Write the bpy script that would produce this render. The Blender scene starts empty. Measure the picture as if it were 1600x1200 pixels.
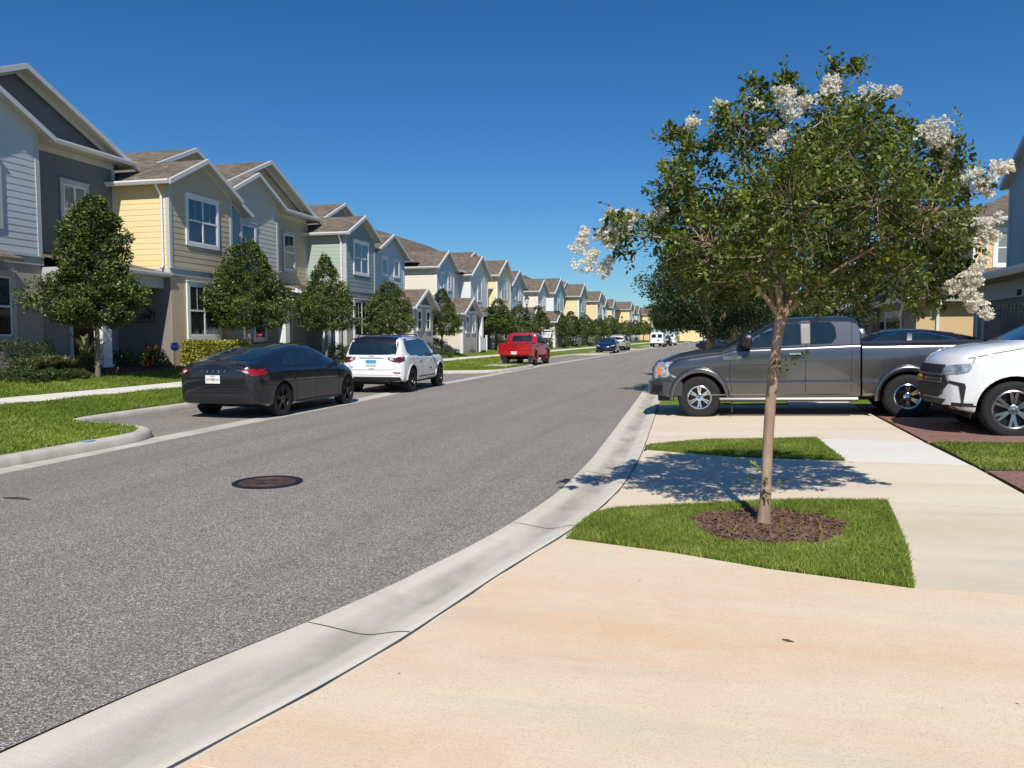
import bpy, bmesh, math, random
import numpy as np
from mathutils import Vector, Matrix, noise
from mathutils.bvhtree import BVHTree
R = math.radians
PI = math.pi
scene = bpy.context.scene
COL = scene.collection

# ---------------------------------------------------------------- camera, sky, sun, exposure
# world axes: +Y runs along the far street, X to the right of it
HEAD = 15.8
CAMH = 1.60
cam = bpy.data.cameras.new('camera'); cam.sensor_width = 36; cam.lens = 27.0
cam.clip_start = 0.05; cam.clip_end = 6000
camo = bpy.data.objects.new('camera', cam); COL.objects.link(camo)
camo.location = (0, 0, CAMH)
camo.rotation_euler = (R(90) - math.atan(75/1200), 0, R(HEAD))
scene.camera = camo

SUN_EL = 46.0
SUN_AZ = R(180 - HEAD + 1)      # compass-like angle (clockwise from +Y) of the sun: behind the camera
sdir = Vector((math.sin(SUN_AZ)*math.cos(R(SUN_EL)), math.cos(SUN_AZ)*math.cos(R(SUN_EL)), math.sin(R(SUN_EL))))
world = bpy.data.worlds.new('World'); scene.world = world; world.use_nodes = True
wn = world.node_tree; wn.nodes.clear()
sky = wn.nodes.new('ShaderNodeTexSky'); sky.sky_type = 'NISHITA'; sky.sun_disc = False
sky.sun_elevation = R(SUN_EL); sky.sun_rotation = SUN_AZ
sky.altitude = 0; sky.air_density = 1.0; sky.dust_density = 0.25; sky.ozone_density = 4.5
hsv = wn.nodes.new('ShaderNodeHueSaturation'); hsv.inputs['Saturation'].default_value = 1.23; hsv.inputs['Value'].default_value = 1.0
bg = wn.nodes.new('ShaderNodeBackground'); bg.inputs['Strength'].default_value = 0.076
wo = wn.nodes.new('ShaderNodeOutputWorld')
wn.links.new(sky.outputs[0], hsv.inputs['Color']); tintn = wn.nodes.new('ShaderNodeMix'); tintn.data_type = 'RGBA'; tintn.blend_type = 'MULTIPLY'; tintn.inputs[0].default_value = 1; tintn.inputs[7].default_value = (.64, .90, 1.08, 1)
wn.links.new(hsv.outputs[0], tintn.inputs[6]); wn.links.new(tintn.outputs[2], bg.inputs[0]); wn.links.new(bg.outputs[0], wo.inputs[0])

sl = bpy.data.lights.new('sun', 'SUN'); sl.energy = 4.2; sl.angle = R(0.53); sl.color = (1.0, 0.955, 0.88)
so = bpy.data.objects.new('sun', sl); COL.objects.link(so)
so.rotation_euler = sdir.to_track_quat('Z', 'Y').to_euler()
scene.view_settings.view_transform = 'Standard'; scene.view_settings.look = 'None'
scene.view_settings.exposure = 0.20; scene.view_settings.gamma = 1.0

# ---------------------------------------------------------------- materials
def mat(name, col, rough=.6, metal=0., spec=.5, coat=0., ns=0, nv=.0, ns2=0, nv2=0., col2=None, bump=0., bs=40., bdist=.01, stretch=None, trans=0.):
    """principled material; colour varied by noise: ns scale / nv strength mixes towards col2"""
    m = bpy.data.materials.new(name); m.use_nodes = True
    nt = m.node_tree; b = nt.nodes['Principled BSDF']
    b.inputs['Base Color'].default_value = (*col, 1); b.inputs['Roughness'].default_value = rough
    b.inputs['Metallic'].default_value = metal; b.inputs['Specular IOR Level'].default_value = spec
    b.inputs['Coat Weight'].default_value = coat; b.inputs['Coat Roughness'].default_value = .04
    tc = nt.nodes.new('ShaderNodeTexCoord'); src = tc.outputs['Object']
    if stretch:
        mp = nt.nodes.new('ShaderNodeMapping'); mp.inputs['Scale'].default_value = stretch
        nt.links.new(src, mp.inputs[0]); src = mp.outputs[0]
    last = None
    if ns:
        c2 = col2 or tuple(c*.6 for c in col)
        last = mixnoise(nt, src, ns, nv, (*col, 1), (*c2, 1))
        if ns2:
            last = mixnoise(nt, src, ns2, nv2, last, (*tuple(c*.55 for c in col), 1), 3)
        nt.links.new(last, b.inputs['Base Color'])
    if bump:
        n = nt.nodes.new('ShaderNodeTexNoise'); n.inputs['Scale'].default_value = bs; n.inputs['Detail'].default_value = 4
        nt.links.new(src, n.inputs['Vector'])
        bp = nt.nodes.new('ShaderNodeBump'); bp.inputs['Strength'].default_value = bump; bp.inputs['Distance'].default_value = bdist
        nt.links.new(n.outputs[0], bp.inputs['Height']); nt.links.new(bp.outputs[0], b.inputs['Normal'])
    if trans:
        tr = nt.nodes.new('ShaderNodeBsdfTranslucent'); mx = nt.nodes.new('ShaderNodeMixShader'); mx.inputs[0].default_value = trans
        if last: nt.links.new(last, tr.inputs[0])
        else: tr.inputs[0].default_value = (*col, 1)
        nt.links.new(b.outputs[0], mx.inputs[1]); nt.links.new(tr.outputs[0], mx.inputs[2])
        nt.links.new(mx.outputs[0], nt.nodes['Material Output'].inputs[0])
    return m

def mixnoise(nt, src, scale, strength, a, b, detail=4, lo=.35, hi=.7):
    n = nt.nodes.new('ShaderNodeTexNoise'); n.inputs['Scale'].default_value = scale; n.inputs['Detail'].default_value = detail
    n.inputs['Roughness'].default_value = .6
    nt.links.new(src, n.inputs['Vector'])
    mr = nt.nodes.new('ShaderNodeMapRange'); mr.inputs[1].default_value = lo; mr.inputs[2].default_value = hi
    mr.inputs[3].default_value = 0; mr.inputs[4].default_value = strength
    nt.links.new(n.outputs[0], mr.inputs[0])
    mx = nt.nodes.new('ShaderNodeMix'); mx.data_type = 'RGBA'
    nt.links.new(mr.outputs[0], mx.inputs[0])
    for v, i in ((a, 6), (b, 7)):
        if isinstance(v, tuple): mx.inputs[i].default_value = v
        else: nt.links.new(v, mx.inputs[i])
    return mx.outputs[2]

def mat_asphalt(name, k=1.0):
    m = bpy.data.materials.new(name); m.use_nodes = True; nt = m.node_tree; b = nt.nodes['Principled BSDF']
    tc = nt.nodes.new('ShaderNodeTexCoord'); src = tc.outputs['Object']
    v = nt.nodes.new('ShaderNodeTexVoronoi'); v.inputs['Scale'].default_value = 155; nt.links.new(src, v.inputs['Vector'])
    sep = nt.nodes.new('ShaderNodeSeparateColor'); nt.links.new(v.outputs['Color'], sep.inputs[0])
    cr = nt.nodes.new('ShaderNodeValToRGB'); e = cr.color_ramp.elements
    e[0].position = 0; e[0].color = (.045*k, .039*k, .034*k, 1); e[1].position = 1; e[1].color = (.62*k, .555*k, .475*k, 1)
    for p, c in ((.3, (.122, .108, .092)), (.62, (.218, .195, .164)), (.86, (.34, .305, .255))):
        q = cr.color_ramp.elements.new(p); q.color = (*[x*k for x in c], 1)
    nt.links.new(sep.outputs[0], cr.inputs[0])
    v2 = nt.nodes.new('ShaderNodeTexNoise'); v2.inputs['Scale'].default_value = 260; v2.inputs['Detail'].default_value = 2; nt.links.new(src, v2.inputs['Vector'])
    c1 = mixnoise(nt, src, .28, .28, cr.outputs[0], (.15*k, .133*k, .118*k, 1), 5)
    c2 = mixnoise(nt, src, 2.2, .20, c1, (.26*k, .24*k, .225*k, 1), 5)
    mp = nt.nodes.new('ShaderNodeMapping'); mp.inputs['Scale'].default_value = (1.6, .05, 1); mp.inputs['Rotation'].default_value = (0, 0, R(4))
    nt.links.new(src, mp.inputs[0])
    c3 = mixnoise(nt, mp.outputs[0], 1.0, .30, c2, (.10*k, .092*k, .088*k, 1), 3, .45, .75)
    nt.links.new(c3, b.inputs['Base Color']); b.inputs['Roughness'].default_value = .92; b.inputs['Specular IOR Level'].default_value = .25
    bp = nt.nodes.new('ShaderNodeBump'); bp.inputs['Strength'].default_value = .75; bp.inputs['Distance'].default_value = .006
    nt.links.new(v.outputs['Distance'], bp.inputs['Height']); nt.links.new(bp.outputs[0], b.inputs['Normal'])
    return m

def mat_concrete(name, base, stain, stain2, sc=.5, amt=.9, grain=.35, dirx=(.35, 1.7, 1)):
    m = bpy.data.materials.new(name); m.use_nodes = True; nt = m.node_tree; b = nt.nodes['Principled BSDF']
    tc = nt.nodes.new('ShaderNodeTexCoord'); src = tc.outputs['Object']
    mp = nt.nodes.new('ShaderNodeMapping'); mp.inputs['Scale'].default_value = dirx; mp.inputs['Rotation'].default_value = (0, 0, R(-8))
    nt.links.new(src, mp.inputs[0]); s2 = mp.outputs[0]
    c = mixnoise(nt, s2, sc, amt, (*base, 1), (*stain, 1), 6, .38, .62)
    c = mixnoise(nt, s2, sc*2.7, amt*.6, c, (*stain2, 1), 7, .52, .75)
    mp3 = nt.nodes.new('ShaderNodeMapping'); mp3.inputs['Scale'].default_value = (.5, 3.2, 1); mp3.inputs['Rotation'].default_value = (0, 0, R(22)); nt.links.new(src, mp3.inputs[0])
    c = mixnoise(nt, mp3.outputs[0], .7, amt*.55, c, (*tuple(x*.9 for x in stain2), 1), 8, .56, .72)
    c = mixnoise(nt, src, 5., .25, c, tuple(min(1, x*1.15) for x in base)+(1,), 6, .45, .8)
    mp2 = nt.nodes.new('ShaderNodeMapping'); mp2.inputs['Scale'].default_value = (6, 60, 6); mp2.inputs['Rotation'].default_value = (0, 0, R(-8)); nt.links.new(src, mp2.inputs[0])
    c = mixnoise(nt, mp2.outputs[0], 1.5, .28, c, tuple(x*.72 for x in base)+(1,), 4, .42, .75)
    c = mixnoise(nt, src, 105., grain, c, tuple(x*.55 for x in base)+(1,), 3, .5, .8)
    v = nt.nodes.new('ShaderNodeTexVoronoi'); v.inputs['Scale'].default_value = 2.3; nt.links.new(src, v.inputs['Vector'])
    mr = nt.nodes.new('ShaderNodeMapRange'); mr.inputs[1].default_value = .022; mr.inputs[2].default_value = .012; nt.links.new(v.outputs['Distance'], mr.inputs[0])
    mx = nt.nodes.new('ShaderNodeMix'); mx.data_type = 'RGBA'; nt.links.new(mr.outputs[0], mx.inputs[0]); nt.links.new(c, mx.inputs[6]); mx.inputs[7].default_value = (.22, .18, .14, 1)
    nt.links.new(mx.outputs[2], b.inputs['Base Color'])
    b.inputs['Roughness'].default_value = .88; b.inputs['Specular IOR Level'].default_value = .3
    n = nt.nodes.new('ShaderNodeTexNoise'); n.inputs['Scale'].default_value = 90; n.inputs['Detail'].default_value = 5; nt.links.new(src, n.inputs['Vector'])
    bp = nt.nodes.new('ShaderNodeBump'); bp.inputs['Strength'].default_value = .3; bp.inputs['Distance'].default_value = .004
    nt.links.new(n.outputs[0], bp.inputs['Height']); nt.links.new(bp.outputs[0], b.inputs['Normal'])
    return m

def mat_shingle(name):
    m = bpy.data.materials.new(name); m.use_nodes = True; nt = m.node_tree; b = nt.nodes['Principled BSDF']
    tc = nt.nodes.new('ShaderNodeTexCoord'); sx = nt.nodes.new('ShaderNodeSeparateXYZ'); nt.links.new(tc.outputs['Object'], sx.inputs[0])
    ad = nt.nodes.new('ShaderNodeMath'); ad.operation = 'ADD'; nt.links.new(sx.outputs[0], ad.inputs[0]); nt.links.new(sx.outputs[1], ad.inputs[1])
    cx = nt.nodes.new('ShaderNodeCombineXYZ'); nt.links.new(ad.outputs[0], cx.inputs[0])
    mz = nt.nodes.new('ShaderNodeMath'); mz.operation = 'MULTIPLY'; mz.inputs[1].default_value = 2.4; nt.links.new(sx.outputs[2], mz.inputs[0]); nt.links.new(mz.outputs[0], cx.inputs[1])
    br = nt.nodes.new('ShaderNodeTexBrick'); br.inputs['Scale'].default_value = 1; br.inputs['Brick Width'].default_value = .30; br.inputs['Row Height'].default_value = .14
    br.inputs['Mortar Size'].default_value = .008; br.inputs['Mortar Smooth'].default_value = .3; br.inputs['Bias'].default_value = 0.0
    br.inputs['Color1'].default_value = (.27, .215, .160, 1); br.inputs['Color2'].default_value = (.115, .094, .076, 1); br.inputs['Mortar'].default_value = (.07, .052, .042, 1)
    nt.links.new(cx.outputs[0], br.inputs['Vector'])
    c = mixnoise(nt, tc.outputs['Object'], 1.1, .25, br.outputs[0], (.15, .125, .10, 1), 5)
    c = mixnoise(nt, tc.outputs['Object'], 5., .45, c, (.10, .082, .066, 1), 4)
    nt.links.new(c, b.inputs['Base Color']); b.inputs['Roughness'].default_value = .95; b.inputs['Specular IOR Level'].default_value = .2
    bp = nt.nodes.new('ShaderNodeBump'); bp.inputs['Strength'].default_value = .6; bp.inputs['Distance'].default_value = .012
    nt.links.new(br.outputs['Fac'], bp.inputs['Height']); bp.invert = True; nt.links.new(bp.outputs[0], b.inputs['Normal'])
    return m

def mat_leaf(name, a, b_, c_, trans=.25, rough=.45, sc=9., spec=.5):
    """leaf colours from a per-leaf vertex attribute (part random, in crowns paler upwards) plus broad noise"""
    m = bpy.data.materials.new(name); m.use_nodes = True; nt = m.node_tree; b = nt.nodes['Principled BSDF']
    at = nt.nodes.new('ShaderNodeAttribute'); at.attribute_name = 'tint'
    cr = nt.nodes.new('ShaderNodeValToRGB'); e = cr.color_ramp.elements
    e[0].color = (*a, 1); e[1].color = (*c_, 1); q = cr.color_ramp.elements.new(.6); q.color = (*b_, 1)
    nt.links.new(at.outputs['Fac'], cr.inputs[0])
    tc = nt.nodes.new('ShaderNodeTexCoord')
    col = mixnoise(nt, tc.outputs['Object'], 1.6, .35, cr.outputs[0], (*tuple(x*.7 for x in a), 1), 3)
    nt.links.new(col, b.inputs['Base Color']); b.inputs['Roughness'].default_value = rough; b.inputs['Specular IOR Level'].default_value = spec
    tr = nt.nodes.new('ShaderNodeBsdfTranslucent'); nt.links.new(col, tr.inputs[0])
    mx = nt.nodes.new('ShaderNodeMixShader'); mx.inputs[0].default_value = trans
    nt.links.new(b.outputs[0], mx.inputs[1]); nt.links.new(tr.outputs[0], mx.inputs[2]); nt.links.new(mx.outputs[0], nt.nodes['Material Output'].inputs[0])
    return m

def mat_paver(name):
    m = bpy.data.materials.new(name); m.use_nodes = True; nt = m.node_tree; b = nt.nodes['Principled BSDF']
    tc = nt.nodes.new('ShaderNodeTexCoord')
    br = nt.nodes.new('ShaderNodeTexBrick'); br.inputs['Scale'].default_value = 1; br.inputs['Brick Width'].default_value = .2; br.inputs['Row Height'].default_value = .1
    br.inputs['Mortar Size'].default_value = .006; br.inputs['Color1'].default_value = (.36, .165, .115, 1); br.inputs['Color2'].default_value = (.24, .12, .095, 1); br.inputs['Mortar'].default_value = (.10, .07, .06, 1)
    nt.links.new(tc.outputs['Object'], br.inputs['Vector'])
    c = mixnoise(nt, tc.outputs['Object'], 7, .5, br.outputs[0], (.24, .16, .13, 1), 5)
    nt.links.new(c, b.inputs['Base Color']); b.inputs['Roughness'].default_value = .85
    bp = nt.nodes.new('ShaderNodeBump'); bp.inputs['Distance'].default_value = .006; bp.invert = True
    nt.links.new(br.outputs['Fac'], bp.inputs['Height']); nt.links.new(bp.outputs[0], b.inputs['Normal'])
    return m

def siding(name, c): return mat(name, c, .62, ns=3.5, nv=.22, col2=tuple(x*.82 for x in c), bump=.12, bs=60, bdist=.004)
def stucco(name, c): return mat(name, c, .9, ns=1.2, nv=.35, col2=tuple(x*.78 for x in c), bump=.6, bs=120, bdist=.006, spec=.2)

def mat_glass(name, c=(.012, .016, .02), rough=.03, blinds=0):
    m = bpy.data.materials.new(name); m.use_nodes = True; nt = m.node_tree; b = nt.nodes['Principled BSDF']
    tc = nt.nodes.new('ShaderNodeTexCoord')
    col = mixnoise(nt, tc.outputs['Object'], 1.3, .8, (*c, 1), (*tuple(x*2.2+.004 for x in c), 1), 3)
    if blinds:
        w = nt.nodes.new('ShaderNodeTexWave'); w.bands_direction = 'Z'; w.inputs['Scale'].default_value = 9; nt.links.new(tc.outputs['Object'], w.inputs['Vector'])
        mx = nt.nodes.new('ShaderNodeMix'); mx.data_type = 'RGBA'; nt.links.new(w.outputs['Fac'], mx.inputs[0]); mx.inputs[6].default_value = (.12, .16, .16, 1); mx.inputs[7].default_value = (.30, .36, .36, 1); col = mx.outputs[2]
    nt.links.new(col, b.inputs['Base Color']); b.inputs['Roughness'].default_value = rough; b.inputs['Specular IOR Level'].default_value = .5 if 'car' in name else .9
    b.inputs['Coat Weight'].default_value = .25 if 'car' in name else .6; b.inputs['Coat Roughness'].default_value = .02
    n = nt.nodes.new('ShaderNodeTexNoise'); n.inputs['Scale'].default_value = 1.1; nt.links.new(tc.outputs['Object'], n.inputs['Vector'])
    bp = nt.nodes.new('ShaderNodeBump'); bp.inputs['Strength'].default_value = .08; bp.inputs['Distance'].default_value = .05
    nt.links.new(n.outputs[0], bp.inputs['Height']); nt.links.new(bp.outputs[0], b.inputs['Normal'])
    return m

M = {}
M['asphalt'] = mat_asphalt('asphalt', 1.38)
M['asphalt2'] = mat_asphalt('asphalt_bay', 1.38)
M['gutter'] = mat_concrete('gutter_concrete', (.70, .64, .53), (.58, .53, .43), (.46, .42, .34), .9, .7, .4, (1, .3, 1))
M['kerb'] = mat_concrete('kerb_concrete', (.60, .56, .48), (.45, .41, .34), (.34, .31, .27), 1.1, .8, .4)
M['drive'] = mat_concrete('stained_driveway_concrete', (.79, .665, .49), (.80, .53, .32), (.60, .545, .455), .42, .92, .8)
M['apron'] = mat_concrete('apron_concrete', (.78, .675, .52), (.74, .55, .37), (.60, .54, .46), .5, .7, .5)
M['walk'] = mat_concrete('sidewalk_concrete', (.74, .64, .50), (.66, .53, .38), (.50, .45, .38), .5, .7)
M['walk2'] = mat_concrete('pale_concrete', (.80, .755, .67), (.72, .67, .58), (.60, .56, .49), .6, .5)
M['joint'] = mat('joint_dirt', (.05, .045, .04), .95)
M['lawn'] = mat('lawn_ground', (.15, .22, .035), .95, ns=3., nv=.8, col2=(.25, .31, .055), ns2=60, nv2=.6, bump=.9, bs=45, bdist=.03, spec=.1)
M['soil'] = mat('soil', (.09, .06, .035), .95, ns=8, nv=.8, bump=.8, bs=40, bdist=.02)
M['mulch'] = mat('bark_chips', (.10, .042, .028), .85, ns=9, nv=.8, col2=(.20, .115, .08))
M['mulchr'] = mat('bark_bed', (.13, .055, .035), .95, ns=14, nv=.9, col2=(.05, .025, .02), bump=1, bs=60, bdist=.03)
M['paver'] = mat_paver('brick_pavers')
M['shingle'] = mat_shingle('roof_shingles')
M['trim'] = mat('white_trim', (.80, .80, .78), .5, ns=2, nv=.12, bump=.05)
M['gtrim'] = mat('grey_trim', (.50, .51, .51), .55, ns=2, nv=.15)
M['fascia'] = mat('fascia_grey', (.60, .61, .61), .55, ns=2, nv=.12)
M['soffit'] = mat('soffit', (.58, .55, .48), .7)
M['metal'] = mat('white_gutter_metal', (.78, .78, .77), .35)
M['glass'] = mat_glass('window_glass'); M['glassb'] = mat_glass('window_glass_with_blinds', blinds=1, rough=.05)
M['screen'] = mat('insect_screen', (.015, .017, .018), .5)
M['dark'] = mat('porch_dark', (.05, .045, .042), .8)
M['door'] = mat('brown_door', (.085, .03, .018), .5)
M['gdoor'] = mat('garage_door', (.20, .185, .165), .6)
M['black'] = mat('black_metal', (.012, .012, .013), .4)
M['rubber'] = mat('tyre_rubber', (.018, .018, .019), .75, bump=.2, bs=80, spec=.3)
M['well'] = mat('wheel_well', (.006, .006, .006), .9)
M['plastic'] = mat('black_plastic', (.022, .022, .024), .55)
M['chrome'] = mat('chrome', (.75, .75, .76), .12, metal=1)
M['alloy'] = mat('alloy', (.42, .42, .43), .25, metal=1)
M['dalloy'] = mat('dark_alloy', (.022, .022, .025), .35, metal=.3)
M['cglass'] = mat_glass('car_glass', (.008, .017, .023), .02)
M['redl'] = mat('red_lens', (.30, .006, .008), .15, coat=1)
M['redd'] = mat('dark_red_lens', (.10, .006, .008), .15, coat=1)
M['amber'] = mat('amber_lens', (.85, .22, .02), .2, coat=1)
M['clear'] = mat('clear_lens', (.55, .58, .60), .12, coat=1, ns=30, nv=.5)
M['plate'] = mat('licence_plate', (.72, .75, .72), .4)
M['plateb'] = mat('blue_plate_band', (.05, .33, .62), .4)
M['green'] = mat('plate_green', (.03, .14, .07), .5)
M['orange'] = mat('plate_orange', (.75, .16, .03), .5)
M['bark'] = mat('smooth_tan_bark', (.47, .35, .25), .8, ns=11, nv=1., col2=(.24, .13, .08), ns2=34, nv2=.6, bump=.5, bs=30, bdist=.01, stretch=(1, 1, .25))
M['bark2'] = mat('grey_bark', (.20, .17, .13), .9, ns=12, nv=.8, col2=(.11, .09, .07), bump=.6, bs=30, stretch=(1, 1, .3))
M['rust'] = mat('rusty_iron', (.065, .048, .042), .6, ns=25, nv=.8, col2=(.15, .08, .055), bump=.5, bs=90, metal=.3)
M['iron'] = mat('dark_iron', (.018, .019, .024), .5, ns=30, nv=.4, bump=.4, bs=100, metal=.3)
M['blue'] = mat('blue_sign', (.02, .12, .45), .4)
M['bluep'] = mat('blue_chalk_paint', (.20, .38, .62), .9, ns=30, nv=.6, col2=(.45, .45, .42))
M['lampg'] = mat('frosted_lamp_glass', (.65, .66, .66), .3)
M['silverflap'] = mat('mud_flap_grey', (.25, .25, .27), .6); M['gold'] = mat('gold_badge', (.62, .42, .14), .3, metal=.9); M['hlamp'] = mat('dark_headlamp', (.16, .19, .22), .1, coat=1, ns=14, nv=.8, col2=(.65, .70, .75))
L = {}
L['crape'] = mat_leaf('crape_leaf', (.070, .098, .016), (.175, .225, .032), (.38, .43, .06), .34, .44)
L['shade'] = mat_leaf('shade_tree_leaf', (.028, .048, .009), (.062, .095, .016), (.20, .25, .045), .2, .45)
L['holly'] = mat_leaf('holly_leaf', (.044, .066, .013), (.100, .138, .025), (.29, .33, .07), .14, .42)
L['petal'] = mat_leaf('white_petals', (.80, .74, .60), (.93, .90, .80), (.97, .96, .90), .45, .7, spec=.2)
L['croton'] = mat_leaf('variegated_leaf', (.10, .15, .02), (.42, .42, .06), (.75, .68, .12), .25, .45)
L['bush'] = mat_leaf('bush_leaf', (.04, .06, .015), (.075, .11, .03), (.16, .20, .06), .2, .5)
L['strap'] = mat_leaf('strap_leaf', (.08, .11, .03), (.17, .20, .06), (.45, .42, .22), .25, .45)
L['red'] = mat_leaf('red_leaf', (.12, .01, .02), (.30, .02, .04), (.45, .08, .06), .25, .4)
L['grass'] = mat_leaf('grass_blades', (.15, .21, .028), (.27, .36, .052), (.52, .56, .14), .35, .5, spec=.25)
L['grass2'] = mat_leaf('sunny_grass_blades', (.14, .21, .025), (.27, .35, .045), (.48, .52, .11), .35, .5, spec=.25)

# ---------------------------------------------------------------- object helpers
def tag(o, label=None, cat=None, group=None, kind=None):
    if label: o['label'] = label
    if cat: o['category'] = cat
    if group: o['group'] = group
    if kind: o['kind'] = kind
    return o
def empty(name, loc=(0, 0, 0), rz=0, label=None, cat=None, group=None):
    o = bpy.data.objects.new(name, None); COL.objects.link(o); o.location = loc; o.rotation_euler = (0, 0, rz)
    o.empty_display_size = .2
    return tag(o, label, cat, group)
def link(name, me, parent=None, mats=None):
    o = bpy.data.objects.new(name, me); COL.objects.link(o)
    if parent: o.parent = parent
    if mats:
        for m in mats: me.materials.append(m)
    return o
def copy_tree(o, parent=None):
    c = o.copy(); COL.objects.link(c)
    if parent: c.parent = parent
    for ch in list(o.children): copy_tree(ch, c)
    return c
def pydata(name, v, f, m, parent=None, smooth=False, angle=None):
    me = bpy.data.meshes.new(name); me.from_pydata(v, [], f); me.update()
    if smooth:
        me.shade_smooth()
        if angle: me.set_sharp_from_angle(angle=R(angle))
    o = link(name, me, parent, m if isinstance(m, (list, tuple)) else [m])
    return o
ORG = [Vector((0, 0, 0))]      # local origin subtracted by MB.build (set while a thing is being built)
class MB:
    def __init__(s): s.v = []; s.f = []
    def quad(s, a, b, c, d): n = len(s.v); s.v += [a, b, c, d]; s.f.append((n, n+1, n+2, n+3))
    def poly(s, pts): n = len(s.v); s.v += list(pts); s.f.append(tuple(range(n, n+len(pts))))
    def box(s, x0, x1, y0, y1, z0, z1):
        n = len(s.v); s.v += [(x, y, z) for z in (z0, z1) for x, y in ((x0, y0), (x1, y0), (x1, y1), (x0, y1))]
        s.f += [tuple(n+i for i in q) for q in ((3, 2, 1, 0), (4, 5, 6, 7), (0, 1, 5, 4), (1, 2, 6, 5), (2, 3, 7, 6), (3, 0, 4, 7))]
        return s
    def prism(s, pts, off):
        """closed polygon pts (3d) extruded by vector off"""
        n = len(s.v); k = len(pts); o = Vector(off)
        s.v += [tuple(p) for p in pts] + [tuple(Vector(p)+o) for p in pts]
        s.f.append(tuple(range(n, n+k))[::-1]); s.f.append(tuple(range(n+k, n+2*k)))
        for i in range(k):
            j = (i+1) % k; s.f.append((n+i, n+j, n+k+j, n+k+i))
        return s
    def tube(s, pts, rad, seg=8, cap=True):
        pts = [Vector(p) for p in pts]; rad = rad if isinstance(rad, (list, tuple)) else [rad]*len(pts)
        n0 = len(s.v); ref = None
        for i, p in enumerate(pts):
            d = (pts[min(i+1, len(pts)-1)] - pts[max(i-1, 0)])
            d = d.normalized() if d.length > 1e-9 else Vector((0, 0, 1))
            if ref is None: ref = d.orthogonal().normalized()
            ref = (ref - d*ref.dot(d)); ref = ref.normalized() if ref.length > 1e-6 else d.orthogonal().normalized()
            q = d.cross(ref)
            for k in range(seg):
                a = 2*PI*k/seg; s.v.append(tuple(p + (ref*math.cos(a)+q*math.sin(a))*rad[i]))
        for i in range(len(pts)-1):
            for k in range(seg):
                a = n0+i*seg+k; b = n0+i*seg+(k+1) % seg; s.f.append((a, b, b+seg, a+seg))
        if cap:
            s.f.append(tuple(n0+k for k in range(seg))[::-1]); e = n0+(len(pts)-1)*seg; s.f.append(tuple(e+k for k in range(seg)))
        return s
    def lathe(s, prof, seg=24, c=(0, 0, 0), axis='z', closed=False):
        """prof: (radius, height) pairs round an axis through c"""
        n0 = len(s.v)
        for r, h in prof:
            for k in range(seg):
                a = 2*PI*k/seg; x, y = r*math.cos(a), r*math.sin(a)
                p = (x, y, h) if axis == 'z' else (x, h, y) if axis == 'y' else (h, x, y)
                s.v.append((p[0]+c[0], p[1]+c[1], p[2]+c[2]))
        m = len(prof)
        for i in range(m if closed else m-1):
            i2 = (i+1) % m
            for k in range(seg):
                a = n0+i*seg+k; b = n0+i*seg+(k+1) % seg; c2 = n0+i2*seg+(k+1) % seg; d = n0+i2*seg+k
                s.f.append((a, b, c2, d))
        if not closed:
            s.f.append(tuple(n0+k for k in range(seg))[::-1]); e = n0+(m-1)*seg; s.f.append(tuple(e+k for k in range(seg)))
        return s
    def build(s, name, m, parent=None, smooth=False, angle=35, org=None):
        o = org if org is not None else ORG[0]
        v = [(p[0]-o[0], p[1]-o[1], p[2]-o[2]) for p in s.v]
        me = bpy.data.meshes.new(name); me.from_pydata(v, [], s.f)
        bm = bmesh.new(); bm.from_mesh(me); bmesh.ops.recalc_face_normals(bm, faces=bm.faces) ; bm.to_mesh(me); bm.free()
        me.update()
        if smooth: me.shade_smooth(); me.set_sharp_from_angle(angle=R(angle))
        return link(name, me, parent, [m])

def text_mesh(name, txt, size, m, parent, loc, rot, ext=.003, spacing=1.0):
    c = bpy.data.curves.new(name, 'FONT'); c.body = txt; c.size = size; c.extrude = ext; c.align_x = 'CENTER'; c.align_y = 'CENTER'; c.space_character = spacing; c.resolution_u = 3
    t = bpy.data.objects.new(name, c); COL.objects.link(t)
    dg = bpy.context.evaluated_depsgraph_get(); me = bpy.data.meshes.new_from_object(t.evaluated_get(dg))
    bpy.data.objects.remove(t); bpy.data.curves.remove(c)
    me.materials.clear(); o = link(name, me, parent, [m]); o.location = loc; o.rotation_euler = rot
    return o
def interp(tab, x):
    if x <= tab[0][0]: return tab[0][1]
    for (a, u), (b, v) in zip(tab, tab[1:]):
        if x <= b: return u + (v-u)*(x-a)/(b-a) if b > a else v
    return tab[-1][1]
def sm(tab, x, w=.06):
    return (interp(tab, x-w) + 2*interp(tab, x) + interp(tab, x+w))/4

# ---------------------------------------------------------------- ground lines (x = across the street, y = along it)
AL = [(-30, -7.2), (2, -7.75), (6.8, -8.04), (9, -8.2), (12.4, -8.4), (16.6, -8.58), (20, -8.92), (28, -9.14), (41, -9.5), (80, -9.62), (700, -9.7)]
AR = [(-30, -9.), (-8, -4.6), (0, -3.1), (2.2, -2.66), (2.9, -2.52), (3.6, -2.27), (4.6, -2.02), (5.7, -1.82), (6.6, -1.72), (7.6, -1.65), (9.8, -1.69), (13, -1.86), (16.7, -2.07), (23.3, -2.45), (40, -2.9), (80, -3.3), (700, -3.4)]
OR = [(-30, -8.2), (-8, -4.0), (0, -2.5), (2.26, -1.97), (2.65, -1.84), (3.44, -1.64), (5.03, -1.42), (5.89, -1.24), (6.73, -1.13), (7.97, -1.05), (9.93, -1.09), (11.48, -1.17), (14.08, -1.32), (18.5, -1.58), (23.3, -1.85), (40, -2.3), (80, -2.7), (700, -2.8)]
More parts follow.
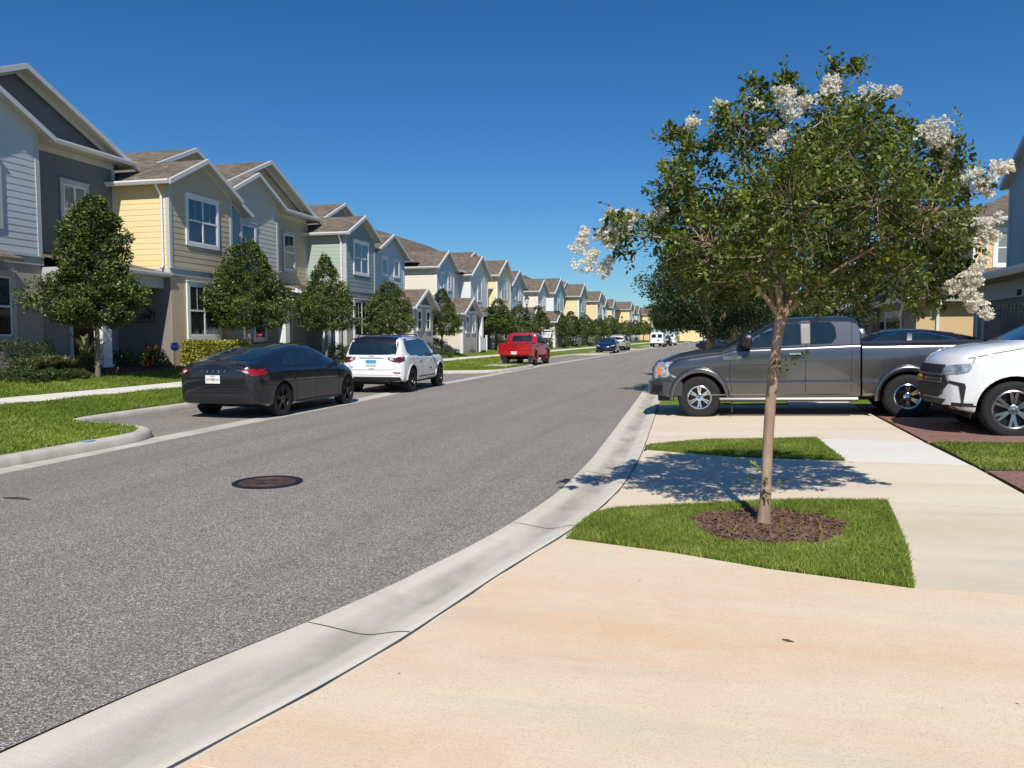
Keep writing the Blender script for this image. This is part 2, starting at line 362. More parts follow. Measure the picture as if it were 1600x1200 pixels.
def smooth_line(T):
    xs = np.array([p[0] for p in T]); vs = np.array([p[1] for p in T]); g = np.arange(-6, 26.01, .2); out = []
    for y in g:
        q = np.linspace(y-1.2, y+1.2, 25); w = np.exp(-((q-y)/.55)**2); out.append((float(y), float((np.interp(q, xs, vs)*w).sum()/w.sum())))
    return [p for p in T if p[0] < -7] + out + [p for p in T if p[0] > 27]
AR = smooth_line(AR); OR = smooth_line(OR)
BL = [(-30, -8.1), (3, -8.5), (7, -8.68), (9.0, -8.74), (9.7, -8.80), (10.15, -9.1), (10.4, -9.6), (10.55, -10.3), (10.7, -11.0), (11.1, -11.35), (12, -11.5), (16, -11.75), (22, -12.0), (29.8, -12.2),
      (30.7, -12.0), (31.2, -11.2), (31.6, -10.4), (32.6, -9.9), (34.5, -9.75), (37.9, -9.8), (38.7, -10.0), (39.1, -10.6), (39.3, -11.8), (39.8, -12.3), (42, -12.45), (62, -12.6), (63.6, -12.4), (64.4, -10.8),
      (65.4, -10.35), (67.6, -10.3), (68.3, -10.6), (68.8, -12.2), (69.4, -12.5), (88, -12.5), (89, -12.2), (90, -10.5), (91, -10.3), (107, -10.3), (108, -10.6), (108.5, -12.3), (109.5, -12.5), (142, -12.5), (143, -12), (144, -10.5), (145, -10.3), (700, -10.3)]
ZP = [(0, .105), (2.9, .125), (5.1, .25), (6.4, .28), (7.8, .50), (9.0, .64), (10, .68), (60, .68), (400, .4)]
def zl(x, y): return interp(ZP, interp(AL, y) - x)
def zr(x): return min(.33, .03*(x+1.15)) if x > -1.15 else 0.
def ysteps(a, b, lines=()):
    ys = set([a, b])
    y = a
    while y < b:
        ys.add(round(y, 3)); y += .5 if y < 45 else 2 if y < 160 else 20
    for ln in lines:
        for p in ln:
            if a <= p[0] <= b: ys.add(p[0])
    return sorted(ys)
def strip(name, ys, cols, m, z, kind='structure', under=None):
    """sheet between functions: cols(y) -> list of x ; z(x,y)"""
    v = []; f = []; n = None
    for y in ys:
        xs = cols(y); n = len(xs)
        for x in xs: v.append((x, y, z(x, y)))
    for i in range(len(ys)-1):
        for j in range(n-1):
            a = i*n+j; f.append((a, a+1, a+n+1, a+n))
    me = bpy.data.meshes.new(name); me.from_pydata(v, [], f)
    bm = bmesh.new(); bm.from_mesh(me)
    for fc in bm.faces:
        fc.normal_update()
        if fc.normal.z < 0: fc.normal_flip()
    bm.to_mesh(me); bm.free(); me.update(); me.shade_smooth()
    o = link(name, me, None, [m]); tag(o, kind=kind); return o

g = strip('ground', [-60, 0, 100, 700, 4000], lambda y: [-3000, -60, -30, 0, 30, 60, 3000], M['lawn'], lambda x, y: -.12)
ya = ysteps(-30, 700, (AL, AR))
strip('road', ya, lambda y: [interp(AL, y)+k*(interp(AR, y)-interp(AL, y)) for k in (0, .25, .5, .75, 1)], M['asphalt'], lambda x, y: .035*max(0, 1-((x+5.4)/3.6)**2) - .0)
yb = ysteps(-30, 700, (AL, BL))
strip('parking_lane', yb, lambda y: [min(interp(AL, y)-.42, interp(BL, y)+.1+3), interp(BL, y)-.05] if False else [interp(AL, y)-.40, interp(BL, y)-.06], M['asphalt2'], lambda x, y: -.004)
strip('gutter_strip', yb, lambda y: [interp(AL, y)+.01, interp(AL, y)-.2, interp(AL, y)-.44], M['kerb'], lambda x, y: .004 if abs(x-interp(AL, y)) > .3 or x > interp(AL, y) else -.006)
def gut(y): a = interp(AR, y); b = interp(OR, y); return [a-.01, a+.03]+[a+k*(b-a) for k in (.2, .35, .5, .62, .74, .88)]+[b-.012, b]
def gz(x, y):
    a = interp(AR, y); b = interp(OR, y); k = (x-a)/(b-a)
    return interp([(0, .004), (.05, .006), (.2, -.004), (.35, -.016), (.5, -.028), (.62, -.026), (.74, -.008), (.88, .012), (.985, .016), (1, -.02)], k)
strip('gutter', ysteps(-30, 700, (AR, OR)), gut, M['gutter'], gz)
# stain settled in the low line of the gutter and the tooled joints across it
mj = MB()
for y in [1.2, 3.42+.3, 6.25, 8.9, 11.4, 13.7, 16.2, 18.8, 21.5, 24.5]:
    a = interp(AR, y); b = interp(OR, y); xs = [a+k*(b-a) for k in (.02, .2, .35, .5, .62, .74, .88, .98)]
    for x0, x1 in zip(xs, xs[1:]):
        mj.quad((x0, y, gz(x0, y)+.003), (x1, y, gz(x1, y)+.003), (x1, y+.009, gz(x1, y)+.003), (x0, y+.009, gz(x0, y)+.003))
tag(mj.build('gutter_joint', M['joint']), kind='structure')
strip('gutter_edge_joint', ysteps(-8, 40, (OR,)), lambda y: [interp(OR, y)-.010, interp(OR, y)-.003+.002*math.sin(y*9)], M['joint'], lambda x, y: .0185)
stm = bpy.data.materials.new('gutter_stain'); stm.use_nodes = True
nt = stm.node_tree; b = nt.nodes['Principled BSDF']; b.inputs['Base Color'].default_value = (.10, .095, .075, 1); b.inputs['Roughness'].default_value = .95
tc = nt.nodes.new('ShaderNodeTexCoord'); mp = nt.nodes.new('ShaderNodeMapping'); mp.inputs['Scale'].default_value = (2.2, .9, 1); nt.links.new(tc.outputs['Object'], mp.inputs[0])
n = nt.nodes.new('ShaderNodeTexNoise'); n.inputs['Scale'].default_value = 1.6; n.inputs['Detail'].default_value = 6; nt.links.new(mp.outputs[0], n.inputs['Vector'])
at = nt.nodes.new('ShaderNodeAttribute'); at.attribute_name = 'edge'
mr = nt.nodes.new('ShaderNodeMapRange'); mr.inputs[1].default_value = .34; mr.inputs[2].default_value = .8; mr.inputs[3].default_value = .08; mr.inputs[4].default_value = .40; nt.links.new(n.outputs[0], mr.inputs[0])
mm = nt.nodes.new('ShaderNodeMath'); mm.operation = 'MULTIPLY'; nt.links.new(mr.outputs[0], mm.inputs[0]); nt.links.new(at.outputs['Fac'], mm.inputs[1]); nt.links.new(mm.outputs[0], b.inputs['Alpha'])
def gs(y): a = interp(AR, y); b = interp(OR, y); return [a+k*(b-a) for k in (.2, .35, .5, .62, .74)]
st = strip('gutter_dirt', ysteps(-30, 60, (AR, OR)), gs, stm, lambda x, y: gz(x, y)+.0018)
att = st.data.attributes.new('edge', 'FLOAT', 'POINT')
for i in range(len(st.data.vertices)): att.data[i].value = (0, .7, 1, .85, 0)[i % 5]

# kerb swept along the back line
def kerb(name, pts, m):
    pts = [Vector((x, y, 0)) for y, x in pts]
    q = [pts[0]]
    for a, b in zip(pts, pts[1:]):
        if (b-a).length < 3: q += [a.lerp(b, .25), a.lerp(b, .75)]
        else: q += [a.lerp(b, .5/(b-a).length), a.lerp(b, 1-.5/(b-a).length)]
    q.append(pts[-1]); prof = [(-.01, .05), (-.005, .125), (.14, .130), (.18, .118), (.21, .085), (.225, .01), (.225, -.05)]
    v = []; f = []; k = len(prof)
    for i, p in enumerate(q):
        d = (q[min(i+1, len(q)-1)]-q[max(i-1, 0)]).normalized(); n = Vector((d.y, -d.x, 0))
        for o, z in prof: v.append(tuple(p+n*o+Vector((0, 0, z))))
    for i in range(len(q)-1):
        for j in range(k-1): f.append((i*k+j, i*k+j+1, (i+1)*k+j+1, (i+1)*k+j))
    me = bpy.data.meshes.new(name); me.from_pydata(v, [], f); me.update(); me.shade_smooth()
    return tag(link(name, me, None, [m]), kind='structure')
kerb('kerb', BL, M['kerb'])
# blue paint mark and dark joint on the kerb
mb = MB()
for k in range(7):
    y0 = 8.28+.035*k; mb.quad((-8.72, y0+.02, .157), (-8.54, y0, .157), (-8.50, y0+.032, .130), (-8.70, y0+.045, .158)) if False else None
mb.quad((-8.70, 8.60, .1345), (-8.57, 8.57, .1345), (-8.57, 8.75, .1345), (-8.70, 8.78, .1345))
tag(mb.build('blue_paint_mark', M['bluep']), 'faded blue chalk stripe painted across the left kerb', 'paint mark')
def lawn_cols(y):
    b = interp(BL, y); a = interp(AL, y)
    return [b+.01] + [min(b-.02*(i+1), a-d) for i, d in enumerate((2.95, 4.0, 5.1, 5.75, 6.4, 7.1, 7.8, 8.4, 9.0, 10, 30, 60, 400))]
strip('lawn', yb, lawn_cols, M['lawn'], zl)
strip('sidewalk', ysteps(-30, 300, (AL,)), lambda y: [interp(AL, y)-5.15, interp(AL, y)-6.38], M['walk2'], lambda x, y: zl(x, y)+.012)
mj = MB()
for k in range(60):
    y = -6+1.5*k; x0 = interp(AL, y)-5.15; x1 = x0-1.23; mj.quad((x0, y, zl(x0, y)+.016), (x0, y+.012, zl(x0, y)+.016), (x1, y+.012, zl(x1, y)+.016), (x1, y, zl(x1, y)+.016))
tag(mj.build('sidewalk_joint', M['joint']), kind='structure')
strip('planting_bed', ysteps(-10, 160, (AL,)), lambda y: [interp(AL, y)-k + .12*math.sin(y*.9)*(k == 7.85) for k in (7.85, 8.4, 9.0, 10., 12.)], M['mulchr'], lambda x, y: zl(x, y)+.015)

# right side: base sheet, slabs, pavers
strip('verge', ysteps(-30, 700, (OR,)), lambda y: [interp(OR, y)-.005, 0.5, 2.6, 6, 12, 60], M['lawn'], lambda x, y: zr(x)-.03 if x < 2.65 or y < 18 else zr(x)-.004)
def inset(pts, d):
    n = len(pts); A = sum(pts[i][0]*pts[(i+1) % n][1]-pts[(i+1) % n][0]*pts[i][1] for i in range(n)); s = 1 if A > 0 else -1
    out = []
    for i in range(n):
        p0, p1, p2 = (Vector(pts[i-1]), Vector(pts[i]), Vector(pts[(i+1) % n]))
        e1 = (p1-p0).normalized(); e2 = (p2-p1).normalized(); n1 = Vector((-e1.y, e1.x))*s; n2 = Vector((-e2.y, e2.x))*s
        b = (n1+n2); b = b.normalized() if b.length > 1e-5 else n1
        out.append(tuple(p1+b*d/max(.4, b.dot(n1))))
    return out
def dense(pts, step=.25, jit=0., rnd=random.Random(3)):
    out = []
    n = len(pts)
    for i in range(n):
        a = Vector(pts[i]); b = Vector(pts[(i+1) % n]); k = max(1, int((b-a).length/step))
        for j in range(k):
            p = a.lerp(b, j/k); out.append((p.x+rnd.uniform(-jit, jit), p.y+rnd.uniform(-jit, jit)))
    return out
def slab(name, pts, m, dz=0., th=.02, ins=.006, jit=.0015):
    q = dense(inset(pts, ins), .2, jit)
    mb = MB(); mb.prism([(x, y, zr(x)+dz-th) for x, y in q], (0, 0, th)); return tag(mb.build(name, m), kind='structure')
tag(MB().prism([(x, y, zr(x)-.032) for x, y in ((-3.0, -6), (2.7, -6), (2.66, 18), (-1.5, 18), (-1.0, 8), (-1.3, 5.6), (-1.6, 3.4), (-1.95, 2.2))], (0, 0, .012)).build('slab_bed', M['joint']), kind='structure')
def left(y0, y1): return [(interp(OR, y1-(y1-y0)*i/12)-.004, y1-(y1-y0)*i/12) for i in range(13)]
slab('driveway', [(2.7, -8), (2.7, 2.2)]+left(-5.9, 2.34)+[(-4.0, -8)], M['drive'], dz=.004)
slab('driveway', [(-1.95, 2.34), (2.7, 2.2), (2.7, 4.98), (1.69, 5.06), (1.1, 5.07), (.27, 5.33), (-.38, 5.62), (-1.19, 5.87)]+left(2.36, 5.86)[:-1]+[(interp(OR, 2.36)-.004, 2.352)], M['drive'], dz=.004)
slab('footpath', [(1.1, 5.09), (1.69, 5.08), (2.7, 5.0), (2.68, 7.44), (1.42, 7.66), (1.35, 6.87), (1.25, 5.96)], M['walk'])
slab('driveway_apron', [(-.97, 7.04), (-.2, 7.28), (.66, 7.61), (1.41, 7.68), (2.68, 7.46), (2.7, 9.84), (1.38, 10.04), (.1, 10.25), (-1.09, 10.81)]+left(6.85, 10.6), M['apron'], dz=.004)
slab('footpath', [(1.38, 10.06), (2.7, 9.86), (2.65, 11.9), (1.28, 12.2)], M['walk2'])
slab('driveway_apron', [(-.35, 11.92), (1.27, 12.22), (2.65, 11.92), (2.6, 18)]+left(11.45, 18), M['apron'], dz=.004)
ISL1 = [(-1.19, 5.89), (-1.18, 6.3), (-1.14, 6.78), (-.97, 7.02), (-.2, 7.26), (.66, 7.59), (1.40, 7.65), (1.33, 6.87), (1.23, 5.96), (1.09, 5.09), (.27, 5.35), (-.38, 5.64)]
ISL2 = [(-1.1, 10.84), (-1.09, 11.36), (-.35, 11.89), (1.26, 12.19), (1.36, 10.08), (.1, 10.28)]
slab('verge_soil', ISL1, M['soil'], dz=-.004, ins=.01); slab('verge_soil', ISL2, M['soil'], dz=-.004, ins=.01)
slab('brick_driveway', [(2.7, -8), (9, -8), (9, 9.55), (2.75, 9.5)], M['paver'], jit=0)
slab('brick_driveway', [(2.7, 11.9), (9, 11.9), (9, 18), (2.66, 18)], M['paver'], jit=0)
slab('verge_soil', [(2.75, 9.55), (6.4, 9.6), (6.4, 11.85), (2.72, 11.88)], M['soil'], dz=-.004)
for k in range(14):                                   # the far driveways and the footpath that crosses them
    y = 23+8.2*k; slab('driveway_apron', [(interp(OR, y)+.02, y), (1.28, y), (1.28, y+4.2), (interp(OR, y+4.2)+.02, y+4.2)], M['apron'], ins=0, jit=0)
    slab('brick_driveway', [(2.67, y), (6, y), (6, y+4.2), (2.67, y+4.2)], M['paver'], ins=0, jit=0)
slab('footpath', [(1.3, 18.02), (2.62, 18.02), (2.62, 140), (1.3, 140)], M['walk2'], jit=0)

# small marks on the concrete and the road
def blot(name, x, y, rx, ry, m, z, label, cat, seed=0, n=28):
    r = random.Random(seed); pts = []
    for i in range(n):
        a = 2*PI*i/n; k = 1+.18*math.sin(a*3+seed)+r.uniform(-.06, .06); pts.append((x+rx*k*math.cos(a), y+ry*k*math.sin(a), z))
    mb = MB(); mb.poly(pts); return tag(mb.build(name, m), label, cat)
M['stain'] = mat('oil_stain', (.40, .30, .22), .9, ns=30, nv=.6)
blot('oil_stain', .74, 3.44, .052, .035, M['stain'], zr(.7)+.0035, 'larger of two grey oval stains on the tan concrete, lower right', 'stain', 1)
blot('oil_stain', .73, 3.30, .04, .018, M['stain'], zr(.7)+.0035, 'small thin stain just below the larger grey oval on the concrete', 'stain', 2)
M['patch'] = mat('tar_patch', (.075, .07, .07), .95, ns=60, nv=.9, bump=.8, bs=90)
blot('tar_patch', -6.60, 5.76, .16, .035, M['patch'], .0375+.0, 'narrow dark tar mark on the asphalt at the left edge', 'tar mark', 3)
mb = MB(); mb.tube([(.285, 4.07, zr(.3)+.008), (.31, 4.055, zr(.3)+.010), (.34, 4.05, zr(.3)+.007)], [.004, .009, .004], 6)
tag(mb.build('wood_chip', M['mulch'], smooth=True), 'single brown bark chip lying on the tan driveway', 'wood chip')

# manhole cover
mh = empty('manhole_cover', (-4.74, 7.13, .030), 0, 'round rusty iron manhole cover flush with the asphalt', 'manhole cover')
ORG[0] = Vector((0, 0, 0))
MB().lathe([(.365, -.03), (.365, .012), (.35, .016), (.315, .016), (.30, .006), (.30, -.02)], 48).build('frame', M['iron'], mh, True)
mb = MB(); mb.lathe([(.298, -.02), (.298, .010), (.285, .013), (0.245, .013), (.24, .008), (.20, .008), (.195, .014), (.17, .014), (.165, .008), (.02, .008)], 48)
for k in range(24):
    a = 2*PI*k/24; c, s_ = math.cos(a), math.sin(a); mb.tube([(c*.07, s_*.07, .010), (c*.155, s_*.155, .010)], .006, 4)
mb.build('lid', M['rust'], mh, True)

# ---------------------------------------------------------------- blades and chips
def in_poly(px, py, poly):
    c = np.zeros(px.shape, bool); n = len(poly)
    for i in range(n):
        x0, y0 = poly[i]; x1, y1 = poly[(i+1) % n]
        k = ((y0 > py) != (y1 > py)) & (px < (x1-x0)*(py-y0)/((y1-y0)+1e-12)+x0); c ^= k
    return c
def raw_mesh(name, v, faces_loops, counts, m, tint=None, parent=None, smooth=False):
    me = bpy.data.meshes.new(name); me.vertices.add(len(v)); me.vertices.foreach_set('co', v.astype(np.float32).ravel())
    me.loops.add(len(faces_loops)); me.loops.foreach_set('vertex_index', faces_loops.astype(np.int32))
    me.polygons.add(len(counts)); st = np.concatenate([[0], np.cumsum(counts)[:-1]]); me.polygons.foreach_set('loop_start', st.astype(np.int32)); me.polygons.foreach_set('loop_total', counts.astype(np.int32))
    me.update(calc_edges=True)
    if tint is not None:
        a = me.attributes.new('tint', 'FLOAT', 'POINT'); a.data.foreach_set('value', tint.astype(np.float32))
    if smooth: me.shade_smooth()
    return link(name, me, parent, [m])
def blades(name, pts, zf, h, w, m, label, seed, lean=.6, patch=1.2):
    rng = np.random.default_rng(seed); n = len(pts); x, y = pts[:, 0], pts[:, 1]; z = zf(x, y)
    a = rng.uniform(0, 2*PI, n); hh = h*rng.uniform(.45, 1.15, n)*(1+.25*np.sin(x*2.3+1)*np.sin(y*2.9)); le = rng.uniform(.1, lean, n)*hh
    dx, dy = np.cos(a), np.sin(a); ww = w*rng.uniform(.6, 1.2, n); b = rng.uniform(0, 2*PI, n); bx, by = np.cos(b)*ww/2, np.sin(b)*ww/2
    V = np.stack([np.stack([x-bx, y-by, z-.004], 1), np.stack([x+bx, y+by, z-.004], 1),
                  np.stack([x+dx*le*.4+bx*.7, y+dy*le*.4+by*.7, z+hh*.6], 1), np.stack([x+dx*le*.4-bx*.7, y+dy*le*.4-by*.7, z+hh*.6], 1),
                  np.stack([x+dx*le, y+dy*le, z+hh], 1)], 1).reshape(-1, 3)
    base = (np.arange(n)*5)[:, None]; lp = (base+np.array([[0, 1, 2, 3, 3, 2, 4]])).ravel(); cnt = np.tile([4, 3], n)
    dry = (np.sin(x*5.1+1.7*y)*np.sin(y*4.3-x*2.2+2) > .62)*rng.uniform(0, 1, n); t = np.clip(.42+.25*np.sin(x*patch+.7*y)*np.cos(y*patch*1.3)+rng.normal(0, .22, n)+.5*dry, 0, 1); hh = hh*(1-.45*dry)
    o = raw_mesh(name, V, lp, cnt, m, np.repeat(t, 5)); tag(o, label, 'grass', kind='stuff'); return o
def scatter(poly, dens, seed, excl=None, fn=None):
    rng = np.random.default_rng(seed); P = np.array(poly); lo = P.min(0); hi = P.max(0); n = int((hi-lo).prod()*dens)
    q = rng.uniform(lo, hi, (n, 2)); q = q[in_poly(q[:, 0], q[:, 1], poly)]
    if excl is not None: q = q[~excl(q[:, 0], q[:, 1])]
    return q
zrv = lambda x, y: np.clip(.03*(x+1.15), 0, .33)
MUL = (.32, 6.55, .60, .60)
def in_mulch(x, y):
    a = np.arctan2(y-MUL[1], x-MUL[0]); return ((x-MUL[0])/MUL[2])**2+((y-MUL[1])/MUL[3])**2 < (1+.05*np.sin(5*a)+.04*np.sin(11*a))**2
q = scatter(inset(ISL1, -.018), 21000, 1, in_mulch); blades('grass', q, zrv, .042, .0060, L['grass'], 'lush green turf blades of the tree island in the near concrete', 1, 1.0)
q = scatter([(-.3, 5.95), (.95, 5.95), (.95, 7.15), (-.3, 7.15)], 130, 21); q = q[in_mulch(q[:, 0], q[:, 1])]; blades('grass', q, lambda x, y: zrv(x, y)+.01, .085, .006, L['grass'], 'thin weeds and dry straw standing up through the bark mulch ring', 22, 1.4)
q = scatter(inset(ISL2, -.02), 9500, 2); blades('grass', q, zrv, .040, .008, L['grass'], 'strip of turf between the two driveway aprons in front of the grey pickup', 2, 1.0)
q = scatter([(2.75, 9.6), (6.3, 9.62), (6.3, 11.8), (2.74, 11.85)], 3500, 3); blades('grass', q, zrv, .035, .010, L['grass'], 'short worn turf patch in front of the white SUV on the right', 3, 1.2)
# near left lawn, between kerb, walk and bed
def lzf(x, y):
    al = np.interp(y, [p[0] for p in AL], [p[1] for p in AL]); d = al-x
    return np.interp(d, [p[0] for p in ZP], [p[1] for p in ZP])
def lawn_pts(y0, y1, dens, d0, d1, seed):
    rng = np.random.default_rng(seed); n = int((y1-y0)*(d1-d0)*dens); y = rng.uniform(y0, y1, n); d = rng.uniform(d0, d1, n)
    al = np.interp(y, [p[0] for p in AL], [p[1] for p in AL]); x = al-d; bl = np.interp(y, [p[0] for p in BL], [p[1] for p in BL])
    k = x < bl-.0; return np.stack([x[k], y[k]], 1)
q = np.concatenate([lawn_pts(5, 22, 2300, .3, 5.15, 5), lawn_pts(5, 30, 2000, 6.4, 7.9, 6), lawn_pts(22, 34, 900, .3, 5.15, 15)])
blades('grass', q, lzf, .062, .015, L['grass2'], 'bright sunny lawn of the left verge nearest the camera', 7, 1.0, .8)
q = np.concatenate([lawn_pts(34, 60, 260, .3, 5.15, 8), lawn_pts(30, 60, 260, 6.4, 7.9, 9)])
blades('grass', q, lzf, .06, .045, L['grass2'], 'farther sunlit lawn strips along the left pavement', 8, 1.0, .5)

def chips(name, q, zf, ln, m, label, seed, parent=None):
    rng = np.random.default_rng(seed); V = []; F = []; 
    n = len(q); mb = MB()
    for i in range(n):
        x, y = q[i]; z = float(zf(np.array([x]), np.array([y]))[0])+rng.uniform(.0, .022)
        a = rng.uniform(0, 2*PI); l = ln*rng.uniform(.4, 1.2); w = l*rng.uniform(.15, .4); t = rng.uniform(.003, .008); ti = rng.uniform(-.5, .5)
        c, s_ = math.cos(a), math.sin(a); k = len(mb.v)
        for zz in (0, t):
            for u, vv in ((-l, -w), (l, -w*.6), (l*.9, w), (-l, w*.7)):
                mb.v.append((x+(u*c-vv*s_)/2, y+(u*s_+vv*c)/2, z+zz+u*ti*.5))
        mb.f += [tuple(k+j for j in qd) for qd in ((3, 2, 1, 0), (4, 5, 6, 7), (0, 1, 5, 4), (1, 2, 6, 5), (2, 3, 7, 6), (3, 0, 4, 7))]
    o = mb.build(name, m); return tag(o, label, 'mulch', kind='stuff')
rng = np.random.default_rng(4); qq = np.stack([rng.uniform(-.35, 1.0, 4200), rng.uniform(5.9, 7.2, 4200)], 1)
qq = qq[in_mulch(qq[:, 0], qq[:, 1]) & (rng.uniform(0, 1, 4200) < .9)]
M['mulchc'] = mat('bark_mulch_chips', (.13, .058, .038), .85, ns=16, nv=1., col2=(.30, .19, .14), ns2=40, nv2=.6)
chips('bark_mulch', qq, zrv, .055, M['mulchc'], 'ring of red-brown bark mulch round the flowering tree', 4)
sb = MB(); ncc = 40; sb.poly([(MUL[0]+.62*math.cos(2*PI*i/ncc), MUL[1]+.62*math.sin(2*PI*i/ncc), zr(MUL[0]+.62*math.cos(2*PI*i/ncc))+.006) for i in range(ncc)]); tag(sb.build('mulch_soil', M['mulchr']), kind='structure')
q = lawn_pts(9, 20, 260, 7.75, 9.4, 12)
chips('bark_mulch', q, lambda x, y: lzf(x, y)+.01, .10, M['mulchc'], 'reddish bark mulch of the bed at the left under the nearest clipped tree', 5)
# fallen leaves and bits on the driveway
mb = MB(); r = random.Random(8)
for i in range(34):
    x = r.uniform(-1.2, 2.2); y = r.uniform(2.4, 4.9); s_ = r.uniform(.003, .007); a = r.uniform(0, 6); z = zr(x)+.003
    mb.poly([(x+s_*math.cos(a+k*2.1), y+s_*.6*math.sin(a+k*2.1), z+.002*k) for k in range(3)])
tag(mb.build('leaf_litter', M['mulch']), 'specks of brown leaf litter on the tan driveway', 'litter', kind='stuff')

# ---------------------------------------------------------------- townhouses
C = dict(yellow_dim=(.53, .445, .31), sage_dim=(.275, .335, .325), yellow=(.84, .68, .35), lgrey=(.55, .59, .61), slate=(.15, .165, .17), beige=(.50, .41, .28), teal=(.24, .36, .40), greige=(.56, .54, .47), sage=(.40, .475, .40),  # first two: yellow and sage with grazing-sun dimness put into the street-front colour
         lblue=(.48, .62, .66), cream=(.80, .72, .60), white=(.74, .76, .74), lemon=(.80, .72, .40), peach=(.82, .63, .36), grey=(.42, .45, .46), orange=(.78, .52, .27), bluegrey=(.34, .44, .50))
SD = {k: siding('siding_'+k, v) for k, v in C.items()}
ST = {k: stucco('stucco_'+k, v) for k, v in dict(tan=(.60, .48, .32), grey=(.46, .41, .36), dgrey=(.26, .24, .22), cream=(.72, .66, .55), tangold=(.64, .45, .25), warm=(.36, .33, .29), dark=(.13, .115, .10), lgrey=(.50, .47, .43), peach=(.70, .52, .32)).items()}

def clip(poly, z, keep_above):
    out = []
    for i in range(len(poly)):
        a, b = poly[i], poly[(i+1) % len(poly)]
        ia = (a[1] >= z) == keep_above or a[1] == z; ib = (b[1] >= z) == keep_above or b[1] == z
        if ia: out.append(a)
        if ia != ib and a[1] != b[1]:
            t = (z-a[1])/(b[1]-a[1]); out.append((a[0]+(b[0]-a[0])*t, z))
    return out
def plane(face, c):
    """F: faces +x (street) at x=c; S: faces -y at y=c; W: faces -x at x=c ; N: faces +y"""
    if face == 'F': return lambda u, z, o: (c+o, u, z)
    if face == 'W': return lambda u, z, o: (c-o, u, z)
    if face == 'N': return lambda u, z, o: (u, c+o, z)
    return lambda u, z, o: (u, c-o, z)
def lap(mb, poly, P, e=.185, top=.009, bot=.017):
    zs = [p[1] for p in poly]; z = min(zs)
    while z < max(zs)-1e-4:
        q = clip(clip(poly, z, True), z+e, False)
        if len(q) >= 3:
            mb.poly([P(u, w, bot-(bot-top)*(w-z)/e) for u, w in q])
            lo = sorted([p[0] for p in q if abs(p[1]-z) < 1e-4])
            if len(lo) >= 2: mb.quad(P(lo[0], z, bot), P(lo[-1], z, bot), P(lo[-1], z, 0), P(lo[0], z, 0))
        z += e
def flat(mb, poly, P, o=.0): mb.poly([P(u, w, o) for u, w in poly])
def board(mb, P, u0, u1, z0, z1, o0, o1):
    n = len(mb.v); mb.v += [P(u, z, o) for o in (o0, o1) for u, z in ((u0, z0), (u1, z0), (u1, z1), (u0, z1))]
    mb.f += [tuple(n+i for i in q) for q in ((3, 2, 1, 0), (4, 5, 6, 7), (0, 1, 5, 4), (1, 2, 6, 5), (2, 3, 7, 6), (3, 0, 4, 7))]
def window(root, P, u0, u1, z0, z1, cols=2, case='trim', cw=.11, blinds=False, detail=True, muntin=False, label=None):
    """sash window: casing, frame and sashes, with its panes as a child"""
    mb = MB()
    if cw:
        board(mb, P, u0-cw, u0, z0-cw, z1+cw, .0, .055); board(mb, P, u1, u1+cw, z0-cw, z1+cw, .0, .055)
        board(mb, P, u0, u1, z1, z1+cw, .0, .055); board(mb, P, u0, u1, z0-cw*1.1, z0, .0, .055)
        board(mb, P, u0-cw-.03, u1+cw+.03, z1+cw, z1+cw+.035, .0, .085)
    w = MB(); f = .045
    board(w, P, u0, u0+f, z0, z1, .0, .045); board(w, P, u1-f, u1, z0, z1, .0, .045); board(w, P, u0+f, u1-f, z1-f, z1, .0, .045); board(w, P, u0+f, u1-f, z0, z0+f, .0, .045)
    cwid = (u1-u0)/cols; zm = (z0+z1)/2
    for i in range(1, cols): board(w, P, u0+i*cwid-.035, u0+i*cwid+.035, z0+f, z1-f, .0, .047)
    for i in range(cols):
        a = u0+i*cwid+(.035 if i else f); b = u0+(i+1)*cwid-(.035 if i < cols-1 else f)
        if z1-z0 > .9: board(w, P, a, b, zm-.03, zm+.03, .0, .050)
        if muntin:
            m_ = (a+b)/2; board(w, P, m_-.004, m_+.004, zm+.03, z1-f, .0, .036)
    o = mb.build('window', M[case], root) if cw else w.build('window', M['trim'], root)
    if cw: w.build('sash', M['trim'], o)
    g = MB(); 
    for i in range(cols):
        a = u0+i*cwid; b = a+cwid
        board(g, P, a+.01, b-.01, zm, z1-.02, .0, .030); board(g, P, a+.01, b-.01, z0+.02, zm-.002, .0, .028)
    g.build('pane', M['glassb'] if blinds else M['glass'], o)
    if label: o['label'] = label
    return o
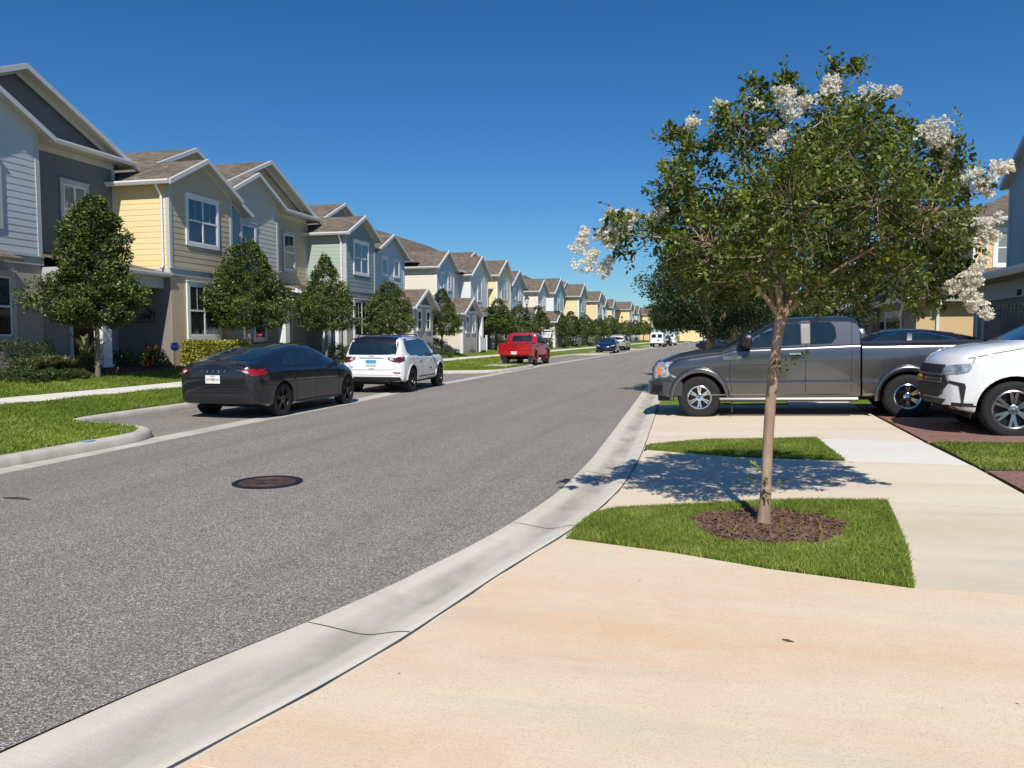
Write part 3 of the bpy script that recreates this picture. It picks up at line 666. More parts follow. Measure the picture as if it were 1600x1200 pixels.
def gable_roof(root, y0, y1, xf, xb, ze, slope, oe=.32, ov=.32, gut=('L',), th=.15, fascia='fascia', flip=1):
    """ridge runs away from the street. y0..y1 walls, xf front wall, xb back end"""
    yc = (y0+y1)/2; half = (y1-y0)/2+oe; zr_ = ze+slope*(y1-y0)/2; zl_ = ze-slope*oe; X0 = xf+ov*flip; X1 = xb
    mb = MB()
    for s in (-1, 1):
        a = (yc, zr_+.02); b = (yc+s*half, zl_+.02)
        mb.prism([(X0, a[0], a[1]), (X0, b[0], b[1]), (X0, b[0], b[1]-.05), (X0, a[0], a[1]-.05)], (X1-X0, 0, 0))
    r = mb.build('roof', M['shingle'], root)
    mb = MB(); e = .022*flip
    for s in (-1, 1):      # rake boards
        mb.prism([(X0+e, yc, zr_+.035), (X0+e, yc+s*(half+.01), zl_+.035), (X0+e, yc+s*(half+.01), zl_-th+.03), (X0+e, yc, zr_-th+.03)], (-.10*flip, 0, 0))
        mb.prism([(xf+.03*flip, yc, zr_-.04), (xf+.03*flip, yc+s*((y1-y0)/2), ze-.04), (xf+.03*flip, yc+s*((y1-y0)/2), ze-.22), (xf+.03*flip, yc, zr_-.22)], (-.03*flip, 0, 0))
    mb.build('rake_board', M[fascia], r)
    mb = MB()
    for s in (-1, 1):
        mb.prism([(X0-.05*flip, yc, zr_-.034), (X0-.05*flip, yc+s*(half-.02), zl_-.034), (X0-.05*flip, yc+s*(half-.02), zl_-.06), (X0-.05*flip, yc, zr_-.06)], (X1-X0, 0, 0))
    mb.build('soffit', M['soffit'], r)
    for sgn, tagc in ((-1, 'L'), (1, 'R')):
        if tagc in gut:
            mb = MB(); yy = yc+sgn*half; z = zl_+.02
            mb.prism([(X0, yy, z+.01), (X0, yy+sgn*.13, z+.01), (X0, yy+sgn*.13, z-.04), (X0, yy+sgn*.08, z-.12), (X0, yy, z-.12)], ((X1-X0), 0, 0))
            mb.build('gutter', M['metal'], root)
    return r
def downspout(root, x, y, zt, zb, dy=.3):
    mb = MB(); mb.tube([(x, y-dy, zt), (x, y-dy, zt-.12), (x, y-.06, zt-.42), (x, y-.06, zb+.1), (x, y-.14, zb)], .045, 6); mb.build('downspout', M['metal'], root)
def wall_block(root, y0, y1, xf, xb, zb, zm, ze, slope, up, low, side_up=None, gable=True, lapz=True, corner=True, band=True, case='gtrim', name_up='upper_wall'):
    """two storeys: stucco below, lap siding above; front faces the street (+x), side faces the camera (-y)"""
    core = MB(); core.box(xb, xf-.004, y0+.004, y1-.004, zb, zm); core.build('lower_wall', ST[low], root)
    u = MB(); yc = (y0+y1)/2
    u.box(xb, xf-.004, y0+.004, y1-.004, zm, ze-.02)
    if gable: u.prism([(xf-.004, y0+.004, ze-.02), (xf-.004, y1-.004, ze-.02), (xf-.004, yc, ze+slope*(y1-y0)/2-.05)], (xb-xf, 0, 0))
    F = plane('F', xf); S = plane('S', y0); N = plane('N', y1)
    poly = [(y0, zm), (y1, zm), (y1, ze)] + ([(yc, ze+slope*(y1-y0)/2)] if gable else []) + [(y0, ze)]
    if lapz: lap(u, poly, F); lap(u, [(xb, zm), (xf, zm), (xf, ze), (xb, ze)], S)
    else: flat(u, poly, F, .01); flat(u, [(xb, zm), (xf, zm), (xf, ze), (xb, ze)], S, .01)
    u.build(name_up, SD[up], root)
    t = MB()
    if corner:
        board(t, F, y0-.035, y0+.10, zm, ze-.02, 0, .034); board(t, F, y1-.10, y1+.035, zm, ze-.02, 0, .034); board(t, S, xf-.10, xf+.0, zm, ze-.02, 0, .036)
        board(t, S, xb, xb+.08, zm, ze-.02, 0, .030)
    if band:
        board(t, F, y0-.05, y1+.05, zm-.12, zm+.10, 0, .05); board(t, F, y0-.08, y1+.08, zm+.10, zm+.14, 0, .09)
        board(t, S, xb, xf+.05, zm-.12, zm+.10, 0, .05)
    board(t, S, xb, xf, ze-.2, ze-.02, 0, .035)
    t.build('corner_trim', M[case], root)

def hip_roof(root, x0, x1, y0, y1, ze, slope, run=None):
    xc = (x0+x1)/2; h = slope*(x1-x0)/2; k = (x1-x0)/2 if run is None else run
    mb = MB(); a = (x0, y0, ze); b = (x1, y0, ze); c = (x1, y1, ze); d = (x0, y1, ze); e = (xc, y0+k, ze+h); f = (xc, y1-k, ze+h)
    mb.poly([a, b, e]); mb.quad(b, c, f, e); mb.poly([c, d, f]); mb.quad(d, a, e, f); mb.quad(d, c, b, a)
    return mb.build('roof', M['shingle'], root)

def building(ang, x, y, z, label):
    a = R(HEAD-ang); ORG[0] = Vector((x, y, z)); c, s = math.cos(a), math.sin(a)
    return empty('townhouse_block', (x*c-y*s, x*s+y*c, z), a, label, 'townhouses', 'townhouse blocks along the left side')

# ---- block 1: grey, yellow, beige and green fronts nearest the camera
ZB, ZM = .60, 3.72
b1 = building(14, -17.0, 14, ZB, 'nearest townhouse block with grey, yellow, beige and sage green siding, left edge')
F = lambda x: plane('F', x)
def unit_A(root, y0, y1, yr, up, rec, low, xf=-18.35, xr=-19.08, ze=7.40):
    wall_block(root, y0, y1, xf, -22, ZB, ZM, ze, .52, up, low)
    gable_roof(root, y0, y1, xf, -22, ze, .52, gut=())
    # recessed wall beside it, with its own eave and the wide gable above
    r = MB(); r.box(-24, xr-.004, y1, yr, ZB, ZM); r.build('lower_wall', ST['lgrey'], root)
    u = MB(); u.box(-24, xr-.004, y1, yr, ZM, ze-.1); lap(u, [(y1, ZM), (yr, ZM), (yr, ze-.1), (y1, ze-.1)], F(xr)); u.build('recessed_wall', SD[rec], root)
    ya, yb = y0-.2, yr+.30; yc = (ya+yb)/2; xg = xr-.12; zg = ze+.05
    g2 = MB(); g2.prism([(xg, ya, zg), (xg, yb, zg), (xg, yc, zg+.46*(yb-ya)/2)], (-3.5, 0, 0)); lap(g2, [(ya, zg), (yb, zg), (yc, zg+.46*(yb-ya)/2)], F(xg)); g2.build('gable_wall', SD[rec], root)
    gable_roof(root, ya, yb, xg+.1, -25.5, zg, .46, oe=.35, ov=.42, gut=())
    p = MB(); p.prism([(xg-.02, y1+.25, zg+.12), (xr+.42, y1+.25, zg-.06), (xr+.42, y1+.25, zg-.12), (xg-.02, y1+.25, zg-.02)], (0, yr-y1+.2, 0)); p.build('pent_roof', M['shingle'], root)
    p = MB(); p.box(xr, xr+.40, y1+.24, yr+.44, zg-.17, zg-.12); p.box(xr, xr+.03, y1, yr, zg-.38, zg-.18); p.build('soffit', M['soffit'], root)
    p = MB(); p.prism([(xr+.42, y1+.22, zg-.04), (xr+.55, y1+.22, zg-.04), (xr+.55, y1+.22, zg-.09), (xr+.50, y1+.22, zg-.17), (xr+.42, y1+.22, zg-.17)], (0, yr-y1+.25, 0)); p.build('gutter', M['metal'], root)
    t = MB(); board(t, F(xr), yr-.12, yr, ZM, ze-.1, 0, .03); t.build('corner_trim', M['gtrim'], root)
def unit_B(root, y0, y1, up, low, xf=-17.0, big=True, label=None, side=None):
    ze = 6.76
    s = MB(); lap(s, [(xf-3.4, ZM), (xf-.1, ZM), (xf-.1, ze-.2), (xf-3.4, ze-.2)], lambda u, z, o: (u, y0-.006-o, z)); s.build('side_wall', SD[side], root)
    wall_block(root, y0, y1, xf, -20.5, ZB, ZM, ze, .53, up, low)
    gable_roof(root, y0, y1, xf, -21.5, ze, .53, gut=('L',))
    downspout(root, xf-.22, y0-.02, ze-.18, ZM+.1)
    if big:
        gable_roof(root, y0+.05, y0+9.0, -19.5, -26, ze, .465, gut=())
        g2 = MB(); yc = y0+4.53; g2.prism([(-19.5, y0+.1, ze-.1), (-19.5, y0+8.9, ze-.1), (-19.5, yc, ze+.465*4.47-.1)], (-3, 0, 0)); lap(g2, [(y0+.1, ze), (y0+8.9, ze), (yc, ze+.465*4.4)], F(-19.5)); g2.build('gable_wall', SD[up], root)
    window(root, F(xf), (y0+y1)/2-.80, (y0+y1)/2+.80, 4.78, 6.28, 2, muntin=True, case='trim')
    window(root, F(xf), (y0+y1)/2-.82, (y0+y1)/2+.80, 1.62, 3.32, 2, muntin=True, case='trim', cw=.13)
# unit 1 (grey, cut by the left edge)
unit_A(b1, 14.5, 18.15, 21.9, 'lgrey', 'slate', 'grey')
window(b1, F(-18.35), 15.75, 16.8, 4.6, 6.15, 1, case='gtrim', cw=.13); window(b1, F(-18.35), 15.9, 17.1, 1.6, 3.2, 1, case='gtrim', cw=.14, muntin=True)
window(b1, F(-19.08), 19.75, 20.62, 4.75, 6.25, 2, case='gtrim', cw=.12, blinds=True)
unit_A(b1, 8.0, 11.6, 14.4, 'teal', 'greige', 'tan')
# small roof between floors at the left edge
p = MB(); p.prism([(-18.35, 14.6, 3.98), (-17.3, 14.6, 3.62), (-17.3, 14.6, 3.52), (-18.35, 14.6, 3.7)], (0, 2.0, 0)); p.build('pent_roof', M['shingle'], b1)
unit_B(b1, 21.9, 25.3, 'yellow_dim', 'tan', side='yellow')
# porch in front of the recess
def porch(root, y0, y1, xf, xr, zt=4.10, zf=3.66, cols=(), open_side=False):
    p = MB(); p.prism([(xr, y0, zt), (xf+.22, y0, zf), (xf+.22, y0, zf-.06), (xr, y0, zt-.06)], (0, y1-y0, 0)); r = p.build('porch_roof', M['shingle'], root)
    p = MB(); p.prism([(xf+.22, y0, zf-.0), (xf+.35, y0, zf-.0), (xf+.35, y0, zf-.06), (xf+.30, y0, zf-.13), (xf+.22, y0, zf-.13)], (0, y1-y0, 0)); p.build('gutter', M['metal'], r)
    p = MB(); p.box(xf-.22, xf, y0, y1, zf-.50, zf-.14); p.box(xr, xf-.22, y0, y0+.2, zf-.50, zf-.14); p.box(xr, xf+.2, y0, y1, zf-.14, zf-.10); p.build('porch_beam', M['gtrim'], root)
    for y in cols:
        p = MB(); p.box(xf-.30, xf+.02, y, y+.34, ZB-.2, zf-.5); p.box(xf-.34, xf+.06, y-.04, y+.38, ZB-.2, ZB+.16); p.box(xf-.34, xf+.06, y-.04, y+.38, zf-.62, zf-.5); p.build('porch_column', M['trim'], root)
porch(b1, 18.15, 21.88, -17.25, -19.08, cols=(19.15,))
p = MB(); board(p, F(-19.08), 19.9, 20.9, ZB+.02, 2.75, 0, .06); p.build('door', M['door'], b1)
p = MB(); board(p, F(-19.08), 19.78, 19.9, ZB, 2.87, 0, .08); board(p, F(-19.08), 20.9, 21.02, ZB, 2.87, 0, .08); board(p, F(-19.08), 19.9, 20.9, 2.75, 2.87, 0, .08); p.build('door_frame', M['trim'], b1)
# dark lower side wall inside the porch
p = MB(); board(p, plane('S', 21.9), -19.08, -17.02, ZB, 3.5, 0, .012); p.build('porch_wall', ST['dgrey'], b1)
# teal sliver and unit A'
wall_block(b1, 25.3, 26.8, -17.58, -21, ZB, ZM, 6.5, .5, 'teal', 'tan', gable=False)
gable_roof(b1, 24.0, 26.8, -17.58, -21.5, 6.5, .5, gut=('R',))
unit_A(b1, 27.1, 30.75, 34.7, 'greige', 'beige', 'lgrey')
window(b1, F(-18.35), 28.0, 28.95, 4.75, 6.15, 1, case='gtrim', cw=.12); window(b1, F(-19.08), 32.5, 33.35, 4.72, 6.35, 1, case='gtrim', cw=.12, muntin=True)
window(b1, F(-18.35), 27.4, 28.2, 1.5, 3.1, 1); window(b1, F(-18.35), 28.8, 29.6, 1.5, 3.1, 1)
for y in (29.5,):
    p = MB(); p.box(-17.65, -17.30, y, y+.36, ZB-.1, 3.2); p.box(-17.69, -17.26, y-.04, y+.40, ZB-.1, ZB+.16); p.build('porch_column', M['trim'], b1)
p = MB(); p.box(-18.35, -17.28, 26.9, 29.9, 3.2, 3.6); p.build('porch_beam', M['gtrim'], b1)
p = MB(); p.prism([(-18.35, 26.8, 4.05), (-17.1, 26.8, 3.62), (-17.1, 26.8, 3.56), (-18.35, 26.8, 3.9)], (0, 3.2, 0)); p.build('porch_roof', M['shingle'], b1)
# gabled portico in front of the brown door
p = MB(); board(p, F(-19.08), 31.9, 32.9, ZB+.02, 2.85, 0, .05); p.build('door', M['door'], b1)
p = MB(); board(p, F(-19.08), 31.74, 31.9, ZB, 3.0, 0, .09); board(p, F(-19.08), 32.9, 33.06, ZB, 3.0, 0, .09); p.build('door_frame', M['trim'], b1)
p = MB(); p.prism([(-19.08, 31.0, 3.55), (-17.15, 31.0, 3.25), (-17.15, 31.0, 3.42), (-19.08, 31.0, 4.0)], (0, .10, 0)); p.prism([(-17.15, 31.0, 3.2), (-17.15, 34.6, 3.2), (-17.15, 34.6, 3.5), (-17.15, 31.0, 3.5)], (-.1, 0, 0)); p.box(-19.08, -17.15, 31.1, 34.6, 3.2, 3.24); p.build('porch_beam', M['trim'], b1)
p = MB(); p.prism([(-19.08, 30.85, 4.06), (-17.0, 30.85, 3.55), (-17.0, 30.85, 3.48), (-19.08, 30.85, 3.99)], (0, 3.8, 0)); r = p.build('porch_roof', M['shingle'], b1)
p = MB(); p.prism([(-19.08, 30.78, 4.09), (-16.98, 30.78, 3.58), (-16.98, 30.78, 3.40), (-19.08, 30.78, 3.91)], (0, .06, 0)); p.build('rake_board', M['trim'], r)
for y in (33.0, 34.1):
    p = MB(); p.box(-17.45, -17.15, y, y+.34, ZB-.1, 3.2); p.build('porch_column', M['trim'], b1)
unit_B(b1, 34.7, 38.05, 'sage_dim', 'lgrey', side='sage')
# teal end unit with its single-storey wing
wall_block(b1, 38.05, 43.6, -17.58, -23, ZB, ZM, 6.35, .5, 'lblue', 'lgrey', gable=False)
g2 = MB(); g2.prism([(-17.58, 39.4, 6.3), (-17.58, 43.6, 6.3), (-17.58, 41.5, 7.33)], (-3, 0, 0)); lap(g2, [(39.4, 6.3), (43.6, 6.3), (41.5, 7.33)], F(-17.58)); g2.build('gable_wall', SD['lblue'], b1)
gable_roof(b1, 39.4, 43.6, -17.58, -22, 6.35, .5, gut=())
p = MB(); p.prism([(-17.2, 38.05, 6.25), (-17.2, 39.4, 6.25), (-20, 39.4, 7.5), (-20, 38.05, 7.5)], (0, 0, .1)); p.build('pent_roof', M['shingle'], b1)
window(b1, F(-17.58), 38.55, 39.15, 4.6, 6.0, 1); window(b1, F(-17.58), 40.3, 40.95, 5.1, 5.95, 1); window(b1, F(-17.58), 42.1, 42.75, 5.1, 5.95, 1)
def wing(root, y0, y1, xf, xb, low, side, ze=3.35, slope=.56):
    w = MB(); w.box(xb, xf-.004, y0+.004, y1-.004, ZB-.35, ze-.02); yc = (y0+y1)/2; w.build('wing_wall', ST[low], root)
    w = MB(); board(w, plane('S', y0), xb, xf-.12, ZB-.35, ze-.05, 0, .012); w.build('wing_side_wall', ST[side], root)
    g = MB(); g.prism([(xf-.004, y0+.01, ze-.02), (xf-.004, y1-.01, ze-.02), (xf-.004, yc, ze+slope*(y1-y0)/2-.06)], (xb-xf, 0, 0)); g.build('gable_wall', SD['slate'], root)
    gable_roof(root, y0, y1, xf, xb, ze, slope, gut=('L',))
    t = MB(); board(t, plane('S', y0), xf-.14, xf+.02, ZB-.3, ze-.1, 0, .03); board(t, plane('F', xf), y0-.03, y0+.1, ZB-.3, ze-.1, 0, .03); board(t, plane('F', xf), y0, y1, ze-.12, ze+.04, 0, .04); t.build('corner_trim', M['trim'], root)
    window(root, plane('F', xf), yc-.95, yc-.45, ze-1.35, ze-.35, 1, cw=.12); window(root, plane('F', xf), yc+.45, yc+.95, ze-1.35, ze-.35, 1, cw=.12)
wing(b1, 40.0, 43.2, -15.6, -17.6, 'lgrey', 'cream')
hip_roof(b1, -32, -19.6, 4, 45, 6.8, .43)
w = MB(); w.box(-31.5, -21, 6, 43.5, ZB, 6.8); w.build('rear_wall', SD['greige'], b1)
# wall number and welcome sign in the shaded porch
sg = empty('wall_sign', tuple((Matrix.Rotation(R(1.8), 4, 'Z') @ Vector((-18.25, 21.83, 2.22)))), R(1.8), 'dark metal welcome sign with leaf scrolls in the shaded porch', 'wall sign')
ORG[0] = Vector((0, 0, 0))
text_mesh('lettering', 'WELCOME', .22, M['black'], sg, (0, 0, 0), (R(90), 0, 0), .008)
mb = MB()
for s in (-1, 1):
    mb.tube([(s*(.02+.12*k), 0, .22+.20*math.cos(k*.45)) for k in range(6)], .014, 5)
    for k in range(6):
        x = s*(.05+.11*k); z = .24+.19*math.cos(k*.45); mb.poly([(x, -.005, z), (x+s*.07, -.005, z+.05), (x+s*.10, -.005, z), (x+s*.05, -.005, z-.04)])
mb.tube([(-.62, 0, -.15), (-.66, 0, 0), (-.60, 0, .13), (.60, 0, .13), (.66, 0, 0), (.62, 0, -.15), (-.62, 0, -.15)], .012, 5)
mb.build('scroll_frame', M['black'], sg)

# ---- block 2
ZB, ZM = .45, 3.45
b2 = building(15, -18.0, 48, .35, 'second townhouse block, cream side wall, light blue and pale yellow fronts')
def far_bay(root, y0, y1, xf, up, low, sidec=None, ze=6.45, slope=.6, win='small', depth=2.6, gable=True, big=0, lapz=True, out=.3):
    wall_block(root, y0, y1, xf, xf-depth, ZB-.3, ZM, ze, slope, up, low, lapz=lapz, gable=gable, case='trim')
    if gable: gable_roof(root, y0, y1, xf, xf-6.5, ze, slope, gut=('L',), ov=out)
    if sidec: 
        s = MB(); lap(s, [(xf-depth, ZM), (xf-.1, ZM), (xf-.1, ze-.2), (xf-depth, ze-.2)], lambda u, z, o: (u, y0-.006-o, z)); s.build('side_wall', SD[sidec], root)
    c = (y0+y1)/2; P = plane('F', xf)
    if win == 'small': window(root, P, c-.95, c-.5, ze-1.5, ze-.55, 1, cw=.12); window(root, P, c+.5, c+.95, ze-1.5, ze-.55, 1, cw=.12)
    elif win == 'double': window(root, P, c-.85, c+.85, ze-2.0, ze-.45, 2, muntin=True)
    elif win == 'single': window(root, P, c-.42, c+.42, ze-2.0, ze-.5, 1)
    if win: window(root, P, c-.8, c+.8, ZB+.9, ZM-.5, 2)
far_bay(b2, 47.96, 51.4, -18.0, 'lblue', 'lgrey', 'cream', ze=6.32)
w = MB(); w.box(-24, -18.9, 51.4, 55.1, ZB-.3, ZM); w.build('lower_wall', ST['lgrey'], b2); w = MB(); w.box(-24, -18.9, 51.4, 55.1, ZM, 6.3); lap(w, [(51.4, ZM), (55.1, ZM), (55.1, 6.3), (51.4, 6.3)], plane('F', -18.9)); w.build('recessed_wall', SD['lgrey'], b2)
window(b2, plane('F', -18.9), 52.3, 54.1, 4.3, 6.0, 2)
p = MB(); p.prism([(-18.45, 51.4, 6.42), (-18.45, 55.1, 6.42), (-20.2, 55.1, 7.3), (-20.2, 51.4, 7.3)], (0, 0, .08)); p.build('eave_roof', M['shingle'], b2)
p = MB(); p.box(-18.45, -18.33, 51.5, 55.0, 6.32, 6.46); p.build('gutter', M['metal'], b2)
far_bay(b2, 55.1, 59.6, -18.0, 'white', 'lgrey', 'white', ze=6.35, win='single', slope=.62)
far_bay(b2, 60.6, 64.7, -17.5, 'lemon', 'tan', ze=6.72, win='double', depth=2.9)
gable_roof(b2, 57.5, 64.5, -19.8, -26, 6.9, .46, gut=())
g2 = MB(); g2.prism([(-19.8, 57.6, 6.8), (-19.8, 64.4, 6.8), (-19.8, 61, 8.35)], (-2, 0, 0)); g2.build('gable_wall', SD['beige'], b2)
wall_block(b2, 64.7, 71.6, -18.1, -23, ZB-.3, ZM, 6.3, .5, 'lblue', 'lgrey', gable=False, case='trim'); gable_roof(b2, 67, 71.6, -18.1, -22, 6.35, .55, gut=())
g2 = MB(); g2.prism([(-18.1, 67, 6.25), (-18.1, 71.6, 6.25), (-18.1, 69.3, 7.5)], (-3, 0, 0)); g2.build('gable_wall', SD['lblue'], b2)
window(b2, plane('F', -18.1), 65.2, 65.9, 4.3, 5.8, 1); window(b2, plane('F', -18.1), 68.1, 68.7, 5.0, 5.9, 1); window(b2, plane('F', -18.1), 70.0, 70.6, 5.0, 5.9, 1)
wing(b2, 47.96, 51.2, -16.2, -18.0, 'lgrey', 'cream', ze=3.25); wing(b2, 67.5, 71.2, -16.4, -18.1, 'lgrey', 'cream', ze=3.2)
p = MB(); p.prism([(-18.0, 51.6, 3.9), (-16.9, 51.6, 3.45), (-16.9, 51.6, 3.38), (-18, 51.6, 3.8)], (0, 9, 0)); p.build('porch_roof', M['shingle'], b2)
p = MB(); p.box(-17.1, -16.88, 51.6, 60.6, 3.05, 3.38); p.build('porch_beam', M['gtrim'], b2)
for y in (54.5, 57.5):
    p = MB(); p.box(-17.15, -16.88, y, y+.3, ZB-.3, 3.05); p.build('porch_column', M['trim'], b2)
for y in (52.2, 55.6, 58.4):
    p = MB(); board(p, plane('F', -18.0 if y > 55.2 else -18.9), y, y+1.0, ZB, 2.6, 0, .05); p.build('door', M['dark'], b2)
p = MB(); p.prism([(-17.5, 62.8, 3.9), (-15.9, 62.8, 3.4), (-15.9, 62.8, 3.1), (-17.5, 62.8, 3.3)], (0, 4, 0)); p.build('porch_roof', M['trim'], b2)
for y in (63.0, 66.3):
    p = MB(); p.box(-16.2, -15.95, y, y+.28, ZB-.3, 3.1); p.build('porch_column', M['trim'], b2)
hip_roof(b2, -32, -19.2, 47.4, 72, 6.45, .52, run=5.4)
w = MB(); w.box(-30.5, -20, 48.2, 71.4, ZB-.3, 6.45); w.build('rear_wall', SD['cream'], b2)

# ---- farther blocks (same kinds of bay)
def block(ang, x, y0, y1, label, bays, ridge=9.2):
    b = building(ang, x, y0, .35, label)
    hip_roof(b, x-13, x-1.0, y0-.3, y1+.3, 6.45, .50, run=5.2)
    ym = y1-9; gable_roof(b, ym, ym+7.5, x-1.8, x-8, 6.7, .5, gut=()); g2 = MB(); g2.prism([(x-1.8, ym+.1, 6.6), (x-1.8, ym+7.4, 6.6), (x-1.8, ym+3.75, 8.45)], (-2, 0, 0)); g2.build('gable_wall', SD['greige'], b)
    w = MB(); w.box(x-12, x-2.2, y0, y1, .2, 6.45); w.build('rear_wall', SD['cream'], b)
    for (a, c, dx, up, side, win, ze) in bays:
        far_bay(b, a, c, x+dx, up, 'lgrey' if up not in ('lemon', 'peach', 'yellow') else 'peach', side, ze=ze, win=win)
    return b
b3 = block(15.8, -18.8, 76, 103, 'third townhouse block, cream end wall and two yellow side walls behind lamp post',
      [(76, 79.6, 0, 'white', 'cream', 'small', 6.3), (79.6, 83.2, -1.0, 'lgrey', None, 'double', 6.2), (83.2, 88.6, 0, 'lblue', 'white', 'single', 6.5), (95.5, 100.5, .5, 'sage', 'lemon', 'double', 6.75)])
wing(b3, 76, 79.4, -17.0, -18.8, 'lgrey', 'cream', ze=3.2)
b4 = block(15.8, -18.8, 108, 133, 'fourth townhouse block, peach yellow and grey fronts beyond the third block',
      [(109.5, 114, .5, 'grey', 'peach', 'double', 6.75), (118, 121.5, 0, 'grey', 'grey', 'small', 6.3), (126.5, 130.5, 0, 'white', 'peach', 'single', 6.5)])
b5 = block(15.8, -18.8, 142, 170, 'fifth townhouse block, yellow and pale blue fronts far down the street',
      [(146, 150.5, .5, 'grey', 'yellow', 'double', 6.8), (155, 159, 0, 'lblue', 'lblue', 'small', 6.3), (163, 168, 0, 'white', 'lgrey', 'single', 6.5)])
b6 = block(15.8, -18.8, 178, 210, 'farthest pale yellow townhouse block at the end of the left row',
      [(184, 189, .5, 'yellow', 'yellow', 'double', 6.8), (196, 200, 0, 'cream', 'peach', 'small', 6.3)])
ZB, ZM = .45, 3.45

# ---- right side: blue-grey house nearest, tan one beyond
def right_house(x, y, label, up, low, y0, y1, xg, xu, ze, ztop, side, number=None, doors=((0, 2.6),), blinds=True):
    ORG[0] = Vector((x, y, .3)); b = empty('townhouse', (x, y, .3), 0, label, 'house', 'houses on the right side')
    W = plane('W', xg); WU = plane('W', xu); S = plane('S', y0); SN = plane('N', y1)
    w = MB(); w.box(xg+.004, xg+12, y0+.004, y1-.004, .1, 3.05); w.build('garage_wall', ST[low], b)
    u = MB(); u.box(xu+.004, xu+11, y0+.004, y1-.004, 3.05, ze); yc = (y0+y1)/2
    return b, W, WU, S, u
r1 = empty('townhouse', (6.1, 22.6, .2), 0, 'blue-grey board and batten house with a dark garage at the right edge', 'house', 'houses on the right side')
ORG[0] = Vector((6.1, 22.6, .2))
xg, xu, y0, y1 = 6.10, 7.2, 12.0, 22.6
w = MB(); w.box(xg+.004, 18, y0, y1, .1, 3.1); w.build('garage_wall', ST['warm'], r1)
w = MB(); w.box(xu, 18, y0, y1+1.2, 3.0, 5.75); w.prism([(xu, y0+4.2, 5.75), (xu, y1+1.2, 5.75), (xu, 18.2, 8.7)], (9, 0, 0))
W = plane('W', xu)
for k in range(26):
    yy = y0+.4*k+.1; zt = 5.75 + max(0, min((yy-16.2), (23.8-yy))*.52)
    if yy < y1+1.1: board(w, W, yy, yy+.05, 3.3, zt, 0, .022)
w.build('upper_wall', SD['bluegrey'], r1)
w = MB(); board(w, W, y0, y1+1.2, 3.25, 3.45, 0, .05); board(w, W, y1+1.08, y1+1.2, 3.4, 5.75, 0, .035); board(w, plane('W', xg), y0, y1, 2.62, 2.85, 0, .05); w.build('corner_trim', M['gtrim'], r1)
gable_roof(r1, 13.0, y1+1.2, xu, 16, 5.78, .55, gut=('R',), ov=.18, oe=.2, flip=-1, fascia='gtrim')
w = MB(); w.prism([(xu+.1, y0, 3.42), (xg-.45, y0, 3.02), (xg-.45, y0, 2.92), (xu+.1, y0, 3.2)], (0, y1-y0+.4, 0)); pr = w.build('garage_roof', M['shingle'], r1)
w = MB(); w.prism([(xg-.45, y0, 3.03), (xg-.58, y0, 3.03), (xg-.58, y0, 2.97), (xg-.53, y0, 2.88), (xg-.45, y0, 2.88)], (0, y1-y0+.45, 0)); w.build('gutter', M['metal'], pr)
W = plane('W', xg)
for ya in (14.2, 18.3):
    w = MB(); board(w, W, ya-.18, ya, .1, 2.45, 0, .06); board(w, W, ya+3.2, ya+3.38, .1, 2.45, 0, .06); board(w, W, ya-.18, ya+3.38, 2.45, 2.63, 0, .06); d = w.build('garage_door_frame', M['gtrim'], r1)
    w = MB(); board(w, W, ya, ya+3.2, .12, 2.45, -.1, .02)
    for k in range(1, 4): board(w, W, ya, ya+3.2, .12+.58*k, .135+.58*k, 0, .03)
    gd = w.build('garage_door', M['gdoor'], r1)
    for k in range(6):
        w = MB()
        for i in range(2):
            for j in range(2): board(w, W, ya+.12+.5*k+.2*i, ya+.28+.5*k+.2*i, 2.0+.18*j, 2.15+.18*j, 0, .034)
        w.build('door_window', M['glassb'], gd)
text_mesh('house_number', '128', .18, M['black'], r1, (xg-.07-6.1, 19.15-22.6, 2.54-.2), (R(90), 0, R(-90)), .01)
w = MB(); board(w, plane('W', xg), 22.05, 22.25, .1, 2.6, 0, .05); w.build('corner_trim', M['gtrim'], r1)
window(r1, plane('W', xu), 19.4, 20.8, 4.0, 5.4, 2, case='trim', cw=.12)
w = MB(); w.tube([(xg-.5, 12.4, 2.9), (xg-.5, 12.4, 2.75), (xg-.05, 12.4, 2.4), (xg-.05, 12.4, .2)], .045, 6); w.build('downspout', M['metal'], r1)

r2 = empty('townhouse', (7.0, 33, .3), 0, 'tan house with sunlit end wall, white downspout and brown roof behind the cars', 'house', 'houses on the right side')
ORG[0] = Vector((7.0, 33, .3))
xg, y0, y1 = 6.95, 33.0, 58.0
w = MB(); w.box(xg+.004, 20, y0+.004, y1, .1, 3.0); w.build('garage_wall', ST['tangold'], r2)
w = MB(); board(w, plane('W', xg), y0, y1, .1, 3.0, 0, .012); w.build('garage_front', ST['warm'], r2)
# hipped garage roof with gutters on two sides
w = MB(); a = (xg-.45, y0-.45, 3.05); e_ = (xg+3.0, y0+2.6, 4.45)
w.poly([a, (20, y0-.45, 3.05), (20, y0+2.6, 4.45), e_]); w.poly([a, e_, (xg+3.0, y1, 4.45), (xg-.45, y1, 3.05)]); w.poly([a, (xg-.45, y1, 3.05), (20, y1, 3.0), (20, y0-.45, 3.0)])
rf = w.build('garage_roof', M['shingle'], r2)
w = MB(); w.prism([(xg-.5, y0-.45, 3.06), (xg-.5, y0-.58, 3.06), (xg-.5, y0-.58, 3.0), (xg-.5, y0-.53, 2.91), (xg-.5, y0-.45, 2.91)], (12, 0, 0)); w.prism([(xg-.45, y0-.6, 3.06), (xg-.60, y0-.6, 3.06), (xg-.60, y0-.6, 2.96), (xg-.45, y0-.6, 2.91)], (0, 24, 0)); w.build('gutter', M['metal'], rf)
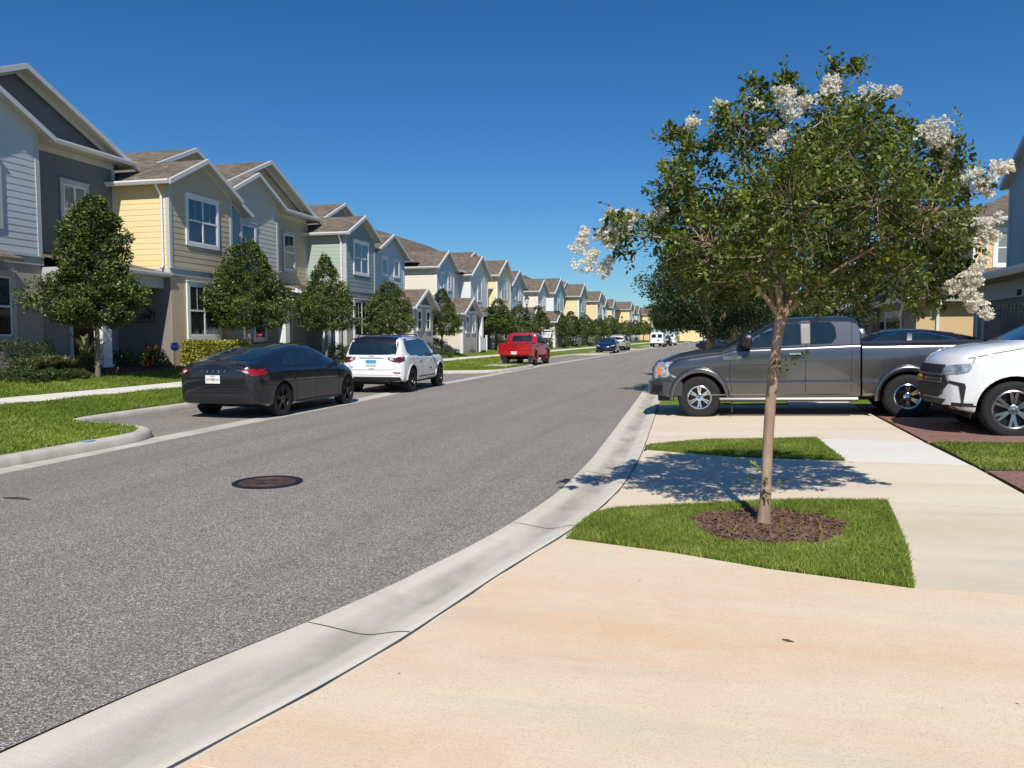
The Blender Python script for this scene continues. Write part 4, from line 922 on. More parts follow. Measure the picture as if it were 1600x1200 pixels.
w = MB(); w.tube([(xg+.72, y0-.5, 2.92), (xg+.72, y0-.5, 2.8), (xg+.72, y0-.06, 2.45), (xg+.72, y0-.06, .2)], .055, 6); w.build('downspout', M['metal'], r2)
w = MB(); w.tube([(xg-.5, y0-.3, 2.92), (xg-.5, y0+.05, 2.7), (xg-.2, y0+2.0, 2.35), (xg-.08, y0+2.3, 2.2), (xg-.08, y0+2.3, .2)], .05, 6); w.build('downspout', M['metal'], r2)
W = plane('W', xg-.012)
for ya in (35.6, 42.5, 47.5):
    w = MB(); board(w, W, ya-.25, ya, .1, 2.4, 0, .06); board(w, W, ya+3.2, ya+3.45, .1, 2.4, 0, .06); board(w, W, ya-.25, ya+3.45, 2.4, 2.7, 0, .06); w.build('garage_door_frame', M['gtrim'], r2)
    w = MB(); board(w, W, ya, ya+3.2, .12, 2.4, 0, .02)
    for k in range(1, 4): board(w, W, ya, ya+3.2, .12+.57*k, .135+.57*k, 0, .03)
    gd = w.build('garage_door', M['gdoor'], r2)
    for k in range(6):
        w = MB(); board(w, W, ya+.12+.5*k, ya+.48+.5*k, 1.95, 2.25, 0, .034); w.build('door_window', M['glass'], gd)
w = MB(); board(w, W, 40.6, 41.6, .1, 3.0, 0, .35); w.build('garage_pier', ST['dgrey'], r2)
for ya in (39.2, 46.4):
    w = MB(); w.box(xg-.22, xg-.05, ya, ya+.16, 1.9, 2.25); w.build('wall_lamp', M['black'], r2)
# upper storey
yu = 35.4
w = MB(); w.box(9.45, 20, yu+.01, y1, 3.6, 6.25); lap(w, [(9.45, 3.6), (20, 3.6), (20, 6.2), (9.45, 6.2)], plane('S', yu)); w.build('upper_wall', SD['orange'], r2)
w = MB(); w.box(8.4, 9.5, 40, 47, 3.6, 6.25); w.prism([(8.4, 40, 6.25), (8.4, 47, 6.25), (8.4, 43.5, 8)], (6, 0, 0)); w.build('upper_wall', SD['bluegrey'], r2)
gable_roof(r2, 40, 47, 8.4, 15, 6.25, .5, gut=(), flip=-1)
w = MB(); board(w, plane('S', yu), 9.45, 9.57, 3.6, 6.1, 0, .036); board(w, plane('S', yu), 9.45, 20, 6.0, 6.22, 0, .04); w.build('corner_trim', M['trim'], r2)
window(r2, plane('S', yu), 10.3, 11.0, 4.5, 5.8, 1, cw=.13, blinds=True)
w = MB(); w.poly([(8.75, yu-.4, 6.3), (21, yu-.4, 6.3), (21, yu+5.5, 8.3), (12.5, yu+5.5, 8.3)]); w.poly([(8.75, yu-.4, 6.3), (12.5, yu+5.5, 8.3), (12.5, y1, 8.3), (8.75, y1, 6.3)]); w.quad((8.75, yu-.4, 6.27), (8.75, y1, 6.27), (21, y1, 6.27), (21, yu-.4, 6.27)); rf = w.build('main_roof', M['shingle'], r2)
w = MB(); w.prism([(8.7, yu-.4, 6.33), (8.7, yu-.53, 6.33), (8.7, yu-.53, 6.27), (8.7, yu-.48, 6.18), (8.7, yu-.4, 6.18)], (12, 0, 0)); w.build('gutter', M['metal'], rf)
w = MB(); w.tube([(9.9, yu-.45, 6.2), (9.9, yu-.06, 5.9), (9.9, yu-.06, 3.9)], .05, 6); w.build('downspout', M['metal'], r2)
# simple continuation of the right row, mostly hidden by trees
for k, (ya, lab) in enumerate(((64, 'grey house seen in gaps between the trees on the right'), (92, 'farthest house on the right, behind the dark tree row'))):
    rr = empty('townhouse', (7.2, ya, .3), 0, lab, 'house', 'houses on the right side'); ORG[0] = Vector((7.2, ya, .3))
    w = MB(); w.box(7.2, 19, ya, ya+22, .1, 6.2); w.build('wall', SD['grey' if k else 'lgrey'], rr)
    hip_roof(rr, 6.8, 19.4, ya-.4, ya+22.4, 6.2, .43)
    window(rr, plane('W', 7.2), ya+4, ya+5.6, 4.2, 5.6, 2); window(rr, plane('W', 7.2), ya+12, ya+13.6, 4.2, 5.6, 2)
ye = empty('house', (-9.5, 228, .2), 0, 'small yellow house closing the street beyond the white vans', 'house'); ORG[0] = Vector((-9.5, 228, .2))
w = MB(); w.box(-14, -5, 228, 238, 0, 4.0); w.build('wall', SD['yellow'], ye); hip_roof(ye, -14.5, -4.5, 227.5, 238.5, 4.0, .4)
window(ye, plane('S', 228), -8.5, -7, 1.2, 2.6, 2)
ORG[0] = Vector((0, 0, 0))

# ---------------------------------------------------------------- foliage
def leaf_arrays(P, D, ln, wd, rng, up=None, fold=.25):
    """P leaf bases (n,3), D unit direction (n,3): pointed folded leaf of 6 verts / 2 quads-ish"""
    n = len(P); r = rng.normal(size=(n, 3)); r = np.cross(D, r); r /= (np.linalg.norm(r, axis=1)[:, None]+1e-9); nn = np.cross(r, D)
    if up is not None:      # lean the leaf face towards 'up'
        nn = nn*np.sign((nn*up).sum(1))[:, None]; nn = nn*.5+up*.7; nn /= np.linalg.norm(nn, axis=1)[:, None]+1e-9; r = np.cross(D, nn); r /= np.linalg.norm(r, axis=1)[:, None]+1e-9; nn = np.cross(r, D)
    l = (ln*rng.uniform(.6, 1.2, n))[:, None]; w = (wd*rng.uniform(.7, 1.15, n))[:, None]
    a = P; b = P+D*l*.35+r*w*.5+nn*w*fold*.6; c = P+D*l*.8+r*w*.36+nn*w*fold*.2; d = P+D*l-nn*l*.12; e = P+D*l*.8-r*w*.36+nn*w*fold*.2; f = P+D*l*.35-r*w*.5+nn*w*fold*.6; m = P+D*l*.5-nn*w*.05
    V = np.stack([a, b, c, d, e, f, m], 1).reshape(-1, 3)
    loc = np.array([0, 1, 2, 6, 6, 2, 3, 6, 3, 4, 0, 6, 4, 5]); cnt = np.tile([4, 3, 3, 4], n)
    lp = (np.arange(n)[:, None]*7+loc[None]).ravel(); return V, lp, cnt, 7
def foliage(name, P, D, ln, wd, m, seed, parent=None, tint=(.45, .2), up=None, tintarr=None):
    rng = np.random.default_rng(seed); V, lp, cnt, k = leaf_arrays(P, D, ln, wd, rng, up)
    t = np.clip(rng.normal(tint[0], tint[1], len(P)), 0, 1) if tintarr is None else tintarr
    return raw_mesh(name, V, lp, cnt, m, np.repeat(t, k), parent)
def unit(v): return v/(np.linalg.norm(v, axis=-1, keepdims=True)+1e-9)

def cone_crown(seed, H=4.4, base=1.4, R0=1.28, n=15000, lump=.16, leaf=.085, shape=None):
    """clipped street tree: foliage shell over an irregular rounded cone; local z=0 at the ground"""
    rng = np.random.default_rng(seed); shape = shape or [(0, .62), (.10, .96), (.22, 1.0), (.45, .80), (.68, .55), (.86, .30), (1., .04)]
    hs = np.array([p[0] for p in shape]); rs = np.array([p[1] for p in shape])
    t = rng.uniform(0, 1, n*2); keep = rng.uniform(0, 1, n*2) < np.interp(t, hs, rs)+.05; t = t[keep][:n]; k = len(t); a = rng.uniform(0, 2*PI, k)
    ph = rng.uniform(0, 6, 8)
    lum = 1+lump*(np.sin(3*a+ph[0]+4*t)+.8*np.sin(5*a+ph[1]-9*t)+.7*np.sin(2*a+ph[2]+14*t))*.55+lump*.9*(np.sin(8*a+ph[3]+22*t)*np.sin(26*t+ph[4]+2*a))
    depth = 1-.42*rng.uniform(0, 1, k)**2.2
    r = R0*np.interp(t, hs, rs)*lum*depth+.05; z = base+(H-base)*t + rng.normal(0, .05, k)
    P = np.stack([r*np.cos(a), r*np.sin(a), z], 1)
    # pull leaves together into sprigs so gaps open between them
    cl = P[rng.integers(0, k, k//16)]; 
    out = unit(np.stack([np.cos(a), np.sin(a), np.full(k, .45)], 1)+rng.normal(0, .6, (k, 3)))
    # noise-based thinning leaves dark gaps
    ns = np.array([noise.noise(Vector(p)*3.0+Vector((seed, 0, 0)))+.45*noise.noise(Vector(p)*7.5) for p in P]); kk = ns > -.12-.3*(depth < .82); P[:, :2] *= (1+.22*np.clip(ns, -.5, .6))[:, None]; P[:, 2] += .10*ns
    # stray shoots
    return P[kk], out[kk], ns[kk]
def tree_crown_mesh(seed, **kw):
    P, D, ns = cone_crown(seed, **kw); rng = np.random.default_rng(seed+5)
    up = unit(np.stack([P[:, 0], P[:, 1], np.full(len(P), .9)], 1))
    t = np.clip(.42+.5*ns+rng.normal(0, .16, len(P)), 0, 1)
    o = foliage('crown', P, D, kw.get('leaf', .085), kw.get('leaf', .085)*.55, L['holly'], seed, None, up=up, tintarr=t)
    me = o.data; bpy.data.objects.remove(o); return me
def trunk_mesh(pts, rad, m, seg=10, name='trunk', limbs=()):
    mb = MB(); mb.tube(pts, rad, seg)
    for p, r in limbs: mb.tube(p, r, 6)
    o = mb.build(name, m, smooth=True, angle=60, org=Vector((0, 0, 0))); me = o.data; bpy.data.objects.remove(o); return me
cA = tree_crown_mesh(11, H=4.75, base=1.35, R0=1.0, n=42000, lump=.34, leaf=.085, shape=[(0, .45), (.06, .80), (.16, 1.0), (.30, 1.0), (.42, .70), (.55, .66), (.72, .60), (.86, .45), (.95, .25), (1, .06)])
cB = tree_crown_mesh(12, H=4.55, base=1.40, R0=1.25, n=36000, lump=.2, leaf=.085, shape=[(0, .60), (.07, .9), (.18, 1), (.40, .92), (.62, .72), (.80, .46), (.93, .2), (1, .05)])
cC = tree_crown_mesh(13, H=4.6, base=1.35, R0=1.15, n=30000, lump=.24, leaf=.085, shape=[(0, .62), (.08, .95), (.2, 1), (.38, .9), (.55, .66), (.75, .40), (.90, .18), (1, .03)])
cD = tree_crown_mesh(14, H=3.75, base=1.25, R0=1.25, n=14000, lump=.24, leaf=.12, shape=[(0, .6), (.10, .95), (.3, 1), (.55, .86), (.78, .55), (.93, .25), (1, .05)])
cE = tree_crown_mesh(15, H=3.9, base=1.3, R0=1.05, n=12000, lump=.22, leaf=.12, shape=[(0, .55), (.12, .95), (.3, 1), (.5, .75), (.75, .45), (.9, .22), (1, .05)])
tl = [([(0, 0, 1.2), (.3*math.cos(a), .3*math.sin(a), 2.0), (.55*math.cos(a), .55*math.sin(a), 2.9)], [.04, .03, .01]) for a in (0, 1.3, 2.6, 3.9, 5.2)]
tM = trunk_mesh([(0, 0, -.15), (0, 0, .1), (.02, .01, .8), (.0, .0, 1.5), (.02, -.01, 2.4), (0, 0, 3.4)], [.085, .07, .062, .058, .04, .015], M['bark2'], limbs=tl)
TREES = [  # y, crown, scale, z-scale, d, label
 (16.85, cA, 1.0, 1.0, 7.75, 'nearest and widest clipped tree, in the mulch bed by the grey and yellow fronts'),
 (24.2, cB, 1.0, 1.0, 7.7, 'dense cone-shaped tree behind the black sedan, before the beige gable'),
 (30.0, cC, .97, 1.0, 7.7, 'narrow pointed tree beside the white portico column, before the green front'),
 (36.6, cB, .93, .87, 7.6, 'broad rounded tree behind the roof of the white SUV'),
 (44.3, cC, .95, .88, 7.5, 'small tree with bare lower trunk before the cream wing wall'),
 (56.3, cE, 1.22, 1.0, 7.5, 'slim tree just left of the red pickup, before the pale yellow wall'),
 (62.5, cD, .95, 1.0, 7.5, 'dark tree directly behind the tall black lamp post'),
 (69.0, cE, 1.15, .98, 7.5, 'tree immediately right of the lamp post over the red pickup cab'),
 (77.5, cD, 1.0, .98, 7.5, 'tree above the white yard sign post'),
 (84.5, cE, 1.2, .98, 7.5, 'first tree to the right of the white yard sign, by the clipped hedge'),
 (93.5, cD, 1.05, .98, 7.5, 'tree before the second yellow side wall, left of the dark blue sedan'),
 (104, cD, 1.0, .95, 7.5, 'tree with a leaning trunk above the dark blue sedan'),
 (114, cD, 1.05, 1.1, 7.5, 'taller tree behind the dark blue sedan and the beige minivan'),
 (121, cE, 1.1, .95, 7.5, 'tree above the beige minivan'),
 (133, cD, 1.1, 1.0, 7.5, 'tree left of the second, distant lamp post'),
 (146, cE, 1.3, 1.05, 7.5, 'tree right of the distant lamp post'),
 (160, cD, 1.3, 1.15, 7.5, 'tree above the white cargo van on the left row'),
]
random.seed(2)
for i, (y, cm, sc, zs, d, lab) in enumerate(TREES):
    x = interp(AL, y)-d; z = zl(x, y)
    t = empty('street_tree', (x, y, z), random.uniform(0, 6) if i else 1.2, lab, 'tree', 'clipped street trees along the left row')
    t.scale = (sc, sc, zs)
    link('trunk', tM, t); link('crown', cm, t)

# ---- crape myrtle in the near island (u = right, w = away from camera, z up)
hd = R(HEAD)
def cf(u, w, z): return np.array([u*math.cos(hd)-w*math.sin(hd), u*math.sin(hd)+w*math.cos(hd), z])
TB = np.array([.30, 6.60, .045]); PPM = 190.
def px(x, y, w=0.):          # crown layout: photo-plane offsets at the trunk's distance -> metres
    k = (6.28+w)/6.28; x = x if x < 1350 else 1350+(x-1350)*.955; return ((x-1193)/PPM*k + (2.06*(k-1)), w, 1.6+(525-y)/PPM*k-TB[2])
tree = empty('crape_myrtle', tuple(TB), 0, 'white-flowering crape myrtle with a leaning tan trunk in the near grass island', 'tree')
rng = np.random.default_rng(77); rnd = random.Random(77)
tp = [px(1192, 826), px(1193, 800), px(1195, 760), px(1196, 700), px(1199, 630), (px(1203, 570)), px(1208, 525), px(1213, 492)]
mb = MB(); mb.tube([cf(*p) for p in tp], [.066, .049, .043, .041, .043, .041, .040, .046], 14)
fork = px(1213, 492)
LOBES = [ # px, py, radius px, w
 (1225, 330, 105, 0), (1225, 320, 95, .75), (1225, 330, 95, -.7), (1075, 300, 62, .15), (1010, 372, 45, 0), (958, 368, 36, -.1), (1105, 385, 75, -.35), (1105, 375, 75, .5), (1075, 235, 42, .2),
 (1145, 205, 52, -.2), (1155, 235, 60, .5), (1210, 178, 42, .2), (1285, 190, 50, 0), (1290, 250, 80, -.45), (1290, 250, 80, .6), (1345, 200, 44, -.1), (1420, 245, 52, .1), (1355, 300, 85, .3), (1355, 320, 85, -.6),
 (1470, 250, 32, 0), (1500, 290, 36, .1), (1440, 330, 70, .45), (1435, 340, 70, -.4), (1495, 385, 45, 0), (1450, 420, 48, .2), (1385, 430, 50, -.3), (1390, 425, 55, .5), (1310, 430, 62, 0), (1300, 400, 75, .8), (1190, 400, 70, -.75), (1150, 420, 55, .2), (1200, 420, 60, .6),
 (1060, 410, 45, .3), (1055, 345, 55, .2), (1040, 290, 40, -.2), (1100, 430, 50, -.2), (1080, 440, 38, .5), (1150, 450, 45, .5), (1330, 460, 40, .5), (1460, 450, 36, .4), (1440, 470, 26, -.2), (1180, 350, 80, 1.0), (1340, 360, 80, 1.05), (1210, 140, 18, .1), (1285, 125, 14, 0), (1318, 118, 12, .1), (1500, 430, 28, .1), (1110, 455, 34, .2), (1260, 460, 38, -.35), (1410, 470, 28, .2), (1165, 150, 20, .3), (1040, 215, 16, 0), (1385, 225, 30, .5)]
# limbs
limbs = MB()
def curve_to(a, b, r0, r1, n=6, sag=.12, seg=6, mbx=None):
    a = Vector(a); b = Vector(b); d = b-a; off = Vector((rnd.uniform(-1, 1), rnd.uniform(-1, 1), .4))*d.length*sag; pts = []
    for i in range(n+1):
        t = i/n; pts.append(a+d*t+off*math.sin(PI*t)*.5)
    (mbx or limbs).tube(pts, [r0+(r1-r0)*i/n for i in range(n+1)], seg); return pts
f0 = Vector(cf(*fork)); mains = []
for tx, ty, tw, r in ((1090, 385, -.1, .022), (1150, 260, .4, .025), (1230, 230, -.2, .028), (1330, 260, .3, .027), (1440, 340, -.1, .024), (1180, 300, -.5, .020), (1300, 330, .7, .022), (1370, 380, -.4, .020)):
    mains.append(curve_to(f0+Vector((0, 0, -.04)), cf(*px(tx, ty, tw)), r, .010, 8, .16, 8, mb))
mb.build('trunk', M['bark'], tree, True, 60, org=Vector((0, 0, 0)))
Ps, Ds, Ts = [], [], []
allm = [p for m_ in mains for p in m_[2:]]
def shoot(a, b, nl, tint, ls=1.0):
    a = np.array(a); b = np.array(b); d = b-a; ln = np.linalg.norm(d); dn = d/(ln+1e-9); side = np.cross(dn, [0, 0, 1.]); side /= np.linalg.norm(side)+1e-9; upv = np.cross(side, dn); bend = rng.normal(0, .10, 3)*ln
    tw = rng.uniform(0, PI)
    for i in range(nl):
        t = .25+.75*(i+.5)/nl; p = a+d*t+bend*math.sin(PI*t)
        ang = tw+(i % 2)*PI+rng.normal(0, .35); q = side*math.cos(ang)+upv*math.sin(ang)
        dr = unit(q*.9+dn*rng.uniform(.3, .9)+rng.normal(0, .2, 3)); Ps.append(p+q*.008); Ds.append(dr); Ts.append(tint+rng.normal(0, .13))
for (x, y, r, w) in LOBES:
    c = cf(*px(x, y, w)); rr = r/PPM; near = min(allm, key=lambda p: (p-Vector(c)).length)
    if rr > .10: curve_to(near, c, .010, .004, 5, .15, 5)
    nsh = int(44*(rr/.3)**2.0)+8
    for k in range(nsh):
        dr = unit(rng.normal(0, 1, 3)+np.array([0, 0, .25])); e = c+dr*rr*rng.uniform(.72, 1.12); s0 = c+dr*rr*rng.uniform(.0, .45)+rng.normal(0, .05, 3)
        tint = .33+.22*dr[2]+rng.normal(0, .2)
        shoot(s0, e, int(12+10*rng.uniform()), tint)
        if k % 3 == 0: limbs.tube([tuple(c+(s0-c)*.3), tuple(s0), tuple(e)], [.004, .003, .0012], 3, False)
# a few escaping shoots
for (x, y, x2, y2, n) in ((1205, 170, 1212, 103, 16), (1170, 180, 1145, 130, 14), (1285, 165, 1272, 92, 14), (1300, 160, 1340, 100, 14), (1290, 150, 1305, 108, 10), (1060, 240, 1008, 213, 16), (1050, 290, 1015, 222, 12), (1020, 300, 1030, 270, 6), (1470, 230, 1472, 178, 12), (1390, 215, 1405, 165, 8),
                     (1490, 270, 1560, 268, 14), (1060, 235, 1078, 180, 10), (1100, 200, 1120, 172, 8), (985, 400, 975, 425, 8), (950, 340, 930, 322, 6), (1500, 430, 1535, 470, 12), (1440, 440, 1450, 500, 10), (1400, 450, 1400, 505, 8), (1330, 470, 1350, 500, 8), (1480, 400, 1540, 395, 10)):
    shoot(cf(*px(x, y, rnd.uniform(-.2, .2))), cf(*px(x2, y2, rnd.uniform(-.2, .2))), n, .45)
    limbs.tube([cf(*px(x, y, 0)), cf(*px(x2, y2, 0))], [.004, .001], 3, False)
# water shoots on the trunk
for (x, y) in ((1196, 738), (1190, 752), (1186, 772), (1200, 760), (1195, 765), (1215, 570), (1205, 575), (1225, 565), (1218, 580)):
    a = cf(*px(x, y, -.04)); shoot(a, a+cf(rnd.uniform(-.16, .12) if y > 700 else rnd.uniform(-.1, .26), -.05, rnd.uniform(-.02, .12)), 9, .55)
Ps = np.array(Ps); Ds = np.array(Ds); Ts = np.clip(np.array(Ts), 0, 1)
upn = np.tile(np.array([[0, 0, 1.]]), (len(Ps), 1))+rng.normal(0, .45, Ps.shape); upn = unit(upn)
foliage('crown', Ps, Ds, .047, .026, L['crape'], 5, tree, up=upn, tintarr=Ts)
limbs.build('branches', M['bark'], tree, True, 60, org=Vector((0, 0, 0)))
# white flower panicles
def petals(cen, axis, ln, rad, n, seed):
    """loose panicle: short side sprays along an axis, each tipped by a crinkled floret of petals"""
    rg = np.random.default_rng(seed); ax = unit(np.array(axis, float)); s = np.cross(ax, [.3, .2, 1.]); s = s/np.linalg.norm(s); q = np.cross(s, ax); nf = max(14, n//14)
    t = rg.uniform(0, 1, nf)**.85; a = rg.uniform(0, 2*PI, nf); rr = rad*(1.05-.75*t)*rg.uniform(.35, 1.25, nf)
    C = np.array(cen)+ax*((t-.42)*1.15*ln)[:, None]+s*(rr*np.cos(a))[:, None]+q*(rr*np.sin(a))[:, None]
    P = np.repeat(C, 14, 0)+rg.normal(0, .009, (nf*14, 3)); D = unit(rg.normal(0, 1, P.shape)+ (P-np.array(cen))*6); return P, D
FL = [(1450, 222, 40, 24, -70), (1440, 215, 30, 22, -60), (1456, 245, 30, 18, -80), (1346, 160, 46, 15, 5), (1278, 155, 30, 18, 80), (1276, 150, 20, 12, 60), (1226, 180, 34, 16, 30), (1206, 160, 26, 12, 10), (1188, 212, 22, 12, 60), (1203, 232, 22, 12, 70), (1165, 175, 16, 8, 0), (1112, 177, 18, 9, 10),
      (960, 346, 36, 15, 15), (950, 372, 40, 15, 30), (903, 382, 28, 12, 70), (912, 411, 28, 12, 50), (941, 422, 24, 11, 60), (1020, 340, 22, 11, 60), (1542, 272, 34, 14, 15), (1512, 290, 40, 14, -40), (1532, 352, 28, 13, 30), (1534, 372, 26, 13, 0), (1518, 425, 30, 13, 50), (1500, 452, 36, 17, -60), (1524, 478, 32, 15, -50), (1510, 440, 24, 13, 0), (1070, 200, 12, 6, 0)]
PP, DD = [], []
for i, (x, y, l_, r_, a) in enumerate(FL):
    w = rnd.uniform(-.35, .05); c = cf(*px(x, y, w)); aa = R(a); ax = cf(math.cos(aa), rnd.uniform(-.3, .3), math.sin(aa)); p, d = petals(c, ax, l_*1.15/PPM, r_*1.05/PPM, int(420*(l_*r_/400)+200), 100+i); PP.append(p); DD.append(d)
foliage('flowers', np.concatenate(PP), np.concatenate(DD), .021, .020, L['petal'], 9, tree, tint=(.55, .3))

# round-crowned trees of the same sort farther along the right verge
def round_crown(seed, n, rr, zc, rz, leaf):
    rg = np.random.default_rng(seed); d = unit(rg.normal(0, 1, (n, 3))); k = rg.uniform(.45, 1, n)**.5
    ns = np.array([noise.noise(Vector(q)*2.2+Vector((seed*3., 0, 0))) for q in d]); k *= 1+.38*ns
    P = np.stack([d[:, 0]*rr*k, d[:, 1]*rr*k, zc+d[:, 2]*rz*k], 1); n2 = np.array([noise.noise(Vector(q)*2.6) for q in P]); kk = n2 > -.25
    D = unit(d+rg.normal(0, .6, (n, 3)))[kk]; P = P[kk]; t = np.clip(.35+.25*d[kk][:, 2]+.4*n2[kk]+rg.normal(0, .12, len(P)), 0, 1)
    o = foliage('crown', P, D, leaf, leaf*.55, L['shade'], seed, up=unit(np.stack([d[kk][:, 0]*.4, d[kk][:, 1]*.4, np.full(len(P), 1.)], 1)+rg.normal(0, .4, P.shape)), tintarr=t); me = o.data; bpy.data.objects.remove(o); return me
rA = round_crown(31, 30000, 1.7, 2.9, 1.25, .075); rB = round_crown(32, 18000, 2.3, 3.3, 1.7, .12)
tA = trunk_mesh([(0, 0, -.1), (.02, 0, .8), (.0, .03, 1.5), (.1, 0, 2.0)], [.10, .085, .09, .06], M['bark'], limbs=[([(0, 0, 1.45), (.5*math.cos(a), .5*math.sin(a), 2.2), (1.1*math.cos(a), 1.1*math.sin(a), 3.2)], [.05, .035, .01]) for a in (0.2, 1.5, 2.8, 4.1, 5.3)])
for (x, y, cm, sc, lab) in ((-.5, 21, rA, 1.0, 'tree just beyond the grey pickup bonnet, thick peeling trunk'), (-.75, 29.5, rA, 1.05, 'second tree beyond the grey pickup, thinner trunk right of the thick one'), (.2, 38, rA, 1.2, 'dark tree behind the pickup windscreen, beside the lamp post'),
                            (.4, 47, rB, 1.0, 'tree behind the pickup cab roof in the right verge'), (.3, 58, rB, 1.0, 'fifth verge tree on the right, over the blue parked car'), (2.6, 24.5, rA, .9, 'small leafy tree behind the cab of the grey pickup'), (0, 72, rB, 1.1, 'verge tree far down the right side, partly over the road edge'), (-.5, 92, rB, 1.2, 'verge tree far down the right side next to last'), (-.5, 118, rB, 1.3, 'last verge tree on the right before the street end'), (3.9, 66, rB, 1.0, 'tree between the right houses and the footpath')):
    t = empty('shade_tree', (x, y, zr(x)), y*1.7, lab, 'tree', 'round shade trees along the right verge'); t.scale = (sc, sc, sc); link('trunk', tA, t); link('crown', cm, t)
for i, (x, y, sc, lab) in enumerate(((-12.5, 172, 1.9, 'leafy tree behind the white cargo van'), (-13.5, 186, 2.1, 'bigger light green tree at the street end, left of the yellow house'), (-6.5, 205, 2.0, 'tree closing the street behind the yellow house, right part'), (-2, 190, 2.2, 'dark green tree at the far end of the right verge'), (-18, 215, 2.2, 'tree at the far street end behind the last left block'), (4, 150, 2.0, 'tree beyond the last house on the right'), (-22, 245, 2.6, 'tree on the skyline at the far left of the street end'), (6, 225, 3.0, 'tallest far tree on the right skyline'), (-8, 262, 2.8, 'tree behind the roof of the small yellow house'))):
    t = empty('shade_tree', (x, y, .1), i*1.3, lab, 'tree', 'trees closing the far end of the street'); t.scale = (sc, sc, sc*.9); link('trunk', tA, t); link('crown', rB, t)

# ---- shrubs, hedges and strap-leaved plants of the planting bed
def shrub(name, lab, x, y, rx, ry, h, m, n, leaf, seed, cat='shrub', zoff=0., boxy=False, upright=False, group=None, t0=.45):
    rg = np.random.default_rng(seed)
    if boxy:
        P = rg.uniform(-1, 1, (n, 3)); k = rg.integers(0, 3, n); s = np.sign(rg.normal(size=n)); 
        for i in range(3): P[k == i, i] = s[k == i]*rg.uniform(.8, 1.02, (k == i).sum())
        d = unit(P); P = P*np.array([rx, ry, h/2])+np.array([0, 0, h/2])
    else:
        d = unit(rg.normal(0, 1, (n, 3))); d[:, 2] = np.abs(d[:, 2]); kk = rg.uniform(.35, 1, n)**.4
        ns = np.array([noise.noise(Vector(q)*2.5+Vector((seed, 1, 0))) for q in d]); kk *= 1+.35*ns; P = d*np.array([rx, ry, h])*kk[:, None]
    D = unit(d+rg.normal(0, .5, (n, 3))+np.array([0, 0, .4])); z = zl(x, y) if x < -5 else zr(x)
    o = foliage(name, P, D, leaf, leaf*.6, m, seed, up=unit(d+np.array([0, 0, .6])+rg.normal(0, .3, (n, 3))), tint=(t0, .22)); o.location = (x, y, z+zoff+.01); return tag(o, lab, cat, group)
def straps(name, lab, x, y, n, h, w, m, seed, arch=.7, cat='plant', z=None, group=None):
    rg = np.random.default_rng(seed); mb = MB()
    V, F, T = [], [], []
    for i in range(n):
        a = rg.uniform(0, 2*PI); l = h*rg.uniform(.55, 1.1); r = arch*l*rg.uniform(.3, 1.1); c, s = math.cos(a), math.sin(a); k0 = len(V); t = rg.uniform(0, 1); b0 = rg.normal(0, .05, 2)
        for j in range(5):
            q = j/4; rad = r*q**1.4; zz = l*(1.25*q-.55*q*q*(.6+arch)); ww = w*(1-q)**.7*.5+.001
            V += [(b0[0]+c*rad-s*ww, b0[1]+s*rad+c*ww, zz), (b0[0]+c*rad+s*ww, b0[1]+s*rad-c*ww, zz)]; T += [t, t]
            if j: F.append((k0+2*j-2, k0+2*j-1, k0+2*j+1, k0+2*j))
    me = bpy.data.meshes.new(name); me.from_pydata(V, [], F); at = me.attributes.new('tint', 'FLOAT', 'POINT'); at.data.foreach_set('value', np.array(T, np.float32)); me.update()
    o = link(name, me, None, [m]); o.location = (x, y, (zl(x, y) if z is None else z)+.01); return tag(o, lab, cat, group)
def bx(y, d): return interp(AL, y)-d
sh = shrub
g_ = 'plants in the bed before the nearest grey front'
for i, (y, d, n, h, m, lab) in enumerate(((15.1, 8.3, 150, .95, 'strap', 'arching green and cream grass clump at the left edge of the bed'), (15.7, 8.35, 160, 1.0, 'strap', 'reddish-cream grass clump second from the left edge'), (16.25, 8.4, 150, .95, 'strap', 'yellow-green strap-leaved clump between grass clump and near tree'), (16.7, 8.6, 110, .75, 'strap', 'dark green strap clump just left of the nearest tree'))):
    straps('ornamental_grass', lab, bx(y, d), y, n, h, .040, L['strap'], 40+i, .8, group=g_)
for i, (y, d, rx, h, lab) in enumerate(((14.6, 8.0, .6, .30, 'low fine-leaved ground shrub at the left picture edge'), (15.35, 7.85, .45, .24, 'low mound of small leaves before the reddish grass clump'), (16.05, 7.9, .42, .2, 'low grey-green mound next to the bark mulch'), (15.3, 9.2, .7, .95, 'dark shrub under the lower window of the grey front'), (16.4, 9.3, .6, .85, 'dark shrub against the grey stucco wall'), (17.5, 8.9, .5, .35, 'creeping dark plant behind the nearest tree trunk'))):
    sh('shrub', lab, bx(y, d), y, rx, rx, h, L['bush'], 2600, .05, 50+i, group=g_, t0=.35 if h > .7 else .55)
straps('bird_of_paradise', 'big-leaved upright plant behind the nearest tree, left of the column', bx(17.7, 8.9), 17.7, 18, 1.7, .15, L['strap'], 61, .6)
straps('bird_of_paradise', 'broad-leaved dark plant inside the shaded porch', bx(18.9, 9.6), 18.9, 18, 1.25, .17, L['bush'], 62, .6)
straps('cordyline', 'dark red spiky plant in the porch corner', bx(20.8, 9.2), 20.8, 30, 1.15, .07, L['red'], 63, .6)
sh('shrub', 'white-flowering shrub at the foot of the porch corner', bx(20.7, 8.9), 20.7, .45, .45, .55, L['bush'], 1500, .06, 64)
sh('shrub', 'small dark shrub on the porch floor edge', bx(19.6, 9.2), 19.6, .5, .5, .45, L['bush'], 1400, .06, 65)
